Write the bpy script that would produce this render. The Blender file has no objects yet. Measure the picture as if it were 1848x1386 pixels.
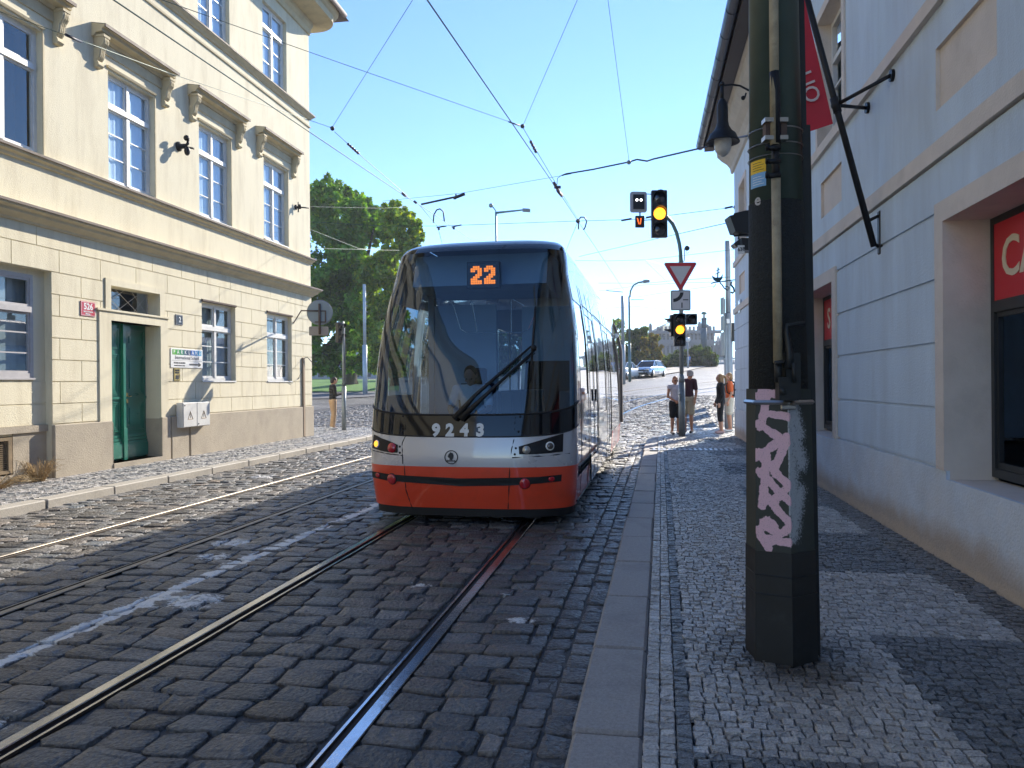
import bpy, math, random
import numpy as np
from mathutils import Vector, Matrix, Euler
random.seed(7); RNG = np.random.default_rng(7)
C = bpy.context.scene
R = math.radians
# ---------------------------------------------------------------- camera, world, sun, exposure
EYE = 1.6; FPX = 1388.0; YAW = R(9.85); ROLL = R(0.45)
cd = bpy.data.cameras.new('camera'); cam = bpy.data.objects.new('camera', cd); C.collection.objects.link(cam); C.camera = cam
cd.sensor_width = 36.0; cd.lens = 36.0 * FPX / 1848.0; cd.clip_start = 0.05; cd.clip_end = 3000
_rot = Matrix.Rotation(YAW, 4, 'Z') @ Matrix.Rotation(math.pi / 2 - 2.0 / FPX, 4, 'X') @ Matrix.Rotation(-ROLL, 4, 'Z')
cam.matrix_world = Matrix.Translation((0, 0, EYE)) @ _rot
SUN_EL = 28.0; SUN_AZ = 22.0          # azimuth clockwise from +Y
wd = bpy.data.worlds.new('World'); C.world = wd; wd.use_nodes = True
_n = wd.node_tree; _s = _n.nodes.new('ShaderNodeTexSky'); _s.sky_type = 'NISHITA'; _s.sun_disc = False
_s.sun_elevation = R(SUN_EL); _s.sun_rotation = R(SUN_AZ); _s.air_density = 1.0; _s.dust_density = 0.0; _s.ozone_density = 5.5; _s.altitude = 1800
_n.links.new(_s.outputs[0], _n.nodes['Background'].inputs[0]); _n.nodes['Background'].inputs[1].default_value = 0.15
sd = bpy.data.lights.new('sun', 'SUN'); sd.energy = 4.4; sd.angle = R(0.5); sd.color = (1.0, 0.905, 0.76)
so = bpy.data.objects.new('sun', sd); C.collection.objects.link(so)
_ce = math.cos(R(SUN_EL)); SUN = Vector((math.sin(R(SUN_AZ)) * _ce, math.cos(R(SUN_AZ)) * _ce, math.sin(R(SUN_EL))))
so.rotation_euler = SUN.to_track_quat('Z', 'Y').to_euler(); so.location = SUN * 50
C.view_settings.view_transform = 'Standard'; C.view_settings.look = 'None'; C.view_settings.gamma = 1.0; C.view_settings.exposure = 1.07
C.cycles.max_bounces = 8; C.cycles.diffuse_bounces = 6; C.cycles.glossy_bounces = 4; C.cycles.transmission_bounces = 6
C.cycles.transparent_max_bounces = 12; C.cycles.caustics_reflective = False; C.cycles.caustics_refractive = False
C.cycles.use_denoising = True; C.cycles.sample_clamp_indirect = 6.0

# ---------------------------------------------------------------- measuring helpers (pixel of the photograph -> ray in the street)
def ray(px, py):
    x = px - 924.0; y = 693.0 - py
    c, s = math.cos(ROLL), math.sin(ROLL)
    X = x * c + y * s; Z = -x * s + y * c - 2
    c, s = math.cos(YAW), math.sin(YAW)
    return Vector((X * c - FPX * s, X * s + FPX * c, Z)) / FPX
def at(px, py, D): return ray(px, py) * D + Vector((0, 0, EYE))
def on_x(px, py, X):
    r = ray(px, py); return r * (X / r.x) + Vector((0, 0, EYE))
def on_y(px, py, Y):
    r = ray(px, py); return r * (Y / r.y) + Vector((0, 0, EYE))
def on_z(px, py, Z):
    r = ray(px, py); return r * ((Z - EYE) / r.z) + Vector((0, 0, EYE))
def sstep(a, b, v):
    t = min(1.0, max(0.0, (v - a) / (b - a))); return t * t * (3 - 2 * t)
def H(X, Y):
    if Y < 20: return 0.0
    k = 0.021 + 0.023 * sstep(-0.33, 0.02, X / Y)
    d = Y - 25
    r = d if d > 4 else (d + 4) ** 2 / 16 * (1 if d > -4 else 0)
    if Y > 160: r = 135 + (Y - 160) * 0.4
    return k * r
def gpx(px, py, up=0.0):
    """ground point seen at this pixel"""
    r = ray(px, py); lo = None; t = 3.0
    while t < 400:
        P = r * t + Vector((0, 0, EYE))
        if P.z < H(P.x, P.y) + up: return Vector((P.x, P.y, H(P.x, P.y) + up))
        t += 0.05 if t < 60 else 0.15
    return P

# ---------------------------------------------------------------- object helpers
def tag(o, label=None, cat=None, group=None, kind=None):
    if label: o['label'] = label
    if cat: o['category'] = cat
    if group: o['group'] = group
    if kind: o['kind'] = kind
    return o
INV = {}
def thing(name, label, cat, loc=(0, 0, 0), rotz=0.0, group=None, world=False):
    o = bpy.data.objects.new(name, None); C.collection.objects.link(o)
    o.location = loc; o.rotation_euler = (0, 0, rotz); o.empty_display_size = 0.2
    if world: INV[o.name] = (Matrix.Translation(loc) @ Matrix.Rotation(rotz, 4, 'Z')).inverted()
    return tag(o, label, cat, group)
def copy_tree(o, parent=None):
    c = o.copy(); C.collection.objects.link(c)
    if parent is not None: c.parent = parent
    for ch in list(o.children): copy_tree(ch, c)
    return c
class MB:
    def __init__(s): s.v = []; s.f = []; s.m = []; s.sm = []; s.mi = 0; s.smooth = False
    def face(s, ids): s.f.append(tuple(ids)); s.m.append(s.mi); s.sm.append(s.smooth)
    def poly(s, pts):
        b = len(s.v); s.v += [tuple(p) for p in pts]; s.face(range(b, b + len(pts)))
    def box(s, x0, y0, z0, x1, y1, z1):
        b = len(s.v)
        s.v += [(x0, y0, z0), (x1, y0, z0), (x1, y1, z0), (x0, y1, z0), (x0, y0, z1), (x1, y0, z1), (x1, y1, z1), (x0, y1, z1)]
        for q in ((0, 3, 2, 1), (4, 5, 6, 7), (0, 1, 5, 4), (1, 2, 6, 5), (2, 3, 7, 6), (3, 0, 4, 7)): s.face([b + i for i in q])
    def bbox(s, x0, y0, z0, x1, y1, z1, b=0.01):
        """box with chamfered edges"""
        import itertools
        base = len(s.v); X = (x0, x1); Y = (y0, y1); Z = (z0, z1); idx = {}
        for i, j, k in itertools.product((0, 1), repeat=3):
            sx, sy, sz = (b if i == 0 else -b), (b if j == 0 else -b), (b if k == 0 else -b)
            idx[i, j, k] = (len(s.v), len(s.v) + 1, len(s.v) + 2)
            s.v += [(X[i], Y[j] + sy, Z[k] + sz), (X[i] + sx, Y[j], Z[k] + sz), (X[i] + sx, Y[j] + sy, Z[k])]
        def q(a): s.face(a)
        for i in (0, 1):
            o = [(0, 0), (1, 0), (1, 1), (0, 1)]
            if i == 0: o = o[::-1]
            q([idx[i, a, c][0] for a, c in o]); q([idx[a, i, c][1] for a, c in o[::-1]]); q([idx[a, c, i][2] for a, c in o])
        for a in (0, 1):
            for c in (0, 1):
                for ax in range(3):
                    def key(t):
                        k = [a, c]; k.insert(ax, t); return tuple(k)
                    u, w = [(1, 2), (0, 2), (0, 1)][ax]
                    A, B = idx[key(0)], idx[key(1)]
                    f = [A[u], B[u], B[w], A[w]]
                    if (a + c + ax) % 2: f = f[::-1]
                    q(f)
        for k, t in idx.items():
            f = list(t)
            if sum(k) % 2 == 0: f = f[::-1]
            q(f)
    def prism(s, prof, axis, a, b, cap=True):
        """prof 2-D outline extruded along axis from a to b; axis x: prof=(y,z); y: (x,z); z: (x,y)"""
        n = len(prof); o = len(s.v)
        for t in (a, b):
            for p in prof:
                s.v.append((t, p[0], p[1]) if axis == 'x' else (p[0], t, p[1]) if axis == 'y' else (p[0], p[1], t))
        for i in range(n):
            j = (i + 1) % n; s.face((o + i, o + j, o + n + j, o + n + i))
        if cap:
            s.face([o + i for i in range(n)][::-1]); s.face([o + n + i for i in range(n)])
    def tube(s, pts, r, seg=8, cap=True, r2=None):
        pts = [Vector(p) for p in pts]; n = len(pts); o = len(s.v)
        if not isinstance(r, (list, tuple)): r = [r + ((r2 if r2 is not None else r) - r) * i / max(1, n - 1) for i in range(n)]
        ref = None
        for i, p in enumerate(pts):
            d = (pts[min(i + 1, n - 1)] - pts[max(i - 1, 0)]).normalized()
            if ref is None:
                ref = Vector((0, 0, 1)) if abs(d.z) < 0.9 else Vector((1, 0, 0))
            u = d.cross(ref).normalized(); v = u.cross(d).normalized(); ref = v
            for k in range(seg):
                a = 2 * math.pi * k / seg; s.v.append(tuple(p + (u * math.cos(a) + v * math.sin(a)) * r[i]))
        sm = s.smooth; s.smooth = seg > 5
        for i in range(n - 1):
            for k in range(seg):
                l = (k + 1) % seg; s.face((o + i * seg + k, o + (i + 1) * seg + k, o + (i + 1) * seg + l, o + i * seg + l))
        s.smooth = False
        if cap:
            s.face([o + k for k in range(seg)]); s.face([o + (n - 1) * seg + k for k in range(seg)][::-1])
        s.smooth = sm
    def lathe(s, prof, c=(0, 0, 0), seg=16, ax='z'):
        """prof [(r, h)] round axis through c"""
        o = len(s.v); n = len(prof); c = Vector(c)
        for r, h in prof:
            for k in range(seg):
                a = 2 * math.pi * k / seg; x, y = r * math.cos(a), r * math.sin(a)
                p = (x, y, h) if ax == 'z' else (x, h, y) if ax == 'y' else (h, x, y)
                s.v.append(tuple(c + Vector(p)))
        sm = s.smooth; s.smooth = True
        for i in range(n - 1):
            for k in range(seg):
                l = (k + 1) % seg; f = (o + i * seg + k, o + i * seg + l, o + (i + 1) * seg + l, o + (i + 1) * seg + k)
                s.face(f if ax != 'y' else f[::-1])
        s.smooth = sm
        s.face([o + k for k in range(seg)]); s.face([o + (n - 1) * seg + k for k in range(seg)])
    def sphere(s, c, r, seg=12, rings=8):
        if not isinstance(r, (tuple, list)): r = (r, r, r)
        o = len(s.v); c = Vector(c)
        for i in range(rings + 1):
            t = math.pi * i / rings
            for k in range(seg):
                a = 2 * math.pi * k / seg
                s.v.append((c.x + r[0] * math.sin(t) * math.cos(a), c.y + r[1] * math.sin(t) * math.sin(a), c.z + r[2] * math.cos(t)))
        sm = s.smooth; s.smooth = True
        for i in range(rings):
            for k in range(seg):
                l = (k + 1) % seg; s.face((o + i * seg + k, o + (i + 1) * seg + k, o + (i + 1) * seg + l, o + i * seg + l))
        s.smooth = sm
    def xf(s, M, start=0):
        for i in range(start, len(s.v)): s.v[i] = tuple(M @ Vector(s.v[i]))
    def build(s, name, mats, parent=None, attrs=None, fix=False):
        if not isinstance(mats, (list, tuple)): mats = [mats]
        vs = s.v
        if parent is not None and parent.name in INV:
            M = INV[parent.name]; vs = [tuple(M @ Vector(p)) for p in vs]
        me = bpy.data.meshes.new(name); me.from_pydata(vs, [], s.f)
        for m in mats: me.materials.append(m)
        me.polygons.foreach_set('material_index', s.m); me.polygons.foreach_set('use_smooth', s.sm)
        if attrs:
            for an, vals in attrs.items():
                at_ = me.attributes.new(an, 'FLOAT', 'POINT'); at_.data.foreach_set('value', vals)
        if fix:
            import bmesh
            bm = bmesh.new(); bm.from_mesh(me); bmesh.ops.remove_doubles(bm, verts=bm.verts, dist=1e-5); bmesh.ops.recalc_face_normals(bm, faces=bm.faces); bm.to_mesh(me); bm.free()
        me.update()
        o = bpy.data.objects.new(name, me); C.collection.objects.link(o)
        if parent is not None: o.parent = parent
        return o
def struct(mb, name, mats, **k): return tag(mb.build(name, mats, **k), kind='structure')
def one(mb, name, mats, label, cat, group=None, **k): return tag(mb.build(name, mats, **k), label, cat, group)
def np_mesh(name, V, F, mat, attr=None, smooth=False):
    me = bpy.data.meshes.new(name); V = np.asarray(V, np.float32); F = np.asarray(F, np.int32); k = F.shape[1]
    me.vertices.add(len(V)); me.vertices.foreach_set('co', V.ravel())
    me.loops.add(F.size); me.loops.foreach_set('vertex_index', F.ravel())
    me.polygons.add(len(F)); me.polygons.foreach_set('loop_start', np.arange(0, F.size, k, dtype=np.int32))
    me.polygons.foreach_set('use_smooth', np.full(len(F), smooth))
    me.materials.append(mat); me.update(calc_edges=True); me.validate()
    if attr:
        for an, vals in attr.items():
            a = me.attributes.new(an, 'FLOAT_COLOR' if np.ndim(vals) == 2 else 'FLOAT', 'POINT')
            a.data.foreach_set('color' if np.ndim(vals) == 2 else 'value', np.asarray(vals, np.float32).ravel())
    o = bpy.data.objects.new(name, me); C.collection.objects.link(o); return o
def text_mb(txt, size, ext=0.003, bold=0.0, space=1.0, align='CENTER'):
    """letters as an MB in the local x-z plane facing -y, baseline centred on the origin"""
    cu = bpy.data.curves.new('t', 'FONT'); cu.body = txt; cu.size = size; cu.extrude = ext; cu.offset = bold; cu.space_character = space
    cu.align_x = align; cu.align_y = 'CENTER'; cu.resolution_u = 3
    o = bpy.data.objects.new('t', cu); C.collection.objects.link(o)
    dg = bpy.context.evaluated_depsgraph_get(); me = bpy.data.meshes.new_from_object(o.evaluated_get(dg))
    mb = MB(); mb.v = [(v.co.x, -v.co.z, v.co.y) for v in me.vertices]
    for p in me.polygons: mb.face(p.vertices)
    bpy.data.objects.remove(o); bpy.data.curves.remove(cu); bpy.data.meshes.remove(me)
    return mb
def merge(a, b, M=None):
    o = len(a.v); a.v += [tuple(M @ Vector(p)) if M else p for p in b.v]
    for f, sm in zip(b.f, b.sm): a.f.append(tuple(i + o for i in f)); a.m.append(a.mi); a.sm.append(sm)

# ---------------------------------------------------------------- materials
MC = {}
def mat(name, col, rough=0.6, metal=0.0, var=0.12, nscale=3.0, bump=0.0, bscale=40.0, spec=0.5, coat=0.0, emis=None, estr=0.0, stain=None, alpha=None, detail=6.0, streak=0.0, coatr=0.05):
    """principled with a large and a small noise breaking the colour up"""
    if name in MC: return MC[name]
    m = bpy.data.materials.new(name); m.use_nodes = True; nt = m.node_tree; N = nt.nodes; L = nt.links; B = N['Principled BSDF']
    B.inputs['Roughness'].default_value = rough; B.inputs['Metallic'].default_value = metal
    B.inputs['Specular IOR Level'].default_value = spec; B.inputs['Coat Weight'].default_value = coat; B.inputs['Coat Roughness'].default_value = coatr
    B.inputs['Base Color'].default_value = (*col, 1)
    tc = N.new('ShaderNodeTexCoord')
    if var > 0:
        nz = N.new('ShaderNodeTexNoise'); nz.inputs['Scale'].default_value = nscale; nz.inputs['Detail'].default_value = detail; nz.inputs['Roughness'].default_value = 0.62
        if streak > 0:
            mp = N.new('ShaderNodeMapping'); mp.inputs['Scale'].default_value = (1, 1, streak); L.new(tc.outputs['Object'], mp.inputs[0]); L.new(mp.outputs[0], nz.inputs['Vector'])
        else: L.new(tc.outputs['Object'], nz.inputs['Vector'])
        mr = N.new('ShaderNodeMapRange'); mr.inputs[1].default_value = 0.3; mr.inputs[2].default_value = 0.7; mr.inputs[3].default_value = 1 - var; mr.inputs[4].default_value = 1 + var
        L.new(nz.outputs[0], mr.inputs[0])
        mx = N.new('ShaderNodeVectorMath'); mx.operation = 'SCALE'; mx.inputs[0].default_value = col; L.new(mr.outputs[0], mx.inputs['Scale'])
        last = mx.outputs[0]
        if stain:
            n2 = N.new('ShaderNodeTexNoise'); n2.inputs['Scale'].default_value = stain[1]; n2.inputs['Detail'].default_value = 8; n2.inputs['Roughness'].default_value = 0.7
            L.new(tc.outputs['Object'], n2.inputs['Vector'])
            if streak > 0:
                mp2 = N.new('ShaderNodeMapping'); mp2.inputs['Scale'].default_value = (2.2, 2.2, 0.4); L.new(tc.outputs['Object'], mp2.inputs[0]); L.new(mp2.outputs[0], n2.inputs['Vector'])
            r2 = N.new('ShaderNodeMapRange'); r2.inputs[1].default_value = stain[2]; r2.inputs[2].default_value = stain[3]; r2.inputs[3].default_value = 0; r2.inputs[4].default_value = stain[4]
            L.new(n2.outputs[0], r2.inputs[0])
            mm = N.new('ShaderNodeMix'); mm.data_type = 'RGBA'; L.new(r2.outputs[0], mm.inputs[0]); L.new(last, mm.inputs[6]); mm.inputs[7].default_value = (*stain[0], 1)
            last = mm.outputs[2]
        L.new(last, B.inputs['Base Color'])
        rr = N.new('ShaderNodeMapRange'); rr.inputs[1].default_value = 0.3; rr.inputs[2].default_value = 0.7; rr.inputs[3].default_value = max(0.02, rough - 0.08 * (rough > .2)); rr.inputs[4].default_value = min(1, rough + 0.08 * (rough > .2))
        L.new(nz.outputs[0], rr.inputs[0]); L.new(rr.outputs[0], B.inputs['Roughness'])
    if bump > 0:
        nb = N.new('ShaderNodeTexNoise'); nb.inputs['Scale'].default_value = bscale; nb.inputs['Detail'].default_value = 5; L.new(tc.outputs['Object'], nb.inputs['Vector'])
        bp = N.new('ShaderNodeBump'); bp.inputs['Strength'].default_value = bump; bp.inputs['Distance'].default_value = 0.02; L.new(nb.outputs[0], bp.inputs['Height']); L.new(bp.outputs[0], B.inputs['Normal'])
    if emis: B.inputs['Emission Color'].default_value = (*emis, 1); B.inputs['Emission Strength'].default_value = estr
    MC[name] = m; return m
def glass_mat(name, tint=(0.5, 0.6, 0.65), fac=0.12, rough=0.02, see=0.6):
    """window glass: fresnel gloss over a tinted see-through layer"""
    if name in MC: return MC[name]
    m = bpy.data.materials.new(name); m.use_nodes = True; nt = m.node_tree; N = nt.nodes; L = nt.links; N.remove(N['Principled BSDF'])
    out = N['Material Output']; g = N.new('ShaderNodeBsdfGlossy'); g.inputs['Roughness'].default_value = rough; g.inputs['Color'].default_value = (0.95, 0.97, 1, 1)
    t = N.new('ShaderNodeBsdfTransparent'); t.inputs['Color'].default_value = (*[c * see for c in tint], 1)
    f = N.new('ShaderNodeFresnel'); f.inputs['IOR'].default_value = 1.55
    a = N.new('ShaderNodeMath'); a.operation = 'ADD'; a.use_clamp = True; a.inputs[1].default_value = fac; L.new(f.outputs[0], a.inputs[0])
    ge = N.new('ShaderNodeNewGeometry'); mf = N.new('ShaderNodeMix'); mf.data_type = 'FLOAT'; L.new(ge.outputs['Backfacing'], mf.inputs[0]); L.new(a.outputs[0], mf.inputs[2]); mf.inputs[3].default_value = 0.06
    x = N.new('ShaderNodeMixShader'); L.new(mf.outputs[0], x.inputs[0]); L.new(t.outputs[0], x.inputs[1]); L.new(g.outputs[0], x.inputs[2]); L.new(x.outputs[0], out.inputs[0])
    MC[name] = m; return m
def attr_mat(name, rough=0.5, bump=0.5, bscale=60, spec=0.5, var=0.25, nscale=25, paint=False):
    """colour from the 'tint' attribute of every single stone, broken up by noise"""
    if name in MC: return MC[name]
    m = bpy.data.materials.new(name); m.use_nodes = True; nt = m.node_tree; N = nt.nodes; L = nt.links; B = N['Principled BSDF']
    at_ = N.new('ShaderNodeAttribute'); at_.attribute_name = 'tint'; tc = N.new('ShaderNodeTexCoord')
    nz = N.new('ShaderNodeTexNoise'); nz.inputs['Scale'].default_value = nscale; nz.inputs['Detail'].default_value = 7; nz.inputs['Roughness'].default_value = 0.7; L.new(tc.outputs['Object'], nz.inputs['Vector'])
    mr = N.new('ShaderNodeMapRange'); mr.inputs[1].default_value = 0.3; mr.inputs[2].default_value = 0.7; mr.inputs[3].default_value = 1 - var; mr.inputs[4].default_value = 1 + var; L.new(nz.outputs[0], mr.inputs[0])
    mx = N.new('ShaderNodeVectorMath'); mx.operation = 'SCALE'; L.new(at_.outputs['Color'], mx.inputs[0]); L.new(mr.outputs[0], mx.inputs['Scale']); last = mx.outputs[0]
    if paint:
        # worn white line paint sticking to the stones in the 'paint' attribute
        ap = N.new('ShaderNodeAttribute'); ap.attribute_name = 'paint'
        n2 = N.new('ShaderNodeTexNoise'); n2.inputs['Scale'].default_value = 14; n2.inputs['Detail'].default_value = 8; n2.inputs['Roughness'].default_value = 0.75; L.new(tc.outputs['Object'], n2.inputs['Vector'])
        ad = N.new('ShaderNodeMath'); ad.operation = 'ADD'; L.new(ap.outputs['Fac'], ad.inputs[0]); L.new(n2.outputs[0], ad.inputs[1])
        r2 = N.new('ShaderNodeMapRange'); r2.inputs[1].default_value = 0.93; r2.inputs[2].default_value = 1.04; L.new(ad.outputs[0], r2.inputs[0])
        mm = N.new('ShaderNodeMix'); mm.data_type = 'RGBA'; L.new(r2.outputs[0], mm.inputs[0]); L.new(last, mm.inputs[6]); mm.inputs[7].default_value = (0.8, 0.79, 0.77, 1); last = mm.outputs[2]
    L.new(last, B.inputs['Base Color'])
    rr = N.new('ShaderNodeMapRange'); rr.inputs[1].default_value = 0.3; rr.inputs[2].default_value = 0.7; rr.inputs[3].default_value = rough + 0.12; rr.inputs[4].default_value = rough - 0.12; L.new(nz.outputs[0], rr.inputs[0]); L.new(rr.outputs[0], B.inputs['Roughness'])
    B.inputs['Specular IOR Level'].default_value = spec
    nb = N.new('ShaderNodeTexNoise'); nb.inputs['Scale'].default_value = bscale; nb.inputs['Detail'].default_value = 6; L.new(tc.outputs['Object'], nb.inputs['Vector'])
    bp = N.new('ShaderNodeBump'); bp.inputs['Strength'].default_value = bump; bp.inputs['Distance'].default_value = 0.03; L.new(nb.outputs[0], bp.inputs['Height']); L.new(bp.outputs[0], B.inputs['Normal'])
    MC[name] = m; return m

# ---------------------------------------------------------------- ground: earth sheet, setts, tracks, kerbs, pavements
def height_grid(name, xs, ys, dz, material):
    V = [(x, y, H(x, y) + dz) for y in ys for x in xs]; nx = len(xs); F = []
    for j in range(len(ys) - 1):
        for i in range(nx - 1): a = j * nx + i; F.append((a, a + 1, a + nx + 1, a + nx))
    return tag(np_mesh(name, V, F, material, smooth=True), kind='structure')
M_joint = mat('joint_sand', (0.07, 0.067, 0.068), 0.75, var=0.35, nscale=12, bump=0.5, bscale=120)
def far_sett_mat():
    m = bpy.data.materials.new('far_setts'); m.use_nodes = True; nt = m.node_tree; N = nt.nodes; L = nt.links; B = N['Principled BSDF']
    tc = N.new('ShaderNodeTexCoord'); br = N.new('ShaderNodeTexBrick'); br.inputs['Scale'].default_value = 1.0; br.inputs['Brick Width'].default_value = 0.24; br.inputs['Row Height'].default_value = 0.2
    br.inputs['Mortar Size'].default_value = 0.02; br.inputs['Mortar Smooth'].default_value = 0.6; br.inputs['Color1'].default_value = (0.21, 0.195, 0.18, 1); br.inputs['Color2'].default_value = (0.13, 0.125, 0.12, 1); br.inputs['Mortar'].default_value = (0.07, 0.065, 0.06, 1); br.inputs['Bias'].default_value = -0.1
    L.new(tc.outputs['Object'], br.inputs['Vector'])
    nz = N.new('ShaderNodeTexNoise'); nz.inputs['Scale'].default_value = 0.35; nz.inputs['Detail'].default_value = 8; L.new(tc.outputs['Object'], nz.inputs['Vector'])
    mr = N.new('ShaderNodeMapRange'); mr.inputs[1].default_value = 0.3; mr.inputs[2].default_value = 0.7; mr.inputs[3].default_value = 0.75; mr.inputs[4].default_value = 1.25; L.new(nz.outputs[0], mr.inputs[0])
    mx = N.new('ShaderNodeVectorMath'); mx.operation = 'SCALE'; L.new(br.outputs['Color'], mx.inputs[0]); L.new(mr.outputs[0], mx.inputs['Scale']); L.new(mx.outputs[0], B.inputs['Base Color'])
    B.inputs['Roughness'].default_value = 0.5
    n3 = N.new('ShaderNodeTexNoise'); n3.inputs['Scale'].default_value = 7; n3.inputs['Detail'].default_value = 4; L.new(tc.outputs['Object'], n3.inputs['Vector'])
    sub = N.new('ShaderNodeMath'); sub.operation = 'SUBTRACT'; L.new(n3.outputs[0], sub.inputs[0]); L.new(br.outputs['Fac'], sub.inputs[1])
    bp = N.new('ShaderNodeBump'); bp.inputs['Strength'].default_value = 0.9; bp.inputs['Distance'].default_value = 0.03; L.new(sub.outputs[0], bp.inputs['Height']); L.new(bp.outputs[0], B.inputs['Normal'])
    return m
M_far = far_sett_mat()
_ys = [-30, -10, 3, 10, 18] + list(range(20, 60, 2)) + list(range(60, 260, 6)) + [300, 500, 900, 2000]
height_grid('ground', [-900, -300, -120, -60] + list(range(-50, 60, 4)) + [70, 120, 300, 900], _ys, -0.075, mat('earth', (0.16, 0.15, 0.13), 0.9, var=0.3, nscale=0.5))
height_grid('road_bed', [-17, -12, -8, -4, 0, 2.6, 8, 14], [-20, -5, 3, 10, 15, 20, 22, 24, 26, 28, 30, 32, 34, 36, 38, 40, 42, 44, 45], -0.019, M_joint)
TRK = (-2.07, -5.24)
def stones(name, L, material, paint=None, n_side=2, hz=0.045, jit=0.006):
    """L: rows (cx, cy, hx, hy, rot, ztop, r, g, b); each stone an irregular rounded block"""
    L = np.array(L, float); n = len(L)
    if n_side == 2: ring = np.array([(-1, -.8), (-.8, -1), (.8, -1), (1, -.8), (1, .8), (.8, 1), (-.8, 1), (-1, .8)])
    else: ring = np.array([(-1, -1), (1, -1), (1, 1), (-1, 1)], float)
    k = len(ring)
    lev = [(1.0, -hz), (0.995, -0.007), (0.965, -0.001), (0.55, 0.0)] if n_side == 2 else [(1.0, -hz), (0.97, -0.003), (0.8, 0.0)]
    per = k * len(lev) + 1
    V = np.zeros((n, per, 3))
    wob = 1 + RNG.normal(0, 0.045, (n, k, 2)); tilt = RNG.normal(0, 0.022, (n, 2))
    for li, (sc, dz) in enumerate(lev):
        xy = ring[None] * wob * sc * L[:, None, 2:4]
        if n_side == 2: xy = np.clip(xy, -1.06 * L[:, None, 2:4], 1.06 * L[:, None, 2:4])
        z = L[:, None, 5] + dz + (RNG.normal(0, jit * 0.7, (n, k)) if dz > -0.005 else 0) + (tilt[:, None, 0] * xy[..., 0] + tilt[:, None, 1] * xy[..., 1]) * (dz > -hz)
        V[:, li * k:(li + 1) * k, :2] = xy; V[:, li * k:(li + 1) * k, 2] = z
    V[:, -1, 2] = L[:, 5] + RNG.normal(0.002, jit * 0.5, n)
    c, s = np.cos(L[:, 4])[:, None], np.sin(L[:, 4])[:, None]
    x = V[..., 0] * c - V[..., 1] * s + L[:, 0:1]; y = V[..., 0] * s + V[..., 1] * c + L[:, 1:2]
    V[..., 0] = x; V[..., 1] = y
    F = []
    for li in range(len(lev) - 1):
        for i in range(k):
            j = (i + 1) % k; F.append((li * k + i, li * k + j, (li + 1) * k + j, (li + 1) * k + i))
    o = (len(lev) - 1) * k
    for i in range(0, k, 2): F.append((o + i, o + (i + 1) % k, o + (i + 2) % k, per - 1))
    F = np.array(F)[None] + (np.arange(n) * per)[:, None, None]
    tint = np.ones((n, per, 4)); tint[..., :3] = L[:, None, 6:9]
    at_ = {'tint': tint.reshape(-1, 4)}
    if paint is not None: at_['paint'] = paint(V.reshape(-1, 3))
    return np_mesh(name, V.reshape(-1, 3), F.reshape(-1, 4), material, at_, smooth=(n_side == 2))
RAILX = [t + s * 0.7175 for t in TRK for s in (-1, 1)]
def kerbx(y): return -0.33 + (y - 3) * 0.0195      # outer edge of the right kerb
KERB_L = -7.74
def curve_x(Y): return 0.0
rows = []; y = 1.6
while y < 44.0:
    h = random.uniform(0.18, 0.222) if y < 14 else 0.2
    bounds = [KERB_L + 0.02]
    for rx in sorted(RAILX): bounds += [rx - 0.085, rx + 0.075]
    xr = (kerbx(y) - 0.31) if y < 20.5 else (2.4 if y < 22 else (9 if y < 31 else 13))
    bounds += [xr]
    if y > 23.8: bounds[0] = -16
    for a, b in zip(bounds[::2], bounds[1::2]):
        x = a + (0 if (a, b) != (bounds[0], bounds[1]) else -random.random() * 0.15)
        while x < b - 0.05:
            w = random.uniform(0.18, 0.32); w = min(w, b - x)
            if b - x - w < 0.09: w = b - x
            t = random.gauss(0.105, 0.024); t = max(0.055, min(0.19, t)); wm = random.gauss(0.01, 0.06)
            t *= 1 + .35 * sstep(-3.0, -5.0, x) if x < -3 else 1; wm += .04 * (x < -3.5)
            if random.random() < 0.06: t *= 1.5; wm += 0.1
            z = H(x, y) + random.gauss(0, 0.0045)
            sx = 0.03 * math.sin(y * 0.7) * 0
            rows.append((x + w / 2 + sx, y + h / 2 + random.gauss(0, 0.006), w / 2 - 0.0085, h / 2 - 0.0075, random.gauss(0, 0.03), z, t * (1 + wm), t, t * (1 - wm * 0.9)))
            x += w
    y += h
for yy in np.arange(1.6, 20.5, 0.21):      # two gutter courses laid along the kerb
    for k in (0, 1):
        t = max(0.05, random.gauss(0.1, 0.02)); rows.append((kerbx(yy) - 0.085 - 0.15 * k, yy + 0.1 + 0.07 * k, 0.068, 0.097, random.gauss(0, 0.02), random.gauss(-0.008, 0.003), t * 1.03, t, t))
def road_paint(V):
    x, y = V[:, 0], V[:, 1]
    lx = -3.70 + (y - 4) * 0.031
    p = np.clip(1.15 - np.abs(x - lx) / 0.115, 0, 1) * 0.95 * ((y > 2.2) & (y < 13.5)) * (0.9 + 0.2 * np.sin(y * 2.1) * np.sin(y * .9 + 1))
    for (cx, cy, r) in ((-1.05, 5.75, .07), (-1.78, 5.9, .11), (-0.85, 5.1, .13), (-2.5, 9.3, .14), (-3.2, 3.05, .3), (-3.3, 5.2, .25), (-4.15, 7.2, .25), (-4.0, 6.6, .2), (-5.2, 5.2, .2), (-1.5, 12, .2), (-6.6, 12.5, .3)):
        p = np.maximum(p, np.clip(1.6 - np.hypot(x - cx, y - cy) / r, 0, 1) * 0.54)
    return p
M_sett = attr_mat('granite_setts', rough=0.40, bump=1.0, bscale=38, spec=0.55, var=0.42, nscale=45, paint=True)
tag(stones('road', rows, M_sett, road_paint), kind='structure')
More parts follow.
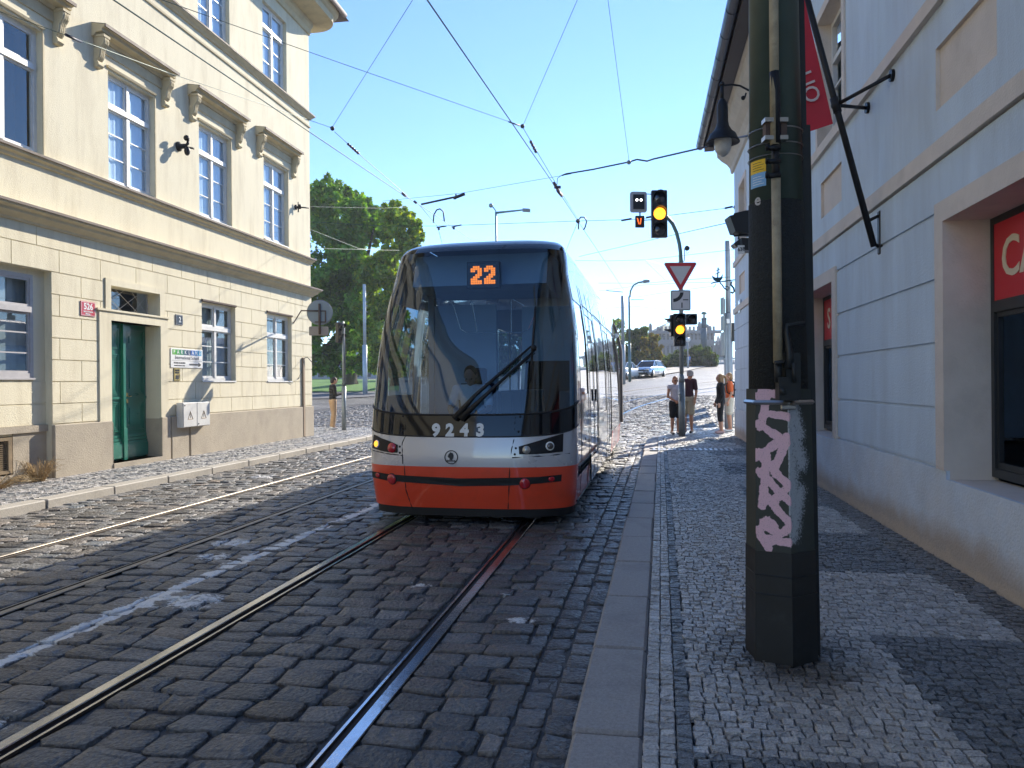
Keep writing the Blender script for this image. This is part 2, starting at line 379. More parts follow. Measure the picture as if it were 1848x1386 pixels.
height_grid('far_road', [-60, -40, -30, -24, -20, -16.9], [26, 29, 32, 36, 40, 44.1], -0.006, M_far); height_grid('far_road', [13.2, 18, 26, 36, 50], [25.6, 29, 32, 36, 40, 44.1], -0.006, M_far)
height_grid('far_road', [-60, -40, -30, -24, -20, -16, -12, -8, -4, 0, 4, 8, 12, 18, 26, 36, 50], [44, 47, 50, 56, 62, 70, 80, 90, 100, 110, 120, 135, 150, 165, 190, 230], -0.004, M_far)
M_rail = mat('rail_steel', (0.5, 0.51, 0.54), 0.17, metal=1.0, var=0.12, nscale=6, bump=0.08, bscale=30)
M_railweb = mat('rail_groove', (0.045, 0.03, 0.024), 0.8, var=0.3, nscale=20)
def rail_strip(mb, pts, side):
    """grooved tram rail along pts: running head, dark groove, lip"""
    pts = [Vector(p) for p in pts]
    prof = [(-0.075, 0.0, 0), (-0.072, 0.006, 0), (-0.012, 0.007, 0), (-0.008, 0.002, 0), (-0.006, -0.0175, 1), (0.034, -0.0175, 1), (0.036, 0.0, 0), (0.052, 0.0, 0), (0.055, -0.016, 1)]
    prof = [(p[0] * side, p[1], p[2]) for p in prof]
    o = len(mb.v); n = len(prof)
    for i, p in enumerate(pts):
        d = pts[min(i + 1, len(pts) - 1)] - pts[max(0, i - 1)]; d.z = 0; d.normalize(); r = Vector((d.y, -d.x, 0))
        for q in prof: mb.v.append(tuple(p + r * q[0] + Vector((0, 0, q[1]))))
    for i in range(len(pts) - 1):
        for k in range(n - 1):
            mb.mi = 1 if (prof[k][2] or (prof[k + 1][2])) else 0
            f = (o + i * n + k, o + (i + 1) * n + k, o + (i + 1) * n + k + 1, o + i * n + k + 1)
            mb.face(f if side < 0 else f[::-1])
M_rail2 = mat('rail_dull', (0.3, 0.27, 0.23), 0.5, metal=.6, var=.2, nscale=8)
def track(name, centre, W=0.7175, m=None):
    mb = MB()
    for s in (-1, 1):
        pts = []
        for i, p in enumerate(centre):
            a = Vector(centre[max(0, i - 1)]); b = Vector(centre[min(len(centre) - 1, i + 1)]); d = (b - a).normalized()
            q = Vector((p[0] + d.y * s * W, p[1] - d.x * s * W)); pts.append((q.x, q.y, H(q.x, q.y) + 0.004))
        rail_strip(mb, pts, -s)
    struct(mb, name, [m or M_rail, M_railweb])
def arc_path(x0, y0, y1, R_, ang, ext):
    """straight from y0 to y1, then a bend to the right of radius R_ through ang degrees, then straight on"""
    P = [(x0, y) for y in np.arange(y0, y1, 1.0)]
    n = max(4, int(abs(ang) / 2))
    for i in range(n + 1):
        a = R(abs(ang)) * i / n; sg = 1 if ang > 0 else -1
        P.append((x0 + sg * R_ * (1 - math.cos(a)), y1 + R_ * math.sin(a)))
    a = R(abs(ang)); sg = 1 if ang > 0 else -1; lx, ly = P[-1]
    for e in range(2, ext, 2): P.append((lx + sg * math.sin(a) * e, ly + math.cos(a) * e))
    return P
track('tram_track', arc_path(TRK[0], -6, 20.0, 60, -40, 30)); track('tram_track', arc_path(TRK[1], -6, 18.0, 50, -40, 30), m=M_rail2)
track('tram_track', arc_path(TRK[0] + 0.02, 24.0, 26.0, 48, 28, 110)); track('tram_track', arc_path(TRK[1] + 0.1, 22.0, 27.0, 52, 28, 110), m=M_rail2)
# kerbs
M_kerb = mat('granite_kerb', (0.32, 0.3, 0.285), 0.6, var=0.22, nscale=60, bump=0.5, bscale=140, stain=((0.1, 0.095, 0.09), 2.5, 0.5, 0.75, 0.5), detail=9)
M_kerbL = mat('granite_kerb_pale', (0.42, 0.39, 0.34), 0.65, var=0.15, nscale=40, bump=0.35, bscale=120, stain=((0.2, 0.18, 0.15), 2, 0.5, 0.75, 0.5), detail=9)
mb = MB(); y = 1.2
for y0 in np.arange(1.2, 20.6, 1.06):
    y1 = min(y0 + 1.045, 20.7); a, b = kerbx(y0), kerbx(y1); z = 0.1 + random.gauss(0, 0.003); dx = random.gauss(0, 0.004)
    m0 = len(mb.v); mb.bbox(0, 0, -0.1, 1, y1 - y0, z, 0.016)
    for i in range(m0, len(mb.v)):
        p = mb.v[i]; t = p[1] / (y1 - y0); xx = a + (b - a) * t
        mb.v[i] = (xx + dx + (p[0] if p[0] < .5 else p[0] - 1 + 0.3) , p[1] + y0, p[2])
struct(mb, 'kerb', M_kerb)
mb = MB()
for y0 in np.arange(-8, 23.2, 1.3):
    mb.bbox(KERB_L - 0.26, y0, -0.1, KERB_L + random.gauss(0, 0.006), y0 + 1.285, 0.115 + random.gauss(0, 0.003), 0.012)
struct(mb, 'kerb', M_kerbL)
# pavements
mb = MB(); mb.poly([(kerbx(1) + 0.28, 1, 0.085), (2.6, 1, 0.085), (2.6, 23.6, 0.085), (kerbx(20.6) + 0.28, 20.6, 0.085)][::1]); mb.poly([(2.6, 21, 0.085), (14, 21, 0.085), (14, 25.4, 0.085), (2.6, 25.4, 0.085)])
mb.poly([(-9.7, -10, 0.085), (KERB_L - 0.2, -10, 0.085), (KERB_L - 0.2, 24.5, 0.085), (-9.7, 24.5, 0.085)])
mb.poly([(-16, 21.2, 0.084), (-9.7, 21.2, 0.084), (-9.7, 25.3, 0.084), (-16, 25.3, 0.084)])
struct(mb, 'pavement_bed', M_joint)
P = []
P2 = []
y = 1.3
def pv_tint(x, y):
    k = kerbx(y) + 0.3; u = x - k
    if u < 0.14: t, w = 0.46, .03
    elif u < 0.205: t, w = 0.2, -.08
    else:
        colA = x < 1.28; colC = x > 2.12
        band = int(math.floor((y - 3.12) / 1.6))
        dark = (band % 2 == 0) if not colA else (band % 2 == 1)
        if colA and band >= 0: dark = False
        if colC: t, w = 0.17, 0.06
        elif dark: t, w = 0.17, -0.05
        else: t, w = 0.44, 0.04
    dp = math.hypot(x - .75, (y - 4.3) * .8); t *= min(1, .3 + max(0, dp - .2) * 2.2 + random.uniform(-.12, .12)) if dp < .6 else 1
    t *= random.gauss(1, 0.13); t = max(t, 0.03)
    return t * (1 + w), t, t * (1 - w)
S = 0.062
while y < 20.8:
    k = kerbx(y) + 0.305; s = S if y < 12 else S * 1.25
    for j in (0, 1, 2): c = pv_tint(k + 0.03 + j * 0.07, y); P.append((k + 0.033 + j * 0.068, y + s / 2, 0.0315, s / 2 - 0.0032, random.gauss(0, .05), 0.117 + random.gauss(0, .0025), *c))
    x = k + 0.215 - random.random() * 0.03
    while x < 2.44:
        w = s * random.uniform(0.85, 1.3)
        c = pv_tint(x + w / 2, y); P.append((x + w / 2, y + s / 2 + random.gauss(0, .003), w / 2 - 0.0032, s / 2 - 0.0032, random.gauss(0, .06), 0.117 + random.gauss(0, .003), *c)); x += w
    y += s
y = 20.8
while y < 25.2:
    x = 0.2 + max(0, (y - 20.8)) * 0.25
    while x < 9:
        c = 0.42 * random.gauss(1, .15); P.append((x, y, 0.045, 0.045, 0, 0.116 + random.gauss(0, .003), c * 1.04, c, c * .95)); x += 0.1
    y += 0.1
M_mos = attr_mat('mosaic_cubes', rough=0.34, bump=0.8, bscale=80, spec=0.55, var=0.42, nscale=90)
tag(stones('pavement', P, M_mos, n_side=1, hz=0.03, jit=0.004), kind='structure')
P = []; y = -2.0
while y < 25.0:
    x = KERB_L - 0.31
    lo = -9.75 if y < 21.3 else -15
    while x > lo:
        i = math.floor((x + y) / 0.55); j = math.floor((x - y) / 0.55)
        t = (0.46 if (i + j) % 2 else 0.27) * random.gauss(1, 0.1); w = .05 if (i + j) % 2 else -0.02
        P.append((x, y, 0.04, 0.04, 0, 0.116 + random.gauss(0, .0025), t * (1 + w), t, t * (1 - w))); x -= 0.086
    y += 0.086
tag(stones('pavement', P, M_mos, n_side=1, hz=0.03, jit=0.004), kind='structure')
# drain grate in the right pavement
g = on_z(1250, 811, 0.125); mb = MB(); M_iron = mat('cast_iron', (0.09, 0.09, 0.1), 0.45, metal=0.7, var=0.2)
mb.mi = 0
for i in range(16): mb.box(g.x - 0.85 + i * 0.11, g.y - 0.22, 0.11, g.x - 0.85 + i * 0.11 + 0.055, g.y + 0.22, 0.128)
mb.box(g.x - 0.92, g.y - 0.27, 0.10, g.x + 0.9, g.y - 0.22, 0.129); mb.box(g.x - 0.92, g.y + 0.22, 0.10, g.x + 0.9, g.y + 0.27, 0.129)
one(mb, 'drain_grate', mat('grate_steel', (0.34, 0.34, 0.36), 0.4, metal=0.6), 'barred steel drain grate set into the pavement before the amber signal', 'drain grate')
# ================================================================ BUILDINGS
M_cream = mat('cream_render', (0.72, 0.665, 0.5), 0.85, var=0.07, nscale=1.6, bump=0.35, bscale=60, stain=((0.45, 0.39, 0.27), 1.3, 0.48, 0.74, 0.6), streak=0.3)
M_creamt = mat('cream_trim', (0.6, 0.52, 0.35), 0.85, var=0.12, nscale=3, bump=0.3, bscale=70, stain=((0.3, 0.25, 0.18), 2.5, 0.5, 0.8, 0.5))
M_plinth = mat('brown_plinth', (0.4, 0.35, 0.275), 0.9, var=0.1, nscale=2, bump=0.4, bscale=50, stain=((0.24, 0.2, 0.16), 1.6, 0.5, 0.75, 0.5))
M_white = mat('window_paint', (0.72, 0.72, 0.7), 0.45, var=0.06, nscale=8)
M_greyp = mat('grey_window_paint', (0.42, 0.41, 0.42), 0.5, var=0.1, nscale=8)
M_flash = mat('brown_flashing', (0.13, 0.1, 0.085), 0.7, var=0.15)
M_curt = mat('white_curtain', (0.74, 0.8, 0.86), 0.9, var=0.05)
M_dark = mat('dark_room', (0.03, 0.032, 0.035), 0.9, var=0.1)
G_win = glass_mat('window_glass', (0.8, 0.9, 0.98), fac=0.05, rough=0.015, see=0.95)
G_dark = glass_mat('shop_glass', (0.4, 0.48, 0.44), fac=0.1, rough=0.02, see=0.7)
def minus(rc, holes):
    out = [rc]
    for h in holes:
        nx = []
        for a in out:
            x0, y0, x1, y1 = a; hx0, hy0, hx1, hy1 = h
            if hx0 >= x1 or hx1 <= x0 or hy0 >= y1 or hy1 <= y0: nx.append(a); continue
            if hx0 > x0: nx.append((x0, y0, hx0, y1))
            if hx1 < x1: nx.append((hx1, y0, x1, y1))
            m0, m1 = max(x0, hx0), min(x1, hx1)
            if hy0 > y0: nx.append((m0, y0, m1, hy0))
            if hy1 < y1: nx.append((m0, hy1, m1, y1))
        out = nx
    return out
def wallsheet(mb, rc, holes, w=0.0):
    for a in minus(rc, holes): mb.poly([(w, a[0], a[1]), (w, a[2], a[1]), (w, a[2], a[3]), (w, a[0], a[3])])
def reveal(mb, h, d0, d1):
    """the four inner faces of an opening from depth d0 (outer) to d1"""
    u0, z0, u1, z1 = h
    mb.poly([(d0, u0, z0), (d1, u0, z0), (d1, u0, z1), (d0, u0, z1)][::-1]); mb.poly([(d0, u1, z0), (d1, u1, z0), (d1, u1, z1), (d0, u1, z1)])
    mb.poly([(d0, u0, z0), (d0, u1, z0), (d1, u1, z0), (d1, u0, z0)][::-1]); mb.poly([(d0, u0, z1), (d0, u1, z1), (d1, u1, z1), (d1, u0, z1)])
# ---- cream school building on the left. local frame: x = outwards, y = along the street, z up
_d = Vector((-0.12, 10.2)).normalized(); rz = math.atan2(-_d.x, _d.y)
LO = Vector((-9.46, 11.0)) - _d * 11.0
LB = thing('cream_building', 'cream rendered corner building with green door, tall windows and bracketed window hoods', 'building', (LO.x, LO.y, 0), rz)
LM = Matrix.Translation((LO.x, LO.y, 0)) @ Matrix.Rotation(rz, 4, 'Z')
U0, U1 = -20.0, 21.05
up1 = [(u, 5.28, u + 1.33, 7.3) for u in (12.4 - 2.93 * k for k in range(3, 0, -1))]
up1 = [(9.42 - 2.95 * k, 5.28, 10.83 - 2.95 * k, 7.27) for k in (4, 3, 2, 1, 0)] + [(12.39, 5.28, 13.73, 7.28), (15.3, 5.3, 16.62, 7.32), (18.24, 5.34, 19.6, 7.4)]
up2 = [(a[0], 9.52, a[2], 11.44) for a in up1]
g_w = [(9.3 - 2.95 * k, 1.7, 10.85 - 2.95 * k, 3.40) for k in (4, 3, 2, 1)] + [(15.33, 1.70, 16.75, 3.42), (18.32, 1.70, 19.75, 3.44)]
bay = (7.6, 0.12, 10.98, 3.46)
door = (12.38, 0.2, 13.83, 2.78); trans = (12.38, 2.97, 13.82, 3.41)
holes = up1 + up2 + g_w + [bay, door, trans]
mb = MB(); wallsheet(mb, (U0, 0.0, U1, 12.4), holes)
for h in up1 + up2: reveal(mb, h, 0, -0.12)
for h in g_w: reveal(mb, h, 0, -0.14)
reveal(mb, bay, 0, -0.12); reveal(mb, door, 0, -0.34); reveal(mb, trans, 0, -0.3)
g1 = (9.25, 1.74, 10.74, 3.37); g0 = (7.75, .2, 10.3, .84)
wallsheet(mb, (bay[0], bay[1], bay[2], bay[3]), [g1, (7.9, 0.25, 10.3, 0.84)], -0.12); reveal(mb, g1, -0.12, -0.2)
# rusticated blocks proud of the wall, 14 mm joints
cz = [0.99, 1.32, 1.68, 2.035, 2.39, 2.745, 3.10, 3.46, 3.83, 4.17]
surround = [(12.07, 0.0, 14.07, 2.97), (12.22, 2.9, 13.98, 3.52)]
for r in range(len(cz) - 1):
    z0, z1 = cz[r] + 0.008, cz[r + 1] - 0.008; off = 11.65 if r % 2 == 0 else 11.15
    u = off - 0.98 * 33
    while u < U1:
        a, b = max(U0, u + 0.008), min(U1 + 0.013, u + 0.98 - 0.008)
        if U1 - u < 1.35: b = U1 + 0.013
        if b > a:
            for q in minus((a, z0, b, z1), [(h[0], h[1], h[2], h[3]) for h in g_w + [bay]] + surround):
                mb.box(0.0, q[0], q[1], 0.013, q[2], q[3])
        if U1 - u < 1.35: break
        u += 0.98
# apron courses inside the recessed bay
for z0, z1 in ((0.99, 1.31), (1.33, 1.67)): mb.box(-0.12, 7.6, z0, -0.11, 10.98, z1)
# other sides
mb.poly([(0, U1, 0), (-13, U1, 0), (-13, U1, 12.4), (0, U1, 12.4)]); mb.poly([(-13, U0, 0), (0, U0, 0), (0, U0, 12.4), (-13, U0, 12.4)]); mb.poly([(-13, U1, 0), (-13, U0, 0), (-13, U0, 12.4), (-13, U1, 12.4)])
mb.build('wall', M_cream, LB)
mb = MB()   # door surround
for q in minus((12.07, 0.96, 14.07, 2.96), [(12.38, 0, 13.83, 2.78)]): mb.box(0, q[0], q[1], 0.035, q[2], q[3])
for q in minus((12.24, 2.96, 13.98, 3.53), [(12.38, 2.97, 13.82, 3.41)]): mb.box(0, q[0], q[1], 0.035, q[2], q[3])
mb.box(0.0, 12.0, 2.94, 0.06, 14.12, 2.975); mb.box(-0.3, 12.38, 2.78, 0.03, 13.83, 2.969)
mb.build('door_surround', M_cream, LB)
mb = MB()   # plinth
for a, b in ((U0, 7.6), (10.98, 12.38), (13.83, 14.12), (14.16, 14.76), (14.82, 20.38), (20.5, U1 + 0.05)):
    mb.bbox(-0.02, a, -0.1, 0.05, b, 0.975, 0.012)
mb.box(-0.02, 14.12, 0, 0.02, 14.16, .97); mb.box(-0.02, 14.76, 0, .02, 14.82, .97); mb.box(-.02, 20.38, 0, .02, 20.5, .97)
for u in (12.38, 13.83): mb.box(-0.33, u - (0.001 if u < 13 else -.001) - (.0 if u < 13 else .006), 0.1, 0.05, u + (.006 if u < 13 else .001), 0.95)
mb.box(-0.4, 12.38, 0.0, 0.07, 13.83, 0.2)
mb.box(-0.14, 7.6, 0.88, -0.07, 10.98, 0.985); mb.box(-.14, 10.3, .12, -.105, 10.98, .88); mb.box(-.14, 7.6, .12, -.1, 10.3, .25)
mb.build('plinth', M_plinth, LB)
mb = MB(); M_vent = mat('old_wood', (0.23, 0.17, 0.1), 0.8, var=0.3, nscale=8)
mb.box(-.17, 8.6, .28, -.09, 10.27, .33); mb.box(-.17, 8.6, .78, -.09, 10.27, .83); mb.box(-.17, 10.2, .33, -.09, 10.27, .78); mb.box(-.17, 9.35, .33, -.09, 9.42, .78)
for i in range(14): mb.box(-.16, 8.6, .34 + i * .031, -.12, 10.2, .355 + i * .031)
mb.box(-.2, 7.7, .2, -.18, 10.3, .86)
mb.build('basement_vent', M_vent, LB)
def cornice(name, prof, u0, u1, m, ret=True):
    """moulding profile [(w,z)] run along the wall with a mitred return at the corner"""
    mb = MB(); n = len(prof)
    o = 0
    mb.v += [(p[0], u0, p[1]) for p in prof] + [(p[0], u1 + (p[0] if ret else 0), p[1]) for p in prof]
    if ret: mb.v += [(-13, u1 + p[0], p[1]) for p in prof]
    for s in range(2 if ret else 1):
        for i in range(n - 1): mb.face((s * n + i, (s + 1) * n + i, (s + 1) * n + i + 1, s * n + i + 1))
    mb.face(list(range(n)))
    return mb.build(name, m, LB, fix=False)
cornice('cornice', [(0, 4.13), (0.05, 4.14), (0.06, 4.17), (0.09, 4.19), (0.16, 4.24), (0.17, 4.28), (0.24, 4.31), (0.25, 4.35), (0.26, 4.37), (0.0, 4.42)], U0, U1, M_creamt)
cornice('cornice', [(0, 5.09), (0.04, 5.10), (0.05, 5.14), (0.10, 5.17), (0.11, 5.21), (0.13, 5.225), (0.13, 5.25), (0.0, 5.275)], U0, U1, M_creamt)
cornice('cornice', [(0, 9.05), (0.03, 9.06), (0.035, 9.1), (0.0, 9.11)], U0, U1, M_creamt)
cornice('cornice', [(0, 9.28), (0.04, 9.29), (0.06, 9.33), (0.11, 9.37), (0.13, 9.4), (0.13, 9.43), (0.0, 9.46)], U0, U1, M_creamt)
for (w_, z_) in ((.268, 4.372), (.137, 5.243), (.137, 9.43)):
    fl = MB(); fl.box(w_ - .03, U0, z_ - .035, w_, U1 + w_, z_ + .004); fl.build('flashing', M_flash, LB)
# eaves with a big rounded corner
mb = MB(); prof = [(0, 11.75), (0.05, 11.76), (0.06, 11.9), (0.12, 12.0), (0.14, 12.1), (0.7, 12.14), (0.72, 12.3), (0.78, 12.34), (0.86, 12.42), (0.88, 12.5), (0.0, 12.62)]
path = [(0, U0, 1, 0)] + [(0.0, U1 - 0.0, 1, 0)]
ring = [[(p[0], U0, p[1]) for p in prof]]
for k in range(9):
    a = R(90) * k / 8; ring.append([(p[0] * math.cos(a), U1 + p[0] * math.sin(a), p[1]) for p in prof])
ring.append([(-13, U1 + p[0], p[1]) for p in prof])
for r_ in ring: mb.v += r_
n = len(prof)
for s in range(len(ring) - 1):
    for i in range(n - 1): mb.face((s * n + i, (s + 1) * n + i, (s + 1) * n + i + 1, s * n + i + 1))
mb.build('eaves', M_creamt, LB)
mb = MB(); mb.poly([(0.9, U0, 12.5), (0.9, U1 + .9, 12.5), (-6, U1 - 5, 16), (-6, U0, 16)]); mb.poly([(0.9, U1 + .9, 12.5), (-13.5, U1 + .9, 12.5), (-6, U1 - 5, 16)])
mb.tube([(0.93, U0, 12.48), (0.93, U1 + .5, 12.48)], 0.07, 8)
mb.build('roof', mat('roof_tin', (0.16, 0.14, 0.14), 0.6, metal=.3), LB)
# windows
def window(hole, cols, rows_, tr, depth, m, split=True, curtain=M_curt, curt_dx=0.07, sash=0.055, opened=False):
    """casement with mullion, transom and glazing bars; origin at the opening's lower corner"""
    u0, z0, u1, z1 = hole; W, Hh = u1 - u0, z1 - z0
    mb = MB(); d = -depth
    mb.box(d - .06, 0, 0, d, W, 0.07); mb.box(d - .06, 0, Hh - 0.06, d, W, Hh); mb.box(d - .06, 0, .07, d, 0.06, Hh - .06); mb.box(d - .06, W - 0.06, .07, d, W, Hh - .06)
    zt = Hh * tr; mb.box(d - .06, 0.06, zt - 0.045, d + 0.03, W - 0.06, zt + 0.045); mb.box(d - .055, W / 2 - 0.04, .07, d + 0.012, W / 2 + 0.04, zt - .045); mb.box(d - .055, W / 2 - 0.03, zt + .045, d + 0.008, W / 2 + 0.03, Hh - .06)
    g = 0.022
    for s in (0, 1):
        a, b = (0.06, W / 2 - 0.04) if s == 0 else (W / 2 + 0.04, W - 0.06)
        for (za, zb) in ((0.07, zt - .045), (zt + .045, Hh - .06)):
            mb.box(d - .05, a, za, d - .012, a + .035, zb); mb.box(d - .05, b - .035, za, d - .012, b, zb); mb.box(d - .05, a + .035, za, d - .012, b - .035, za + .04); mb.box(d - .05, a + .035, zb - .035, d - .012, b - .035, zb)
        for k in range(1, rows_):
            zz = .07 + (zt - .045 - .07) * k / rows_; mb.box(d - .045, a + .035, zz - g / 2, d - .018, b - .035, zz + g / 2)
    mb.box(-depth, -0.0, -0.03, 0.035, W, 0.0)
    f = mb.build('window', m); f.location = (0, u0, z0)
    gl = MB(); gl.poly([(d - .03, .06, .07), (d - .03, W - .06, .07), (d - .03, W - .06, Hh - .06), (d - .03, .06, Hh - .06)]); gl.build('pane', G_win, f)
    cb = MB(); cb.mi = 0; dd = d - curt_dx
    if curtain:
        n = 28; cb.smooth = True
        for (a, b) in (((0.02, W * 0.99),) if not opened else ((0.02, .2), (W - .2, W * 0.99))):
            o = len(cb.v)
            for i in range(n + 1):
                y = a + (b - a) * i / n; w = dd + 0.012 * math.sin(i * 1.9) + 0.006 * math.sin(i * 4.1)
                cb.v += [(w, y, 0.05), (w, y, Hh - .03)]
            for i in range(n): cb.face((o + 2 * i, o + 2 * i + 2, o + 2 * i + 3, o + 2 * i + 1))
            cb.build('curtain', curtain, f); cb = MB(); cb.smooth = True
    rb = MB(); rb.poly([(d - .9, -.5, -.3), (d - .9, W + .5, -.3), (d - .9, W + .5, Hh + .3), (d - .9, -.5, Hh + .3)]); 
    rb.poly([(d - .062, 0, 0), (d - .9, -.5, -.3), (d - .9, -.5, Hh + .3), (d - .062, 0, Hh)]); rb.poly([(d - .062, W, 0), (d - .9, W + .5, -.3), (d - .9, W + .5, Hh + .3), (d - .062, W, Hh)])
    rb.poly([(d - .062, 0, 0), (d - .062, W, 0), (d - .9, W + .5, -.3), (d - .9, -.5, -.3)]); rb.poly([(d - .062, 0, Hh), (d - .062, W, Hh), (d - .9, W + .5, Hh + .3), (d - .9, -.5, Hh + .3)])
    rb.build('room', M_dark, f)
    return f
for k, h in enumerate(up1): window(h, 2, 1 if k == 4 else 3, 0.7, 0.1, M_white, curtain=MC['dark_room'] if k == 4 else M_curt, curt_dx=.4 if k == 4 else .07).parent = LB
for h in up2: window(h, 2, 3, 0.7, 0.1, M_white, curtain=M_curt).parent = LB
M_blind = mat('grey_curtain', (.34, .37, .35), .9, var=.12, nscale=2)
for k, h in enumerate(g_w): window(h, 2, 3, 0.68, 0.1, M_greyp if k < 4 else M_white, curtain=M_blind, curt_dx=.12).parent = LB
f = window(g1, 2, 3, 0.66, 0.0, M_greyp, curtain=M_blind, curt_dx=.14); f.location.x = -0.12; f.parent = LB
# window hoods on scrolled corbels
def hood(h):
    u0, z0, u1, z1 = h; ua, ub = u0 - 0.42, u1 + 0.42; zt = z1 + 0.56
    mb = MB(); ln = ub - ua
    pr = [(0, -.13), (0.05, -.12), (0.08, -.07), (0.2, -.05), (0.21, 0.0), (0.26, 0.02), (0.27, 0.055), (0, 0.1)]
    m0 = len(mb.v); n = len(pr); mb.v += [(p[0], -p[0] * .0, p[1]) for p in pr] + [(p[0], ln, p[1]) for p in pr]
    for i in range(n): mb.face((i, n + i, n + (i + 1) % n, (i + 1) % n))
    mb.face(list(range(n))[::-1]); mb.face(list(range(n, 2 * n)))
    mb.box(0, 0.05, -.31, 0.025, ln - .05, -.13)
    hd = mb.build('window_hood', M_creamt, LB); hd.location = (0, ua, zt)
    fl = MB(); fl.poly([(0, -.01, .105), (0.285, -.01, .06), (0.285, ln + .01, .06), (0, ln + .01, .105)]); fl.box(0.262, -.012, .008, .288, ln + .012, .062); fl.build('flashing', M_flash, hd)
    for s in (0, 1):
        c = MB(); a = 0.05 if s == 0 else ln - 0.19
        sp = [(0, -.13), (0.19, -.13), (0.205, -.19), (0.19, -.25), (0.15, -.3), (0.125, -.36), (0.115, -.43), (0.10, -.48), (0.06, -.53), (0.09, -.57), (0.1, -.61), (0.07, -.645), (0.0, -.65)]
        c.prism(sp, 'y', a, a + .14)
        for j in (0.025, .06, .095): c.prism([(p[0] + .012 * (p[0] > 0), p[1]) for p in sp[1:9]] + [(0, -.5)], 'y', a + j, a + j + .02)
        c.box(0, a - .015, -.135, .215, a + .155, -.09)
        c.build('corbel', M_creamt, hd)
    # head moulding right over the opening
    t = MB(); t.prism([(0, z1 + .03), (0.03, z1 + .035), (.045, z1 + .07), (0, z1 + .08)], 'y', u0 - .04, u1 + .04); t.box(0, u1 + .0, z0, 0.02, u1 + .03, z1 + .03); t.build('window_head', M_creamt, LB)
for h in up1: hood(h)
for h in g_w[4:]:
    t = MB(); t.prism([(0.013, h[3] + .0), (0.05, h[3] + .02), (.055, h[3] + .05), (0.013, h[3] + .065)], 'y', h[0] - .01, h[2] + .01); t.build('window_head', M_flash, LB)
# door: two green leaves
M_green = mat('green_door_paint', (0.012, 0.16, 0.115), 0.35, var=0.15, nscale=5, coat=0.3)
def leaf(a, b):
    mb = MB(); z0, z1 = 0.2, 2.78; d = -0.30
    mb.box(d - .05, a, z0, d, b, z1)
    zs = [(0.72, 1.28), (1.36, 1.62), (1.72, 2.6)]
    for (za, zb) in ((0.74, 1.3), (1.42, 2.2), (2.3, 2.68)):
        for k in range(3):
            i = .07 + k * .035; mb_ = (a + i, za + k * .035, b - i, zb - k * .035); o = .018 - .006 * k
            for q in minus(mb_, [(mb_[0] + .02, mb_[1] + .02, mb_[2] - .02, mb_[3] - .02)]): mb.box(d, q[0], q[1], d + o, q[2], q[3])
        mb.box(d, a + .19, za + .12, d + .012, b - .19, zb - .12)
    for k, (zz, o) in enumerate(((0.24, .06), (.5, .045), (.56, .035), (.62, .025), (1.35, .03))): mb.box(d, a + .02, zz if k == 0 else zz, d + o, b - .02, (.5 if k == 0 else zz + .05))
    return mb
mb = leaf(12.39, 13.08); dr = mb.build('door', M_green, LB)
mb = leaf(13.13, 13.82); dr2 = mb.build('door', M_green, LB)
mb = MB(); mb.box(-.3, 13.07, 0.2, -.235, 13.14, 2.78); mb.box(-.3, 13.055, 0.2, -.22, 13.155, .8); mb.build('cover_strip', M_green, dr)
mb = MB(); mb.bbox(-.3, 13.2, 1.27, -.275, 13.26, 1.47, .005); mb.tube([(-.275, 13.23, 1.4), (-.235, 13.23, 1.4), (-.235, 13.3, 1.4)], .009, 6); mb.build('handle', mat('brass', (0.6, 0.45, 0.18), 0.3, metal=.9), dr2)
tw = MB()
for s in (-1, 1):
    for k in range(-1, 3):
        x = 12.38 + .48 * k; tw.tube([(-.24, x, 2.98 if s > 0 else 3.4), (-.24, x + .72, 3.4 if s > 0 else 2.98)], .007, 4)
tw.v = [(p[0], min(max(p[1], 12.385), 13.81), p[2]) for p in tw.v]
tw.box(-.25, 12.385, 2.975, -.23, 12.41, 3.405); tw.box(-.25, 13.79, 2.975, -.23, 13.815, 3.405)
tf = tw.build('transom_light', M_greyp, LB); mb = MB(); mb.poly([(-.27, 12.38, 2.97), (-.27, 13.82, 2.97), (-.27, 13.82, 3.41), (-.27, 12.38, 3.41)]); mb.build('pane', G_win, tf)
mb = MB(); mb.poly([(-.6, 12.2, 2.9), (-.6, 14, 2.9), (-.6, 14, 3.5), (-.6, 12.2, 3.5)]); mb.poly([(-.3, 12.2, 2.93), (-.6, 12.2, 2.9), (-.6, 14, 2.9), (-.3, 14, 2.93)]); mb.build('room', M_dark, tf)
# things fixed to the cream wall
def lw(w, u, z): return LM @ Vector((w, u, z))
def onwall(name, label, cat, u, z, w=0.013, **k): return thing(name, label, cat, tuple(lw(w, u, z)), rz, **k)
M_red = mat('enamel_red', (0.5, 0.02, 0.03), 0.25, var=0.05, coat=.5); M_ink = mat('ink_black', (0.02, 0.02, 0.022), 0.5, var=0); M_enw = mat('enamel_white', (0.8, 0.8, 0.78), 0.3, var=0.03)
def plate(parent, W, Hh, m, border=None, t=0.014):
    """board centred on the parent, facing local +x, u = local y"""
    mb = MB(); mb.bbox(0, -W / 2, -Hh / 2, t, W / 2, Hh / 2, .004); b = mb.build('plate', m, parent)
    if border:
        mb = MB()
        for q in minus((-W / 2 + .008, -Hh / 2 + .008, W / 2 - .008, Hh / 2 - .008), [(-W / 2 + .014, -Hh / 2 + .014, W / 2 - .014, Hh / 2 - .014)]): mb.box(t - .001, q[0], q[1], t + .001, q[2], q[3])
        mb.build('border', border, parent)
    return b
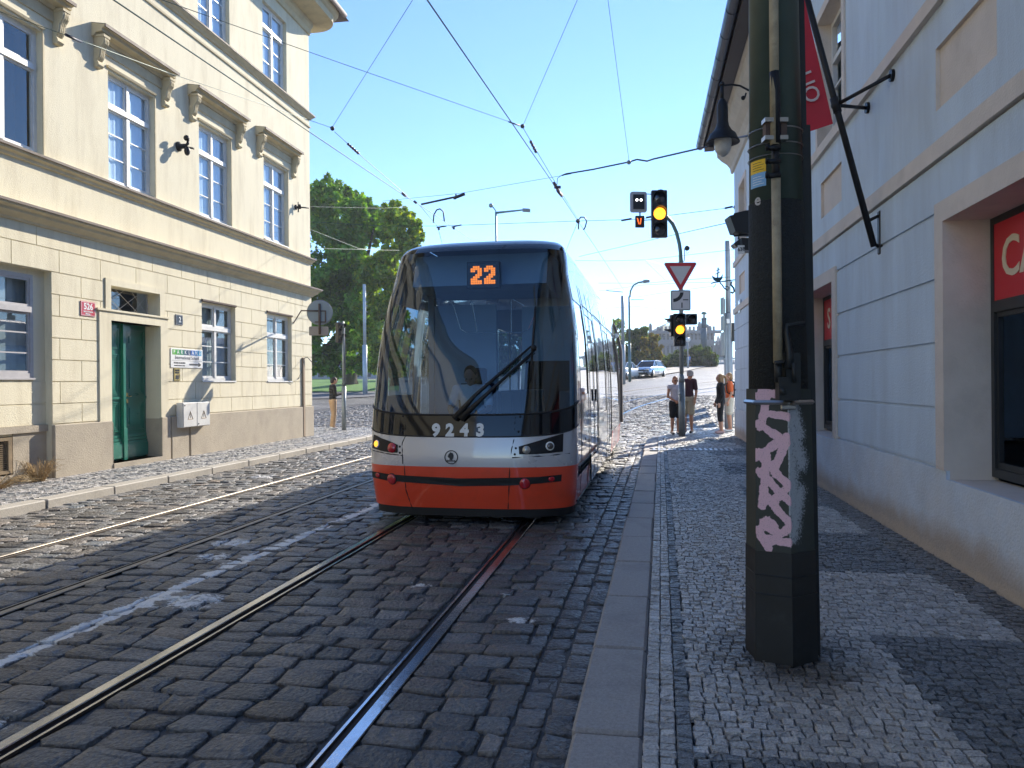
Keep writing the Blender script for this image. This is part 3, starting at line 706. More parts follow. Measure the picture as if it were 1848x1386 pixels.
def letters(parent, txt, size, y, z, m, x=0.0155, bold=0.0, space=1.0, sx=1.0, align='CENTER', ext=.0015):
    t = text_mb(txt, size, ext, bold, space, align)
    Mx = Matrix(((0, -1, 0, x), (sx, 0, 0, y), (0, 0, 1, z), (0, 0, 0, 1)))   # text faces -y -> faces +x
    t.xf(Mx); return t.build('lettering', m, parent)
s = onwall('house_number_sign', 'red enamel house number sign reading 526 left of the green door', 'sign', 11.80, 2.93)
plate(s, .36, .25, M_red, M_enw); letters(s, '526', .15, 0, .035, M_enw, bold=.004); letters(s, 'MALÁ STRANA', .035, 0, -.05, M_enw, bold=.001); letters(s, 'PRAHA 1', .035, 0, -.09, M_enw, bold=.001)
s = onwall('house_number_sign', 'small black enamel sign with a white 2 right of the green door', 'sign', 14.475, 2.955)
plate(s, .26, .21, mat('enamel_black', (.03, .032, .04), .25, var=.05, coat=.5), M_greyp); letters(s, '2', .15, .02, 0, M_enw, bold=.003)
s = onwall('school_sign', 'white school sign with coloured letter tiles and black arrow beside the door', 'sign', 14.75, 2.165)
plate(s, 1.16, .40, M_enw)
cols = [(.10, .42, .03), (.03, .33, .05), (.0, .22, .08), (.0, .06, .13), (.0, .035, .13), (.01, .10, .42), (.01, .22, .55), (.0, .32, .6)]
for i, ch in enumerate('PARKLANE'):
    mb = MB(); c = -.465 + i * .133; mb.box(.013, c - .062, .07, .0165, c + .062, .175); mb.build('letter_tile', mat('tile_%d' % i, cols[i], .4, var=0), s); letters(s, ch, .11, c, .122, M_enw, x=.0175, bold=.002, ext=.001)
letters(s, 'International School', .105, 0, .01, mat('grey_ink', (.12, .12, .14), .5, var=0), sx=1.02); mb = MB(); mb.box(.013, -.56, -.052, .0155, .56, -.048); mb.build('rule', M_ink, s)
letters(s, 'VCHOD ZA ROHEM', .045, -.28, -.10, M_ink, bold=.001); letters(s, 'ENTRANCE AROUND CORNER', .027, -.28, -.155, M_ink, bold=.0006)
mb = MB(); mb.box(.013, .07, -.14, .0165, .42, -.11); mb.poly([(.0165, .41, -.175), (.0165, .53, -.125), (.0165, .41, -.075)]); mb.build('arrow', M_ink, s)
s = onwall('door_intercom', 'brass door intercom panel under the school sign', 'intercom', 14.385, 1.83)
plate(s, .21, .26, mat('brass', (0.6, 0.45, 0.18), 0.3, metal=.9)); mb = MB(); mb.box(.012, -.05, -.1, .02, .05, -.02)
for i in range(2):
    for j in range(3): mb.box(.012, -.07 + j * .05, .02 + i * .045, .022, -.035 + j * .05, .05 + i * .045)
mb.build('buttons', M_ink, s)
s = onwall('electrical_cabinet', 'white two-door electrical cabinet with warning triangles on the brown plinth', 'cabinet', 14.83, .99, w=.05)
mb = MB(); mb.bbox(-.02, -.5, -.255, .13, .5, .255, .008); mb.build('casing', mat('white_plastic', (.62, .62, .6), .5, var=.08, stain=((.35, .33, .3), 4, .5, .8, .5)), s)
for sg in (-1, 1):
    mb = MB(); a, b = (-.49, -.01) if sg < 0 else (.01, .49); mb.bbox(.13, a, -.245, .142, b, .245, .004); dd = mb.build('door', MC['white_plastic'], s)
    mb = MB(); c = (a + b) / 2
    tri = [(c - .09, -.09), (c + .09, -.09), (c, .07)]
    for i in range(3):
        p, q = tri[i], tri[(i + 1) % 3]; mb.tube([(.143, *p), (.143, *q)], .006, 4)
    mb.tube([(.143, c + .01, .03), (.143, c - .015, -.02), (.143, c + .012, -.02), (.143, c - .01, -.07)], .005, 4); mb.build('warning_symbol', mat('sign_ochre', (.35, .22, .1), .6, var=0), dd)
    mb = MB(); mb.lathe([(.0, 0), (.014, 0), (.014, .01), (0, .01)], (.142, a + .04, .2 if sg < 0 else -.2), 8, 'x'); mb.build('lock', M_ink, dd)
s = onwall('cable_conduit', 'narrow cable conduit running up the corner of the cream wall with loose wires', 'conduit', 20.43, .14)
mb = MB(); mb.box(-.01, -.05, 0, .05, .05, 2.22); mb.build('duct', mat('brown_duct', (.3, .22, .15), .7), s)
mb = MB(); mb.tube([(.04, .0, 2.2), (.1, .1, 2.24), (.15, .3, 2.1), (.16, .42, 1.98)], .012, 5); mb.tube([(.04, -.0, 2.2), (.15, -.25, 2.1), (.2, -.5, 1.8), (.1, -.55, 1.6), (.05, -.2, 1.7)], .008, 5); mb.build('loose_wire', M_ink, s)
M_blk = mat('black_iron', (.02, .02, .023), .5, var=.2, metal=.4)
s = onwall('wall_fixture', 'small black iron fixture mounted between the upper windows', 'wall fixture', 14.53, 6.55, w=0)
mb = MB(); mb.lathe([(.0, 0), (.1, 0), (.1, .03), (.05, .05), (.05, .16), (0, .17)], (0, 0, 0), 12, 'x'); mb.tube([(.14, 0, 0), (.2, .02, .05), (.2, .05, .13)], .03, 8); mb.sphere((.2, 0, -.1), (.06, .06, .1)); mb.tube([(.1, 0, 0), (.2, .18, .01), (.22, .22, .01)], .02, 6); mb.sphere((.2, -.02, .16), .06); mb.build('body', M_blk, s)
s = onwall('wire_anchor', 'black iron anchor for the overhead wires near the corner of the cream building', 'wire anchor', 20.09, 6.54, w=0)
mb = MB(); mb.lathe([(.0, 0), (.07, 0), (.07, .03), (.03, .04), (.03, .12), (0, .13)], (0, 0, 0), 10, 'x'); mb.tube([(.08, 0, -.14), (.08, 0, .14)], .018, 6); mb.lathe([(.0, 0), (.05, .02), (.05, .12), (0, .14)], (.12, 0, -.06), 8); mb.tube([(.1, 0, 0), (.3, .2, .01)], .02, 6); mb.build('body', M_blk, s)
# dry weeds in the recess
def weeds(name, label, c, n, r, h, w=0.02):
    mb = MB(); rnd = random.Random(3)
    for i in range(n):
        a = rnd.uniform(0, 6.28); rr = rnd.uniform(0, .25) * r; p = Vector((c[0] + rr * math.cos(a), c[1] + rr * math.sin(a), c[2])); l = rnd.uniform(.5, 1) * r
        a += rnd.uniform(-.5, .5); q = p + Vector((math.cos(a) * l * .6, math.sin(a) * l * .6, h * rnd.uniform(.4, 1))); e = q + Vector((math.cos(a + .3) * l * .4, math.sin(a + .3) * l * .4, rnd.uniform(-.3, .2) * h))
        mb.tube([p, q, e], [.004, .003, .0015], 3, cap=False)
    return one(mb, name, mat('dry_straw', (.36, .25, .12), .8, var=.3, nscale=20), label, 'weeds')
weeds('dry_weeds', 'dry brown tuft of weeds against the foot of the cream wall', lw(.08, 10.6, .11), 170, .32, .34)
weeds('dry_weeds', 'low straggly dry weeds trailing along the basement vent', lw(.1, 9.7, .11), 130, .6, .18)

# ---- blue building on the right: street wall in the plane x = 2.42. local frame: origin on the wall, x outwards (to the street), y towards the camera
M_blue = mat('blue_render', (0.6, 0.7, 0.8), 0.85, var=0.1, nscale=1.3, bump=0.3, bscale=60, stain=((0.45, 0.5, 0.55), 1.1, 0.46, 0.74, 0.55), streak=0.3)
M_bl_pl = mat('blue_plinth', (0.64, 0.7, 0.77), 0.9, var=0.12, nscale=2.2, bump=0.5, bscale=50, stain=((0.7, 0.68, 0.66), 1.3, 0.45, 0.7, 0.6))
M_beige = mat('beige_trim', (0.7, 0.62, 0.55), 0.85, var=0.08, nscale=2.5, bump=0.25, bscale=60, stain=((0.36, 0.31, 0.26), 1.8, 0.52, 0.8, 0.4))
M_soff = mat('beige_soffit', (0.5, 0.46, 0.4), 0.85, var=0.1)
M_flakes = mat('flaking_plaster', (0.52, 0.43, 0.32), 0.95, var=0.3, nscale=7, bump=1.0, bscale=30, stain=((0.16, 0.11, 0.07), 5, 0.45, 0.65, 0.8))
BX = 2.42
BB = thing('blue_building', 'pale blue building with beige bands, panels and deep shop windows along the pavement', 'building', (BX, 21.7, 0), 0, world=True)
E0, E1 = -22.0, 21.7
w1 = (4.3, 0.79, 6.73, 2.88); w2 = (10.5, 0.83, 12.62, 2.88); w3 = (15.2, 0.83, 16.7, 2.88)
wb = [(-2, .79, .6, 2.88), (-8, .8, -5.2, 2.88), (-14, .8, -11, 2.88)]
ups = [(10.0, 4.83, 11.35, 6.56), (5.65, 4.83, 7.0, 6.56), (1.2, 4.83, 2.55, 6.56), (13.0, 4.83, 14.35, 6.56), (16.6, 4.83, 17.95, 6.56), (19.3, 4.83, 20.5, 6.56), (-3.5, 4.83, -2.2, 6.56), (-8, 4.83, -6.7, 6.56), (-13, 4.83, -11.7, 6.56)]
pans = [(5.84, 3.85, 6.98, 4.37), (10.13, 3.84, 11.26, 4.33), (12.4, 3.84, 13.4, 4.33), (1.3, 3.85, 2.4, 4.37), (14.6, 3.84, 15.7, 4.33), (17.0, 3.84, 18.1, 4.33), (19.6, 3.84, 20.7, 4.33), (-3.4, 3.85, -2.3, 4.37), (-8, 3.85, -6.9, 4.37)]
big = [w1, w2, w3] + wb
bh = big + ups + pans
def R_(q, w):   # rect (y0,z0,y1,z1) on the plane x = BX - w
    return [(BX - w, q[2], q[1]), (BX - w, q[0], q[1]), (BX - w, q[0], q[3]), (BX - w, q[2], q[3])]
def bx(mb, q, w0, w1_): mb.box(BX - w1_, q[0], q[1], BX - w0, q[2], q[3])
mb = MB()
for q in minus((E0, 0, E1, 8.3), bh): mb.poly(R_(q, 0))
cr = [0.87, 1.36, 1.9, 2.43, 2.98, 3.41]
sur = [(w[0] - .19, 0, w[2] + .19, 3.05) for w in big]
for a, b in zip(cr[:-1], cr[1:]):
    for q in minus((E0, a + .016, E1 + .022, b - .016), sur): bx(mb, q, 0, 0.022)
for (a, b) in ((3.57, 4.68), (4.83, 8.3)):
    pass
# far end wall (faces +y) and back
mb.poly([(BX, E1, 0), (BX, E1, 8.3), (14, E1, 8.3), (14, E1, 0)]); mb.poly([(14, E0, 0), (14, E0, 8.3), (BX, E0, 8.3), (BX, E0, 0)]); mb.poly([(14, E1, 0), (14, E1, 8.3), (14, E0, 8.3), (14, E0, 0)])
mb.poly([(BX, E1, 8.3), (8.2, E1, 13.2), (14, E1, 8.3)])
def rev(mb, q, d, d0=0.0):
    y0, z0, y1, z1 = q; a, b = BX - d0, BX + d
    mb.poly([(a, y0, z0), (b, y0, z0), (b, y0, z1), (a, y0, z1)]); mb.poly([(a, y1, z0), (a, y1, z1), (b, y1, z1), (b, y1, z0)])
    mb.poly([(a, y0, z0), (a, y1, z0), (b, y1, z0), (b, y0, z0)]); mb.poly([(a, y0, z1), (b, y0, z1), (b, y1, z1), (a, y1, z1)])
mb.build('wall', M_blue, BB)
mb = MB()
for q in minus((E0, -.05, E1 + .03, 0.86), [(w[0] - .0, w[1] - .0, w[2] + .0, 3) for w in big]): bx(mb, q, 0, 0.03)
mb.build('plinth', M_bl_pl, BB)

def foot_dirt(m):
    """splash dirt and flaked plaster climbing unevenly from the pavement"""
    nt = m.node_tree; N = nt.nodes; L = nt.links; B = N['Principled BSDF']; src = B.inputs['Base Color'].links[0].from_socket
    tc = N.new('ShaderNodeNewGeometry'); sx = N.new('ShaderNodeSeparateXYZ'); L.new(tc.outputs['Position'], sx.inputs[0])
    last = src
    for (ns, zt, amp, col, wd) in ((1.6, .36, .42, (.45, .33, .22), .10), (3.5, .2, .34, (.62, .5, .38), .03), (7, .08, .16, (.16, .11, .07), .06)):
        n = N.new('ShaderNodeTexNoise'); n.inputs['Scale'].default_value = ns; n.inputs['Detail'].default_value = 9; n.inputs['Roughness'].default_value = .7; L.new(tc.outputs['Position'], n.inputs['Vector'])
        ma = N.new('ShaderNodeMath'); ma.operation = 'MULTIPLY_ADD'; ma.inputs[1].default_value = amp; ma.inputs[2].default_value = zt - amp / 2; L.new(n.outputs[0], ma.inputs[0])
        sb = N.new('ShaderNodeMath'); sb.operation = 'SUBTRACT'; L.new(ma.outputs[0], sb.inputs[0]); L.new(sx.outputs['Z'], sb.inputs[1])
        r = N.new('ShaderNodeMapRange'); r.inputs[1].default_value = -wd; r.inputs[2].default_value = wd; r.inputs[4].default_value = .75; L.new(sb.outputs[0], r.inputs[0])
        mx = N.new('ShaderNodeMix'); mx.data_type = 'RGBA'; L.new(r.outputs[0], mx.inputs[0]); L.new(last, mx.inputs[6]); mx.inputs[7].default_value = (*col, 1); last = mx.outputs[2]
    L.new(last, B.inputs['Base Color'])
foot_dirt(M_bl_pl)
mb = MB()   # bands, surrounds, reveals and panels in beige
bx(mb, (E0, 3.41, E1 + .05, 3.56), 0, 0.055); bx(mb, (E0, 4.69, E1 + .05, 4.82), 0, 0.05)
for w in big:
    for q in minus((w[0] - .18, .862, w[2] + .18, 3.05), [(w[0], .0, w[2], w[3])]): bx(mb, q, 0, 0.045)
    rev(mb, w, .36)
for w in ups:
    for q in minus((w[0] - .12, 4.82, w[2] + .12, w[3] + .12), [w]): bx(mb, q, 0, 0.025)
    rev(mb, w, .22)
for w in pans: mb.poly(R_(w, -.035)); rev(mb, w, .035)
mb.build('beige_trim', M_beige, BB)
M_anth = mat('anthracite_frame', (.03, .033, .036), .4, var=.1); M_sill = mat('metal_sill', (.06, .07, .09), .4, metal=.5, var=.1)
M_shopred = mat('shop_sign_red', (.62, .02, .035), .4, var=.05)
def shopwin(q, label, txt, txty):
    y0, z0, y1, z1 = q; X = BX + .36
    fr = MB(); t = .055; zs = 2.16
    for r_ in minus((y0, z0 + .03, y1, z1), [(y0 + t, z0 + .1, y1 - t, zs - .03), (y0 + t, zs + .06, y1 - t, z1 - t)]): fr.box(X - .05, r_[0], r_[1], X + .02, r_[2], r_[3])
    for r_ in minus((y0 + t, z0 + .1, y1 - t, zs - .03), [(y0 + t + .03, z0 + .15, y1 - t - .03, zs - .07)]): fr.box(X - .03, r_[0], r_[1], X, r_[2], r_[3])
    f = fr.build('shop_window', M_anth, BB)
    g = MB(); g.poly([(X - .01, y0, z0 + .1), (X - .01, y0, zs), (X - .01, y1, zs), (X - .01, y1, z0 + .1)]); g.build('pane', G_dark, f)
    g = MB(); n = int((y1 - y0) / .12)
    for i in range(n): yy = y0 + (y1 - y0) * i / n; g.box(X + .14, yy + .01, z0 + .1, X + .15, yy + .085, zs)
    g.build('blind', mat('grey_blind', (.25, .28, .26), .8, var=.1), f)
    g = MB(); g.poly([(X + .5, y0 - .2, z0 - .2), (X + .5, y1 + .2, z0 - .2), (X + .5, y1 + .2, z1), (X + .5, y0 - .2, z1)]); g.build('room', M_dark, f)
    s = MB(); s.prism([(BX - .13, z0 - .012), (BX - .13, z0 - .045), (X, z0 - .01), (X, z0 + .03)], 'y', y0 - .05, y1 + .05); s.build('sill', M_sill, f)
    s = MB(); s.prism([(X - .24, zs - .02), (X - .24, zs - .03), (X - .02, zs + .02), (X - .02, zs + .045)], 'y', y0, y1); s.build('drip_cap', M_anth, f)
    sg = thing('shop_sign', label, 'sign', (X - .05, y1 - t, zs + .06), 0, world=True)
    b = MB(); b.box(X - .045, y0 + t, zs + .06, X - .015, y1 - t, z1 - t); b.build('plate', M_shopred, sg)
    tx = text_mb(txt, .43, .003, .006, 1.0, 'LEFT')
    tx.xf(Matrix(((0, 1, 0, X - .049), (-1, 0, 0, txty), (0, 0, 1, (zs + z1) / 2 + .0), (0, 0, 0, 1)))); tx.build('lettering', mat('cream_letters', (.75, .66, .52), .5, var=0), sg)
shopwin(w1, 'red shop sign with cream letters CA above the near shop window', 'CA', 6.54)
shopwin(w2, 'red shop sign with cream letter S above the narrow shop window behind the pole', 'S', on_x(1493, 560, BX + .31).y)
for w in [w3] + wb:
    y0, z0, y1, z1 = w; f = MB(); f.box(BX + .34, y0, z0, BX + .38, y1, z1); f = f.build('shop_window', M_anth, BB)
def upw(q):
    y0, z0, y1, z1 = q; X = BX + .22; m = MB(); t = .06
    for r_ in minus((y0, z0 + .02, y1, z1), [(y0 + t, z0 + .08, (y0 + y1) / 2 - .035, z0 + 1.15), ((y0 + y1) / 2 + .035, z0 + .08, y1 - t, z0 + 1.15), (y0 + t, z0 + 1.22, y1 - t, z1 - t)]): m.box(X - .05, r_[0], r_[1], X + .02, r_[2], r_[3])
    for z in (z0 + .45, z0 + .8): m.box(X - .03, y0 + t, z, X, y1 - t, z + .03)
    m.box((X - .03), (y0 + y1) / 2 - .015, z0 + 1.22, X, (y0 + y1) / 2 + .015, z1 - t)
    f = m.build('window', M_white, BB)
    g = MB(); g.poly([(X - .01, y0, z0), (X - .01, y0, z1), (X - .01, y1, z1), (X - .01, y1, z0)]); g.build('pane', G_win, f)
    g = MB(); g.poly([(X + .5, y0 - .2, z0 - .2), (X + .5, y1 + .2, z0 - .2), (X + .5, y1 + .2, z1), (X + .5, y0 - .2, z1)]); g.build('room', M_dark, f)
    s = MB(); s.prism([(BX - .08, z0 + .004), (BX - .08, z0 - .02), (X, z0 + .0), (X, z0 + .03)], 'y', y0 - .03, y1 + .03); s.build('sill', M_sill, f)
for q in ups: upw(q)
# coved cornice, gutter and roof
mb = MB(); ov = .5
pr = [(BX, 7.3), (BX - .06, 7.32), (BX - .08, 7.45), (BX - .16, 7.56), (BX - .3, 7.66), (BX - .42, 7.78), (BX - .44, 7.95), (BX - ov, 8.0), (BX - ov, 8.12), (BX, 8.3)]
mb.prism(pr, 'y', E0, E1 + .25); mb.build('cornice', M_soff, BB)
mb = MB(); mb.poly([(BX - .8, E0, 8.16), (BX - .8, E1 + .35, 8.16), (8.2, E1 + .35, 13.3), (8.2, E0, 13.3)]); mb.poly([(BX - .8, E0, 8.13), (BX - .8, E1 + .35, 8.13), (BX - .4, E1 + .35, 8.13), (BX - .4, E0, 8.13)])
mb.box(BX - .76, E0, 7.99, BX - .505, E1 + .33, 8.125); mb.poly([(8.2, E0, 13.3), (8.2, E1 + .35, 13.3), (14.4, E1 + .35, 8.1), (14.4, E0, 8.1)]); mb.build('roof', mat('dark_roof', (.06, .05, .05), .6, var=.2), BB)
mb = MB(); m = []
for k in range(9): a = R(180) * k / 8; m.append((BX - .86 - .12 * math.cos(a), 8.17 - .125 * math.sin(a)))
mb.prism(m + [(p[0], p[1] + .012) for p in m[::-1]], 'y', E0, E1 + .35)
for y in np.arange(-4, 22, 1.0): mb.prism([(p[0] + (-.006 if p[0] < BX - .86 else .006), p[1] - .006) for p in m], 'y', y, y + .03)
mb.build('gutter', mat('gutter_steel', (.05, .055, .07), .35, metal=.6), BB)
# small house plate on the far corner of the blue building
p = on_x(1335, 553, BX - .03); s = thing('house_plate', 'small pale plate on the far corner of the blue wall', 'sign', (p.x, p.y, p.z), 0); mb = MB(); mb.bbox(-.02, -.2, -.17, .0, .2, .17, .004); mb.build('plate', M_enw, s); mb = MB(); mb.box(-.022, -.16, .06, -.02, .16, .13); mb.build('stripe', M_red, s)
# ================================================================ TRAM
TL = Vector((-2.02, 8.36, 0)); TRZ = R(-1.0)
TMX = Matrix.Translation(TL) @ Matrix.Rotation(TRZ, 4, 'Z'); TMI = TMX.inverted()
def interp(tab, z):
    if z <= tab[0][0]: return tab[0][1]
    for (a, va), (b, vb) in zip(tab, tab[1:]):
        if z <= b: t = (z - a) / (b - a); return va + (vb - va) * t
    return tab[-1][1]
YN = [(0.14, .10), (0.3, .05), (0.65, 0.0), (0.8, 0.0), (1.0, .03), (1.25, .07), (1.6, .14), (2.0, .22), (2.4, .33), (2.8, .47), (3.05, .58), (3.2, .67), (3.29, .8), (3.35, .97), (3.38, 1.15)]
_z = np.linspace(.14, 3.38, 90); _y = np.interp(_z, [p[0] for p in YN], [p[1] for p in YN]); _k = np.ones(9) / 9; _ys = np.convolve(np.pad(_y, 4, mode='edge'), _k, 'valid'); _w = np.clip((3.22 - _z) / .25, 0, 1); YN = [(float(a), float(b)) for a, b in zip(_z, _ys * _w + _y * (1 - _w))]
WZ = [(0.14, 1.20), (0.6, 1.235), (1.3, 1.235), (1.8, 1.22), (2.2, 1.195), (2.6, 1.14), (2.9, 1.08), (3.1, 1.06), (3.2, 1.04), (3.28, 1.01), (3.34, .96), (3.38, .88)]
NS, CC = 3.0, 0.58
def cc(z): return CC if z < 2.6 else CC - .18 * (z - 2.6)
def front_pt(a, z, off=0.0):
    """a in -1..1 from the left flank over the nose to the right flank"""
    t = a * math.pi / 2; w = interp(WZ, z) + off
    sx = math.copysign(abs(math.sin(t)) ** (2 / NS), a); cy = abs(math.cos(t)) ** (2 / NS)
    return Vector((w * sx, interp(YN, z) + cc(z) * (1 - cy) - off * cy, z))
def tpx(px, py, off=0.004):
    """point on the tram front seen at this pixel (tram frame), with normal"""
    o = TMI @ Vector((0, 0, EYE)); d = (TMI.to_3x3() @ ray(px, py)); t = 7.0
    def ins(P):
        w = interp(WZ, P.z); x = abs(P.x / w)
        if x >= 1: return False
        return P.y > interp(YN, P.z) + cc(P.z) * (1 - (1 - x ** NS) ** (1 / NS))
    while t < 13 and not ins(o + d * t): t += 0.01
    P = o + d * t; w = interp(WZ, P.z)
    def yf(x, z):
        q = min(.999, abs(x / interp(WZ, z))); return interp(YN, z) + cc(z) * (1 - (1 - q ** NS) ** (1 / NS))
    e = .02; n = Vector(((yf(P.x + e, P.z) - yf(P.x - e, P.z)) / (2 * e), -1, (yf(P.x, P.z + e) - yf(P.x, P.z - e)) / (2 * e))).normalized()
    return P + n * off, n
M_tsil = mat('tram_silver', (0.56, 0.55, 0.57), 0.3, metal=0.2, var=0.03, coat=1.0, nscale=1, coatr=.03)
M_tred = mat('tram_red', (0.85, 0.075, 0.025), 0.35, var=0.06, coat=0.8, nscale=1.5, stain=((.34, .07, .04), 2.2, .5, .75, .35))
M_tblk = mat('tram_black_gloss', (0.006, 0.007, 0.01), 0.06, var=0, spec=.5)
M_trub = mat('rubber_black', (0.012, 0.012, 0.013), 0.6, var=0.1)
M_tin = mat('tram_interior', (0.1, 0.13, 0.17), 0.7, var=0.1)
M_tinl = mat('tram_interior_light', (0.45, 0.5, 0.55), 0.7, var=0.05)
G_tram = glass_mat('tram_windscreen', (0.42, 0.58, 0.72), fac=0.03, rough=0.01, see=0.98)
G_tside = glass_mat('tram_side_glass', (0.3, 0.36, 0.4), fac=0.38, rough=0.02, see=0.9)
TR = thing('tram', 'red, silver and black low-floor tram number 9243 on line 22 with a big curved windscreen', 'tram', tuple(TL), TRZ)
def tsurf(z0f, z1f, nz, amin=-1.0, amax=1.0, na=150, off=0.0):
    mb = MB(); mb.smooth = True
    for j in range(nz + 1):
        for i in range(na + 1):
            a = amin + (amax - amin) * i / na; a2 = a
            zz = z0f(a) + (z1f(a) - z0f(a)) * j / nz; mb.v.append(tuple(front_pt(a, zz, off)))
    for j in range(nz):
        for i in range(na): k = j * (na + 1) + i; mb.face((k, k + 1, k + na + 2, k + na + 1))
    return mb
rise = lambda a: abs(a) ** 2.2
zr = lambda a: .665 + .0 * a; zg = lambda a: 1.0 + .115 * rise(a); zw = lambda a: 1.245 + .14 * rise(a); zt = lambda a: 3.1
tsurf(lambda a: .19, zr, 12).build('bumper', M_tred, TR)
mb = tsurf(lambda a: .10, lambda a: .19, 1, off=-.02); mb.build('underrun', M_trub, TR)
fp = tsurf(zr, zg, 10).build('front_panel', M_tsil, TR)
npn = tsurf(zg, zw, 4, off=.002).build('number_panel', M_tblk, TR)
tsurf(zw, lambda a: 3.2, 54, -.985, .985, off=.0).build('windscreen', G_tram, TR)
tsurf(lambda a: 3.2, lambda a: 3.38, 20).build('roof_fairing', M_tblk, TR)
# black border behind the glass edge (pillars) and the lower edge seal
mb = MB()
for (a0, a1) in ((-1.0, -.86), (.86, 1.0)): merge(mb, tsurf(zw, lambda a: 3.21, 30, a0, a1, 8, -.012)); 
mb.build('pillar', M_tblk, TR)
mb = MB(); mb.tube([front_pt(a / 24, zw(a / 24), .004) for a in range(-24, 25)], .011, 6); mb.tube([front_pt(a / 24, zg(a / 24), .002) for a in range(-24, 25)], .008, 6); mb.build('seal', M_trub, TR)
# flanks
Lc = 10.4
zlev = [.22, .62, .9, 1.15, 1.35, 1.6, 1.8, 2.0, 2.2, 2.4, 2.6, 2.75, 2.9, 3.0, 3.1, 3.15, 3.2, 3.25, 3.28, 3.31, 3.34, 3.36, 3.38]
def flank(side, parts):
    """parts: (y0,y1,z0,z1,kind)"""
    res = {}
    ysb = sorted(set([.6, Lc] + [p[0] for p in parts] + [p[1] for p in parts])); zs = sorted(set(zlev + [p[2] for p in parts] + [p[3] for p in parts]))
    for i in range(len(ysb) - 1):
        for j in range(len(zs) - 1):
            ym, zm = (ysb[i] + ysb[i + 1]) / 2, (zs[j] + zs[j + 1]) / 2; kind = 'body'
            for p in parts:
                if p[0] < ym < p[1] and p[2] < zm < p[3]: kind = p[4]
            if kind == 'none': continue
            o = -.008 if kind.startswith('glass') else 0
            if ysb[i + 1] < interp(YN, zs[j]) + cc(zs[j]) and i < len(ysb) - 2: continue
            mb = res.setdefault(kind, MB()); mb.smooth = True; q = []
            for (y, z) in ((ysb[i], zs[j]), (ysb[i + 1], zs[j]), (ysb[i + 1], zs[j + 1]), (ysb[i], zs[j + 1])):
                yy = interp(YN, z) + cc(z) if y == .6 else max(y, interp(YN, z) + cc(z))
                q.append((side * (interp(WZ, z) + o), yy, z))
            mb.poly(q if side > 0 else q[::-1])
    return res
wz = [(1.0, 2.0, 1.45, 2.62), (4.0, 5.5, 1.1, 2.7), (7.2, 10.1, 1.1, 2.7)]; dz = [(2.3, 3.65, .32, 2.62), (5.75, 7.0, .32, 2.62)]
for side in (1, -1):
    parts = [(.6, 10.4, .2, .62, 'skirt')]
    parts += [(0.6, 2.2, .2, .62, 'bogie_cover'), (0.6, 2.2, .5, .62, 'none'), (2.2, 7.05, .2, .62, 'body')]
    for i, w in enumerate(wz): parts.append((*w, 'glass_w%d' % i))
    for i, d in enumerate(dz): parts += [(d[0], d[1], d[2], d[3], 'door%d' % i), (d[0] + .07, (d[0] + d[1]) / 2 - .03, .55, 2.55, 'glass_d%d' % i), ((d[0] + d[1]) / 2 + .03, d[1] - .07, .55, 2.55, 'glass_d%d' % i)]
    res = flank(side, parts)
    doors = {}
    for k, mb in res.items():
        if k == 'body': mb.build('body', M_tsil, TR, fix=True)
        elif k == 'skirt':
            mb.build('skirt', M_tred, TR, fix=True)
        elif k == 'bogie_cover': mb.build('bogie_cover', M_tred, TR, fix=True)
        elif k.startswith('door'): doors[k[-1]] = mb.build('door', M_tsil, TR)
    for k, mb in res.items():
        if k.startswith('glass_w'): mb.build('side_window', G_tside, TR)
        elif k.startswith('glass_d'): mb.build('pane', G_tside, doors[k[-1]])
    sm = MB()
    for y in (.98, 2.0, 2.27, 2.975, 3.68, 5.72, 6.375, 7.03, 10.15): sm.tube([(side * (interp(WZ, z) + .001), y, z) for z in zlev[:13]], .003, 4)
    sm.tube([(side * (interp(WZ, 2.66) + .002), 2.2, 2.66), (side * (interp(WZ, 2.66) + .002), 10.2, 2.66)], .006, 4)
    sm.tube([(side * (interp(WZ, .62) + .002), .62, .62), (side * (interp(WZ, .62) + .002), 2.2, .62), (side * (interp(WZ, .62) + .002), 2.2, .25)], .01, 4)
    sm.tube([(side * (interp(WZ, .22) + .004), .62, .22), (side * (interp(WZ, .22) + .004), 2.2, .22)], .012, 4)
    sm.build('panel_seams', M_trub, TR)
    dk = MB()
    for (y, z, r) in ((1.05, .85, .03), (1.5, .88, .02), (1.95, .82, .02), (4.6, .98, .04), (5.3, .8, .02)): dk.lathe([(0, 0), (r, 0), (r, .004), (0, .005)], (side * interp(WZ, z), y, z), 10, 'x')
    dk.build('fastener', M_trub, TR)
    h = MB(); h.box(min(side * 1.235, side * 1.26), 2.92, 1.33, max(side * 1.235, side * 1.26), 3.0, 1.5); h.build('door_button', M_trub, TR)
mb = MB(); n = 10
for y in (0.0,): pass
rf = MB(); rf.smooth = True
rf.v += [tuple(front_pt(a / 12, 3.385)) for a in range(-12, 13)]; k = len(rf.v)
rf.v += [(-.88, Lc, 3.38), (.88, Lc, 3.38)]; rf.face(list(range(k)) + [k + 1, k]); rf.smooth = False
rf.bbox(-.7, 3.4, 3.37, .7, 9.5, 3.5, .04); rf.build('roof', mat('tram_roof', (.25, .26, .28), .5), TR)
mb = MB(); mb.poly([(-1.2, Lc, .3), (1.2, Lc, .3), (1.0, Lc, 3.1), (-1.0, Lc, 3.1)]); mb.box(-1.0, 10.41, .4, .95, 11.0, 2.9); mb.build('gangway', M_trub, TR)
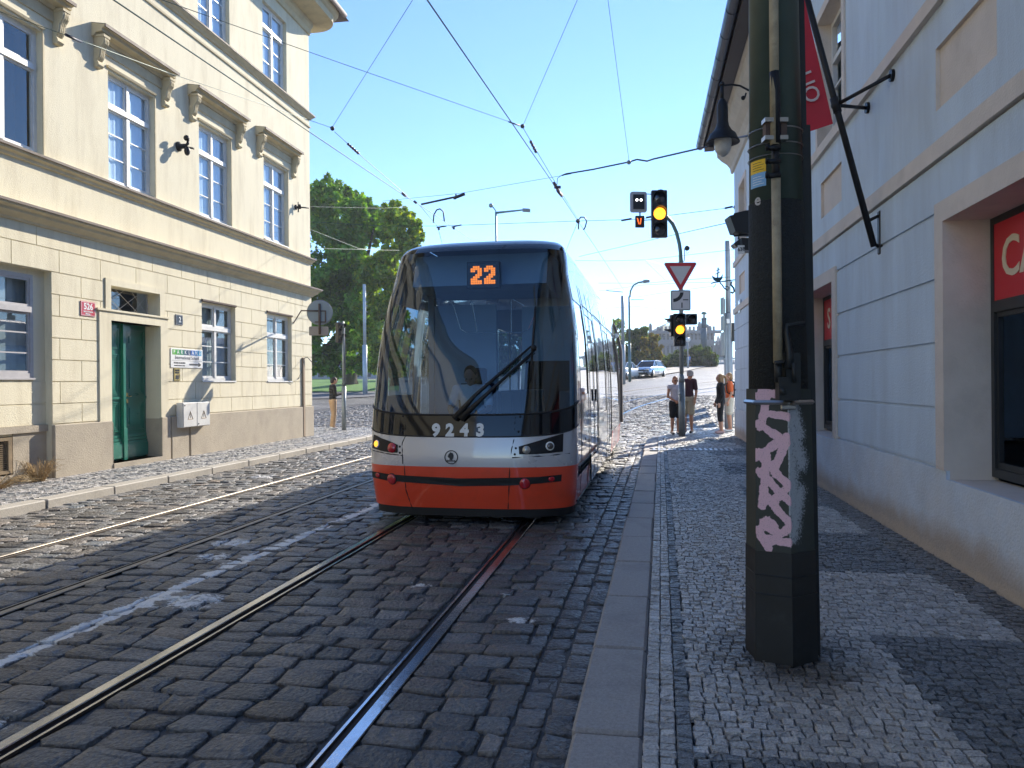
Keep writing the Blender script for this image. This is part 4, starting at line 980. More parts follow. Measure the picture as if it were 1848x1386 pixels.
# chassis, wheels
mb = MB(); mb.box(-1.12, .35, .28, 1.12, 10.2, .42); mb.box(-1.0, .9, .08, 1.0, 2.6, .3)
for s in (-1, 1): mb.bbox(s * .72 - .1, .42, .03, s * .72 + .1, .6, .26, .01); mb.bbox(s * .72 - .16, .5, .12, s * .72 + .16, .8, .3, .01)
mb.build('underframe', M_trub, TR)
for y in (1.3, 2.9, 8.6, 10.0):
    for s in (-1, 1):
        mb = MB(); mb.lathe([(.0, -.06), (.3, -.06), (.31, 0), (.3, .06), (.0, .06)], (s * .72, y, .305), 20, 'x'); mb.build('wheel', M_blk, TR)
# second car, turned with the bend
c2 = MB(); pr = [(-1.235, .3), (-1.235, 1.3), (-1.2, 2.2), (-1.1, 2.7), (-.95, 3.15), (-.66, 3.39), (.66, 3.39), (.95, 3.15), (1.1, 2.7), (1.2, 2.2), (1.235, 1.3), (1.235, .3)]
c2.smooth = False; c2.prism(pr, 'y', .0, 9.5); c2.xf(Matrix.Translation((-.02, 10.75, 0)) @ Matrix.Rotation(R(9), 4, 'Z')); c2.build('rear_car', M_tsil, TR)
# brown-grey curved blade and round opening at the joint, right flank
mb = MB(); mb.prism([(.96 + .25 * min(1, (3.15 - z) / .8) ** .6, z) for z in np.linspace(3.15, .62, 14)] + [(1.02 + .26 * min(1, (3.15 - z) / .8) ** .6, z) for z in np.linspace(.62, 3.15, 14)], 'y', 10.62, 10.78); mb.build('joint_fairing', mat('fairing_grey', (.3, .25, .21), .5, var=.15), TR)
mb = MB(); mb.tube([(1.14, 10.42, 2.72), (1.14, 10.62, 2.72)], .06, 12); mb.build('camera_pod', M_tsil, TR)
# --- interior
mb = MB(); mb.box(-1.1, .6, .43, 1.1, 10.3, .46); mb.build('floor', M_tin, TR)
mb = MB(); mb.prism([(.35, 1.0), (.42, 1.17), (.62, 1.2), (.95, 1.02), (1.0, .46), (.3, .46)], 'x', -1.02, 1.02); mb.build('dashboard', M_tin, TR)
mb = MB(); mb.prism([(1.02, 3.2), (.84, 2.80), (1.2, 2.76), (2.3, 2.78), (2.3, 3.25)], 'x', -.84, .84); mb.build('header_panel', M_tinl, TR)
mb = MB()
for x in (-1.0, 1.0): mb.box(x - .04, 2.15, .46, x + .04, 2.25, 2.9)
mb.box(-1.05, 2.18, .46, -.1, 2.22, 2.7); mb.box(.3, 2.18, 1.9, 1.0, 2.22, 2.65); mb.box(-.14, 2.16, .46, -.06, 2.24, 2.7)
mb.build('cab_partition', M_tinl, TR)
mb = MB(); mb.poly([(-.95, 2.2, 2.62), (.95, 2.2, 2.62), (.95, 10.3, 2.7), (-.95, 10.3, 2.7)]); mb.build('ceiling', M_tinl, TR)
mb = MB()
for y in (3.9, 5.6, 7.2):
    for s in (-.85, .85): mb.tube([(s, y, .46), (s, y, 2.65)], .018, 6)
mb.build('grab_pole', mat('pole_yellow', (.5, .4, .1), .4), TR)
for k in range(6):
    for s in (-.72, .72):
        mb = MB(); y = 4.2 + k * 1.0; mb.bbox(s - .22, y, .85, s + .22, y + .42, .93, .02); mb.bbox(s - .22, y + .38, .9, s + .22, y + .46, 1.45, .02); mb.build('passenger_seat', M_tin, TR)
mb = MB(); mb.bbox(-.47, 1.12, .82, .07, 1.6, .93, .03); mb.bbox(-.45, 1.52, .9, .05, 1.66, 1.6, .04); mb.bbox(-.33, 1.52, 1.6, -.07, 1.64, 1.8, .03); mb.box(-.3, 1.2, .46, -.1, 1.5, .85); mb.build('driver_seat', M_trub, TR)
# folded paper and a red strip on the dashboard
mb = MB(); a, n_ = tpx(795, 742, -.12); b, _ = tpx(825, 742, -.12); mb.box(a.x, a.y + .1, 1.21, b.x, a.y + .3, 1.235); mb.build('papers', M_enw, TR)
# destination display
a, _n1 = tpx(839, 464, -.10); b, _n2 = tpx(892, 506, -.10); mb = MB(); yv = max(a.y, b.y) + .04; cxd, czd = (a.x + b.x) / 2, (a.z + b.z) / 2; hw, hh_ = (b.x - a.x) / 2, (a.z - b.z) / 2
mb.bbox(cxd - hw * 1.06, yv, czd - hh_ * 1.1, cxd + hw * 1.06, yv + .1, czd + hh_ * 1.1, .008); dsp = mb.build('route_display', mat('display_case', (.04, .05, .06), .4), TR)
M_led = mat('led_orange', (.9, .25, .03), .5, var=0, emis=(1, .2, .015), estr=1.3); M_ledo = mat('led_dull', (.10, .13, .12), .4, var=0)
mb = MB(); mb.box(cxd - hw * .84, yv - .004, czd - hh_ * .8, cxd + hw * .84, yv - .001, czd + hh_ * .85); mb.build('screen', M_ledo, dsp)
G2 = ["01110", "11111", "11011", "00011", "00111", "01110", "11100", "11111", "11111"]
mb = MB(); cw = hw * 1.6 / 11; ch = hh_ * 1.5 / 9
for d in (0, 1):
    for r_, row in enumerate(G2):
        for c_, v in enumerate(row):
            if v == '1': x = cxd - hw * .8 + (d * 5.9 + c_) * cw; z = czd + hh_ * .72 - r_ * ch; mb.box(x + .08 * cw, yv - .007, z - ch * .94, x + .94 * cw, yv - .004, z - .06 * ch)
mb.build('route_number', M_led, dsp)
# --- things on the skin, laid by pixel of the photograph
def drape(mb, off):
    out = []
    for x, y, z in mb.v:
        w = interp(WZ, z); q = min(.999, abs(x / w)); out.append((x, interp(YN, z) + cc(z) * (1 - (1 - q ** NS) ** (1 / NS)) - off + y, z))
    mb.v = out
def tdisc(name, px, py, r, m, parent=TR, off=.008, h=.012, rx=None, dome=0.0):
    P, n = tpx(px, py, off); mb = MB()
    prof = [(0, -.01), (r, -.01), (r, h * .6), (r * .9, h), (r * .5, h + dome * .7), (0, h + dome)]
    mb.lathe(prof[1:5] + [(0.0001, h + dome)], (0, 0, 0), 20); q = n.to_track_quat('Z', 'Y').to_matrix().to_4x4()
    if rx: mb.xf(Matrix.Diagonal((1, 1, 1, 1)))
    M = Matrix.Translation(P) @ q
    if rx: M = M @ Matrix.Diagonal((rx, 1, 1, 1))
    mb.xf(M); return mb.build(name, m, parent)
def tstrip(name, top, bot, m, parent=TR, off=.011, n=20):
    """patch between two pixel polylines"""
    def res(pl):
        out = []
        for i in range(n + 1):
            t = i / n * (len(pl) - 1); k = min(int(t), len(pl) - 2); f = t - k
            out.append((pl[k][0] + (pl[k + 1][0] - pl[k][0]) * f, pl[k][1] + (pl[k + 1][1] - pl[k][1]) * f))
        return out
    A, B = res(top), res(bot); mb = MB(); mb.smooth = True; K = 5
    for j in range(K + 1):
        for a, b in zip(A, B): mb.v.append(tuple(tpx(a[0] + (b[0] - a[0]) * j / K, a[1] + (b[1] - a[1]) * j / K, off)[0]))
    for j in range(K):
        for i in range(n): k = j * (n + 1) + i; mb.face((k, k + n + 1, k + n + 2, k + 1))
    return mb.build(name, m, parent)
def tline(name, pts, r, m=M_trub, parent=TR, off=.002):
    out = []
    for a, b in zip(pts, pts[1:]):
        for k in range(6): out.append(tpx(a[0] + (b[0] - a[0]) * k / 6, a[1] + (b[1] - a[1]) * k / 6, off)[0])
    out.append(tpx(*pts[-1], off)[0]); mb = MB(); mb.tube(out, r, 5); return mb.build(name, m, parent)
tstrip('grille', [(673, 850), (700, 855), (735, 858), (830, 863), (918, 862), (975, 860), (1013, 856)], [(674, 861), (700, 867), (735, 870), (830, 877), (918, 876), (975, 872), (1012, 868)], M_trub, n=36)
M_lred = mat('red_lens', (.55, .02, .03), .15, var=0, coat=1); M_lens = mat('clear_lens', (.5, .47, .42), .12, var=0, coat=1, metal=.4)
for (x, y) in ((708, 864), (947, 872)): c = tdisc('tow_cover', x, y, .066, M_trub, off=.004, h=.01); tdisc('cap', x, y, .058, M_lred, c, off=.012, h=.014, dome=.008)
tdisc('fog_lamp', 683, 857, .028, M_lred, rx=1.3, off=.008); tdisc('fog_lamp', 995, 864, .028, M_lred, rx=1.3, off=.008)
hl = tstrip('headlight_housing', [(676, 784), (690, 791), (706, 797), (719, 803)], [(673, 808), (690, 814), (706, 817), (718, 817)], M_blk, n=14)
tdisc('headlight_rim', 681, 801, .046, M_enw, hl, off=.006, h=.01); tdisc('indicator_lamp', 681, 801, .035, mat('amber_lit', (.9, .4, .05), .3, var=0, emis=(1, .38, .03), estr=1.0), hl, off=.016, h=.01, dome=.01)
tdisc('red_lamp', 708, 808, .058, M_lred, hl, off=.008, dome=.02)
hr = tstrip('headlight_housing', [(936, 806), (960, 799), (990, 790), (1016, 782)], [(937, 820), (960, 820), (990, 818), (1015, 815)], M_blk, n=14)
tdisc('dim_lamp', 950, 812, .045, M_lens, hr, off=.008, dome=.012)
tdisc('headlight_rim', 992, 805, .05, M_enw, hr, off=.006, h=.012); tdisc('headlight', 992, 805, .036, mat('lamp_dark', (.1, .08, .07), .15, var=0, coat=1), hr, off=.02, h=.008, dome=.01)
for (x, y) in ((722, 806), (722, 817), (931, 809), (929, 820), (728, 751), (728, 778), (939, 752), (936, 779)): tdisc('bolt', x, y, .013, M_trub, off=.004, h=.006)
for pl in ([(733, 747), (732, 786)], [(733, 785), (726, 800), (727, 837)], [(730, 838), (731, 862), (733, 885), (744, 916)], [(930, 752), (928, 786)], [(929, 787), (923, 812), (921, 840)], [(920, 842), (917, 918)], [(669, 812), (700, 819), (727, 822)], [(924, 826), (980, 823), (1028, 818)]): tline('panel_seam', pl, .006)
nb = npn
for ch, x in zip('9243', (787.5, 812.5, 838.5, 867)):
    P, n = tpx(x, 777, 0); t = text_mb(ch, .185, .002, .010); t.xf(Matrix.Translation((P.x, 0, P.z))); drape(t, .008); t.build('fleet_digit', M_enw, npn)
# winged-arrow emblem in a ring
P, n = tpx(815, 825, .009); ang = math.atan2(n.x, -n.y); em = MB(); r0 = .068
for k in range(28):
    a, b = 2 * math.pi * k / 28, 2 * math.pi * (k + 1) / 28
    em.poly([(r0 * math.cos(a), -.003, r0 * math.sin(a)), (r0 * math.cos(b), -.003, r0 * math.sin(b)), ((r0 + .011) * math.cos(b), -.003, (r0 + .011) * math.sin(b)), ((r0 + .011) * math.cos(a), -.003, (r0 + .011) * math.sin(a))])
em.poly([(-.05, -.003, -.047), (.05, -.003, -.047), (.05, -.003, -.036), (-.05, -.003, -.036)]); em.poly([(-.052, -.003, -.03), (-.03, -.003, -.042), (-.052, -.003, -.054)]); em.poly([(.035, -.003, -.030), (.052, -.003, -.042), (.035, -.003, -.054)])
for k, (x, z, l) in enumerate(((-.045, .005, .03), (-.042, .02, .035), (-.035, .034, .035), (-.022, .047, .035))): em.poly([(x, -.003, z), (x + .055 - k * .006, -.003, z - .035 + k * -.004), (x + .062 - k * .006, -.003, z - .022), (x + .014, -.003, z + .010)])
em.poly([(-.02, -.003, -.03), (.01, -.003, -.034), (.022, -.003, -.01), (.028, -.003, .02), (.015, -.003, .048), (-.005, -.003, .05), (-.018, -.003, .02)]); em.xf(Matrix.Translation((P.x, 0, P.z))); drape(em, .006); em.build('emblem', M_ink, fp)
# wiper: two arms and a long blade
wp = MB(); B0 = tpx(822, 757, .05)[0]; B1 = tpx(833, 757, .05)[0]; T0 = tpx(958, 629, .09)[0]; T1 = tpx(966, 634, .09)[0]
wp.tube([B0, tpx(860, 716, .08)[0], T0], [.04, .022, .012], 8); wp.tube([B1, tpx(872, 722, .08)[0], T1], [.04, .022, .012], 8); wp.tube([tpx(880, 712, .07)[0], tpx(965, 640, .085)[0]], .006, 5)
wi = wp.build('wiper', M_trub, TR); mb = MB(); mb.tube([tpx(966, 556, .03)[0], tpx(963, 600, .04)[0], tpx(960, 640, .04)[0], tpx(957, 690, .03)[0]], .014, 6); mb.build('wiper_blade', M_trub, wi); mb = MB(); mb.sphere((T0 + T1) / 2, .035); mb.build('wiper_joint', M_trub, wi)
wp = MB(); wp.tube([tpx(735, 715, .02)[0], tpx(765, 728, .02)[0], tpx(800, 739, .02)[0]], [.03, .02, .008], 6); 
# thin handrail frame seen through the glass
mb = MB(); mb.tube([tpx(805, 530, -.3)[0], tpx(820, 578, -.3)[0], tpx(830, 584, -.3)[0], tpx(940, 584, -.3)[0], tpx(955, 578, -.3)[0], tpx(975, 545, -.3)[0]], .006, 5)
mb.tube([tpx(842, 525, -.3)[0], tpx(851, 584, -.3)[0]], .006, 5); mb.tube([tpx(918, 522, -.3)[0], tpx(918, 584, -.3)[0]], .006, 5); mb.build('sunblind_frame', mat('rail_chrome', (.5, .52, .54), .2, metal=1), TR)
# ================================================================ FOREGROUND POLE
M_pgreen = mat('pole_green', (0.062, 0.088, 0.072), 0.4, var=0.15, nscale=4, coat=.15)
M_pwrap = mat('pole_wrap', (0.022, 0.025, 0.025), 0.85, var=0.4, nscale=60, bump=1.0, bscale=90)
M_pblk = mat('pole_base_black', (0.014, 0.016, 0.017), 0.5, var=0.2, nscale=9, stain=((0.035, 0.04, 0.04), 8, .55, .7, .5))
M_steelb = mat('steel_band', (.45, .44, .42), .35, metal=.9, var=.1)
PC = Vector((.713, 4.356, 0.117))
FP = thing('utility_pole', 'thick dark green and black octagonal street pole with pink graffiti and a beige cable pipe', 'pole', tuple(PC), 0)
ZT = 8.0
def prad(z): return .186 - .0112 * z
RV = YAW - math.pi / 2 + R(-1.0)      # one vertical edge points to the camera
def pv(k, z, off=0.0, N=6):
    a = RV + (k - 3) * 2 * math.pi / N; r = prad(z) + off
    if N > 6: r = prad(z) * .875 + off
    return Vector((r * math.cos(a) - .004 * z, r * math.sin(a), z))
def pole_seg(z0, z1, off, name, m, N=6):
    mb = MB(); mb.smooth = N > 6
    for j in range(2):
        for k in range(N): mb.v.append(tuple(pv(k, z0 + (z1 - z0) * j, off, N)))
    for k in range(N): l = (k + 1) % N; mb.face((k, l, N + l, N + k))
    mb.smooth = False; mb.face(list(range(N))[::-1]); mb.face([N + k for k in range(N)]); return mb.build(name, m, FP)
pole_seg(-.02, .585, .004, 'base', M_pblk)
pole_seg(1.44, 2.44, .003, 'wrap', M_pwrap, 24)
pole_seg(2.44, ZT, 0, 'shaft', M_pgreen, 24)
for z in (.36, .46):
    mb = MB(); ring = [pv(k, z, .0065) for k in range(6)]; mb.tube(ring + [ring[0]], .003, 4); mb.build('seam', M_pblk, FP)
# graffiti section: fine grid with a paint mask made of strokes
def graf_mat():
    m = bpy.data.materials.new('graffiti_panel'); m.use_nodes = True; nt = m.node_tree; N = nt.nodes; L = nt.links; B = N['Principled BSDF']
    ap = N.new('ShaderNodeAttribute'); ap.attribute_name = 'paint'; ag = N.new('ShaderNodeAttribute'); ag.attribute_name = 'white'; tc = N.new('ShaderNodeTexCoord')
    def noise(s, d=8): n = N.new('ShaderNodeTexNoise'); n.inputs['Scale'].default_value = s; n.inputs['Detail'].default_value = d; n.inputs['Roughness'].default_value = .75; L.new(tc.outputs['Object'], n.inputs['Vector']); return n
    def mask(at_, ns, lo, hi):
        a = N.new('ShaderNodeMath'); a.operation = 'ADD'; L.new(at_.outputs['Fac'], a.inputs[0]); L.new(noise(ns).outputs[0], a.inputs[1])
        r = N.new('ShaderNodeMapRange'); r.inputs[1].default_value = lo; r.inputs[2].default_value = hi; L.new(a.outputs[0], r.inputs[0]); return r
    base = N.new('ShaderNodeMix'); base.data_type = 'RGBA'; base.inputs[6].default_value = (.022, .03, .024, 1); base.inputs[7].default_value = (.05, .055, .05, 1); L.new(noise(12).outputs[0], base.inputs[0])
    m1 = N.new('ShaderNodeMix'); m1.data_type = 'RGBA'; L.new(mask(ag, 90, 1.0, 1.15).outputs[0], m1.inputs[0]); L.new(base.outputs[2], m1.inputs[6]); m1.inputs[7].default_value = (.42, .44, .47, 1)
    m2 = N.new('ShaderNodeMix'); m2.data_type = 'RGBA'; L.new(mask(ap, 18, .98, 1.02).outputs[0], m2.inputs[0]); L.new(m1.outputs[2], m2.inputs[6]); m2.inputs[7].default_value = (.78, .5, .57, 1)
    # spray speckle in the pink
    sp = N.new('ShaderNodeMapRange'); sp.inputs[1].default_value = .6; sp.inputs[2].default_value = .66; L.new(noise(220, 2).outputs[0], sp.inputs[0]); mm = N.new('ShaderNodeMath'); mm.operation = 'MULTIPLY'; mm.inputs[1].default_value = .6; L.new(sp.outputs[0], mm.inputs[0])
    m3 = N.new('ShaderNodeMix'); m3.data_type = 'RGBA'; L.new(mm.outputs[0], m3.inputs[0]); L.new(m2.outputs[2], m3.inputs[6]); L.new(base.outputs[2], m3.inputs[7])
    L.new(m3.outputs[2], B.inputs['Base Color']); B.inputs['Roughness'].default_value = .6
    return m
z0, z1 = .585, 1.44; nz = 150; na = 26; V = []; F = []; pa = []; wa = []
# strokes in (s, z): s = distance round the pole from the left silhouette edge, in facets
strokes = [((0.36, 1.428), (2.00, 1.402), .021), ((0.71, 1.404), (0.33, 1.238), .021), ((0.14, 1.256), (1.96, 1.160), .021), ((1.86, 1.190), (0.04, 1.077), .021), ((0.93, 1.309), (2.00, 1.295), .021), ((0.07, 1.107), (1.71, 0.952), .021), ((0.67, 1.089), (0.39, 0.821), .021), ((1.71, 1.142), (1.14, 1.029), .021), ((0.19, 1.006), (2.00, 0.851), .021), ((0.53, 0.881), (2.00, 0.732), .021), ((2.00, 0.726), (0.93, 0.640), .021), ((0.57, 0.738), (0.93, 0.714), .035), ((0.14, 0.696), (0.71, 0.601), .021), ((1.07, 0.851), (1.96, 0.940), .021), ((0.14, 1.404), (0.64, 1.369), .021), ((0.29, 0.655), (2.00, 0.640), .021)]
gh = [((2.0, 1.3), (3.0, 1.05), .07), ((2.1, 1.2), (2.2, .8), .08), ((2.8, .9), (2.2, .68), .07), ((2.3, 1.36), (2.9, 1.2), .06)]
def sd(s, z, st, fw=.085):
    (s0, a), (s1, b), w = st; x, y = s * fw, z; x0, x1 = s0 * fw, s1 * fw; dx, dy = x1 - x0, b - a; t = max(0, min(1, ((x - x0) * dx + (y - a) * dy) / (dx * dx + dy * dy))); return math.hypot(x - x0 - dx * t, y - a - dy * t) / w
kk0 = 2.0
mb = MB(); cols = 6 * na
for j in range(nz + 1):
    z = z0 + (z1 - z0) * j / nz
    for i in range(cols + 1):
        q = i / na; k = int(q) % 6; f = q - int(q); p = pv(k, z).lerp(pv((k + 1) % 6, z), f); mb.v.append(tuple(p))
        s = ((q - kk0) % 6) * 2
        d = min(sd(s, z, st) for st in strokes) if s < 2.6 or s > 11.5 else 9
        pa.append(max(0, min(1, 1.0 - d * .5)) * (1 if s < 2.02 else max(0, 1 - (s - 2.02) * 4)))
        wa.append(max(0, 1.2 - min(sd(s, z, st) for st in gh) * .5) * .62 if 1.9 < s < 3.8 else 0)
for j in range(nz):
    for i in range(cols): k = j * (cols + 1) + i; mb.face((k, k + 1, k + cols + 2, k + cols + 1))
mb.build('graffiti_section', graf_mat(), FP, attrs={'paint': pa, 'white': wa})
# dark cable trunk behind, to the right
def plocal(px, py, D): return at(px, py, D) - PC
mb = MB(); a = plocal(1455, 1150, 4.32); ct = Vector((math.cos(YAW), math.sin(YAW), 0)); fw = Vector((-math.sin(YAW), math.cos(YAW), 0))
def obox(mb, c0, z0, z1, wx, wy, c1=None):
    c1 = c1 or c0; o = len(mb.v)
    for (c, z) in ((c0, z0), (c1, z1)):
        for sx, sy in ((-1, -1), (1, -1), (1, 1), (-1, 1)): p = c + ct * sx * wx / 2 + fw * sy * wy / 2; mb.v.append((p.x, p.y, z))
    for q in ((0, 3, 2, 1), (4, 5, 6, 7), (0, 1, 5, 4), (1, 2, 6, 5), (2, 3, 7, 6), (3, 0, 4, 7)): mb.face([o + i for i in q])
rt = lambda x: ct * x
obox(mb, ct * .150 + fw * .06, -.02, 2.87, .13, .12, ct * .115 + fw * .06); mb.build('cable_trunk', M_pblk, FP)
mb = MB(); obox(mb, ct * .100 + fw * .05, 2.87, ZT, .12, .1, ct * .04 + fw * .05); mb.build('upper_trunk', M_pblk, FP)
# pipe, clamps and lever on the camera side
def pf(px, py, off=.03): 
    P = at(px, py, 1.0) - Vector((0, 0, EYE)); t = (Vector((PC.x, PC.y, 0)) - Vector((0, 0, 0))).dot(-fw * -1) ; D = 4.17 - prad(EYE + (691 - py) / FPX * 4.0) - off; return at(px, py, D) - PC
M_pipe = mat('beige_pipe', (.36, .3, .2), .6, var=.25, nscale=14, stain=((.12, .09, .06), 10, .55, .7, .6))
mb = MB(); mb.tube([pf(1394, -900), pf(1396, 0), pf(1398, 262)], .0235, 12); mb.tube([pf(1400, 318), pf(1404, 655)], .0235, 12); mb.build('cable_pipe', M_pipe, FP)
mb = MB(); mb.tube([pf(1397, 130), pf(1399, 170), pf(1400, 260)], .026, 8); mb.tube([pf(1399, 262), pf(1400, 320)], .02, 8)
for y in (268, 292, 318): mb.tube([pf(1386, y, .05), pf(1408, y - 2, .05)], .014, 6); mb.tube([pf(1384, y + 3, .05), pf(1384, y - 6, .07)], .009, 6)
mb.v = mb.v[16 + 8:] if False else mb.v
mb.build('pipe_coupling', M_blk, FP)
mb = MB()
for z in (2.985, 3.04): pass
for py, w, N in ((222, .004, 24), (250, .004, 24), (272, .003, 24), (727, .012, 6)):
    z = pf(1395, py).z; r_ = [pv(k, z, .006, N) for k in range(N)]; mb = MB(); mb.tube(r_ + [r_[0]], w, 4); mb.build('strap', M_steelb, FP)
mb = MB(); a = pf(1398, 222, .005); b = pf(1398, 250, .005); obox(mb, Vector((a.x, a.y, 0)), b.z, a.z, .11, .05); mb.build('clamp', mat('rust_brown', (.1, .06, .045), .7, var=.3), FP)
mb = MB(); 
for py in (219, 251): a = pf(1398, py, .02); obox(mb, Vector((a.x, a.y, 0)), a.z - .011, a.z + .011, .12, .06)
mb.build('clamp_band', M_steelb, FP)
lv = MB(); lv.tube([pf(1404, 650, .03), pf(1405, 690, .03)], .02, 8); lv.tube([pf(1398, 655, .06), pf(1415, 653, .06)], .012, 6); lv.tube([pf(1422, 665, .05), pf(1425, 640, .05), pf(1419, 600, .05), pf(1420, 587, .05), pf(1452, 583, .05)], [.026, .02, .013, .012, .012], 8)
a = pf(1428, 672, .02); obox(lv, Vector((a.x, a.y, 0)), a.z - .14, a.z + .1, .075, .06); a = pf(1420, 705, .03); obox(lv, Vector((a.x, a.y, 0)), a.z - .05, a.z + .07, .1, .06); lv.tube([pf(1432, 655, .07), pf(1434, 690, .07)], .012, 6); lv.tube([pf(1412, 712, .05), pf(1412, 700, .05)], .02, 8)
lv.build('switch_lever', M_pblk, FP)
mb = MB(); mb.bbox(-.04, 0, -.012, .04, .02, .012, .004); mb.xf(Matrix.Translation(pf(1424, 735, .015)) @ Matrix.Rotation(YAW, 4, 'Z')); mb.build('name_plate', M_steelb, FP)
# stickers on the left facet: yellow over blue, and a small white emblem
def round_quad(p0, p1, za, zb, off):
    """patch on the round shaft between two bearings, given as pixels across the pole"""
    out = []
    def ang(px):
        c = (px - 1397) / 46.0; return RV + math.asin(max(-.99, min(.99, c)))
    for j in range(2):
        for i in range(7):
            a = ang(p0) + (ang(p1) - ang(p0)) * i / 6; z = za if j == 0 else zb; r = prad(z) * .875 + off; out.append((r * math.cos(a) - .004 * z, r * math.sin(a), z))
    m_ = MB(); m_.v = out
    for i in range(6): m_.face((i, i + 1, i + 8, i + 7))
    return m_
zs = [pf(1360, y).z for y in (328, 302, 278)]
st = round_quad(1349, 1369, zs[0], zs[1], .003).build('sticker', mat('sticker_blue', (.18, .42, .72), .4, var=.05), FP)
st2 = round_quad(1349, 1369, zs[1] + .0005, zs[2], .003).build('sticker', mat('sticker_yellow', (.8, .5, .02), .4, var=.05), FP)
for par, z_, mm in ((st, zs[0], M_enw), (st2, zs[1], M_ink)):
    for i in range(4): round_quad(1353, 1366 - 3 * (i % 2), z_ + .014 + i * .013, z_ + .0165 + i * .013, .0038).build('small_print', mm, par)
t = text_mb('e', .085, .0008, .002); za = pf(1355, 352).z; a_ = RV + math.asin(-.85); r_ = prad(za) * .875 + .003; t.xf(Matrix.Translation((r_ * math.cos(a_) - .004 * za, r_ * math.sin(a_), za)) @ Matrix.Rotation(a_ + math.pi / 2, 4, 'Z')); t.build('emblem', M_greyp, FP)

# ================================================================ SIGNALS AND SIGNS
M_sig = mat('signal_black', (.015, .016, .018), .4, var=.1); M_lensk = mat('lens_off', (.02, .02, .022), .12, var=0, coat=.8)
M_pgal = mat('galvanised_pole', (.22, .25, .26), .4, metal=.5, var=.2, nscale=8); M_pgrn = mat('pole_bluegreen', (.12, .2, .2), .4, metal=.3, var=.1)
M_amb = mat('amber_on', (1, .5, .08), .4, var=0, emis=(1, .34, .02), estr=1.6)
FACE = YAW      # faces the camera
def head(parent, x, z, w, h, lit, n=3, depth=.16, y=0.0, ang=0.0, name='signal_head'):
    """signal box with n round lenses, its face towards local -y"""
    M = Matrix.Translation((x, y, z)) @ Matrix.Rotation(ang, 4, 'Z')
    mb = MB(); mb.bbox(-w / 2, 0, -h / 2, w / 2, depth, h / 2, .012); mb.xf(M); hd = mb.build(name, M_sig, parent)
    s = h / n; r = min(w, s) * .39
    for i in range(n):
        zc = h / 2 - s * (i + .5); m = M_amb if i == lit else M_lensk
        mb = MB(); mb.lathe([(r, .004), (r, -.01), (r * .7, -.03), (.001, -.04)], (0, 0, zc), 18, 'y'); mb.xf(M); mb.build('lens', m, hd)
        mb = MB(); o = len(mb.v); K = 12
        for rr_ in (r * 1.1, r * 1.15):
            for k in range(K + 1):
                a = R(-20) + R(220) * k / K; c_, s_ = rr_ * math.cos(a), rr_ * math.sin(a); L_ = -.04 - .13 * max(0, math.sin(a)) ** .5 if math.sin(a) > 0 else -.04
                mb.v += [(c_, 0, zc + s_), (c_, L_, zc + s_)]
        for q in (0, 1):
            for k in range(K): b = o + q * 2 * (K + 1) + 2 * k; mb.face((b, b + 1, b + 3, b + 2))
        mb.xf(M); mb.build('visor', M_sig, hd)
    return hd
b = on_z(1231, 787, .117); D0 = 20.75
S1 = thing('traffic_light', 'tall traffic signal with curved arm and two lit amber lamps at the pavement corner', 'traffic light', tuple(b), YAW)
S1I = (Matrix.Translation(b) @ Matrix.Rotation(YAW, 4, 'Z')).inverted()
def s1(px, py, d=0.0): return S1I @ at(px, py, D0 + d)
mb = MB(); mb.tube([(0, 0, -.02), (0, 0, s1(1231, 690).z)], .088, 14); mb.tube([(0, 0, s1(1231, 690).z), (0, 0, s1(1231, 675).z)], [.088, .06], 14)
mb.tube([(0, 0, s1(1231, 676).z), (0, 0, s1(1230, 458).z)], .058, 12); mb.box(-.09, -.095, .95, -.03, -.08, 1.15); mb.build('pole', M_pgal, S1)
mb = MB(); pts = [s1(*q) for q in ((1229.5, 475), (1228, 455), (1226, 440), (1221, 420), (1214, 404), (1206, 394), (1196, 386))]; mb.tube(pts, .05, 10); mb.build('arm', M_pgrn, S1)
c = s1(1190, 386); head(S1, c.x, c.z, .42, 1.27, 1, y=-.2)
c = s1(1226, 595.5); head(S1, c.x, c.z, .31, .88, 1, y=-.24)
c = s1(1211.5, 578); head(S1, c.x - .02, c.z, .12, .3, -1, 1, y=-.1, ang=R(-80)); c = s1(1211.5, 597); head(S1, c.x - .02, c.z, .12, .3, -1, 1, y=-.1, ang=R(-80))
c = s1(1249.5, 575.5); head(S1, c.x, c.z, .3, .29, -1, 1, y=-.1)
mb = MB(); mb.tube([s1(1233, 472), s1(1235, 470, -.1), s1(1235.5, 448, -.1)], .012, 6); mb.sphere(s1(1240, 448, -.1), .07, 10, 8); mb.tube([s1(1238, 453, -.1), s1(1240, 458, -.1), s1(1243, 455, -.1)], .006, 5); mb.build('detector', M_sig, S1)
mb = MB(); mb.box(-.02, -.1, s1(1230, 575).z, .02, 0, s1(1230, 571).z); mb.tube([s1(1231, 575), s1(1245, 575)], .012, 6); mb.build('bracket', M_sig, S1)
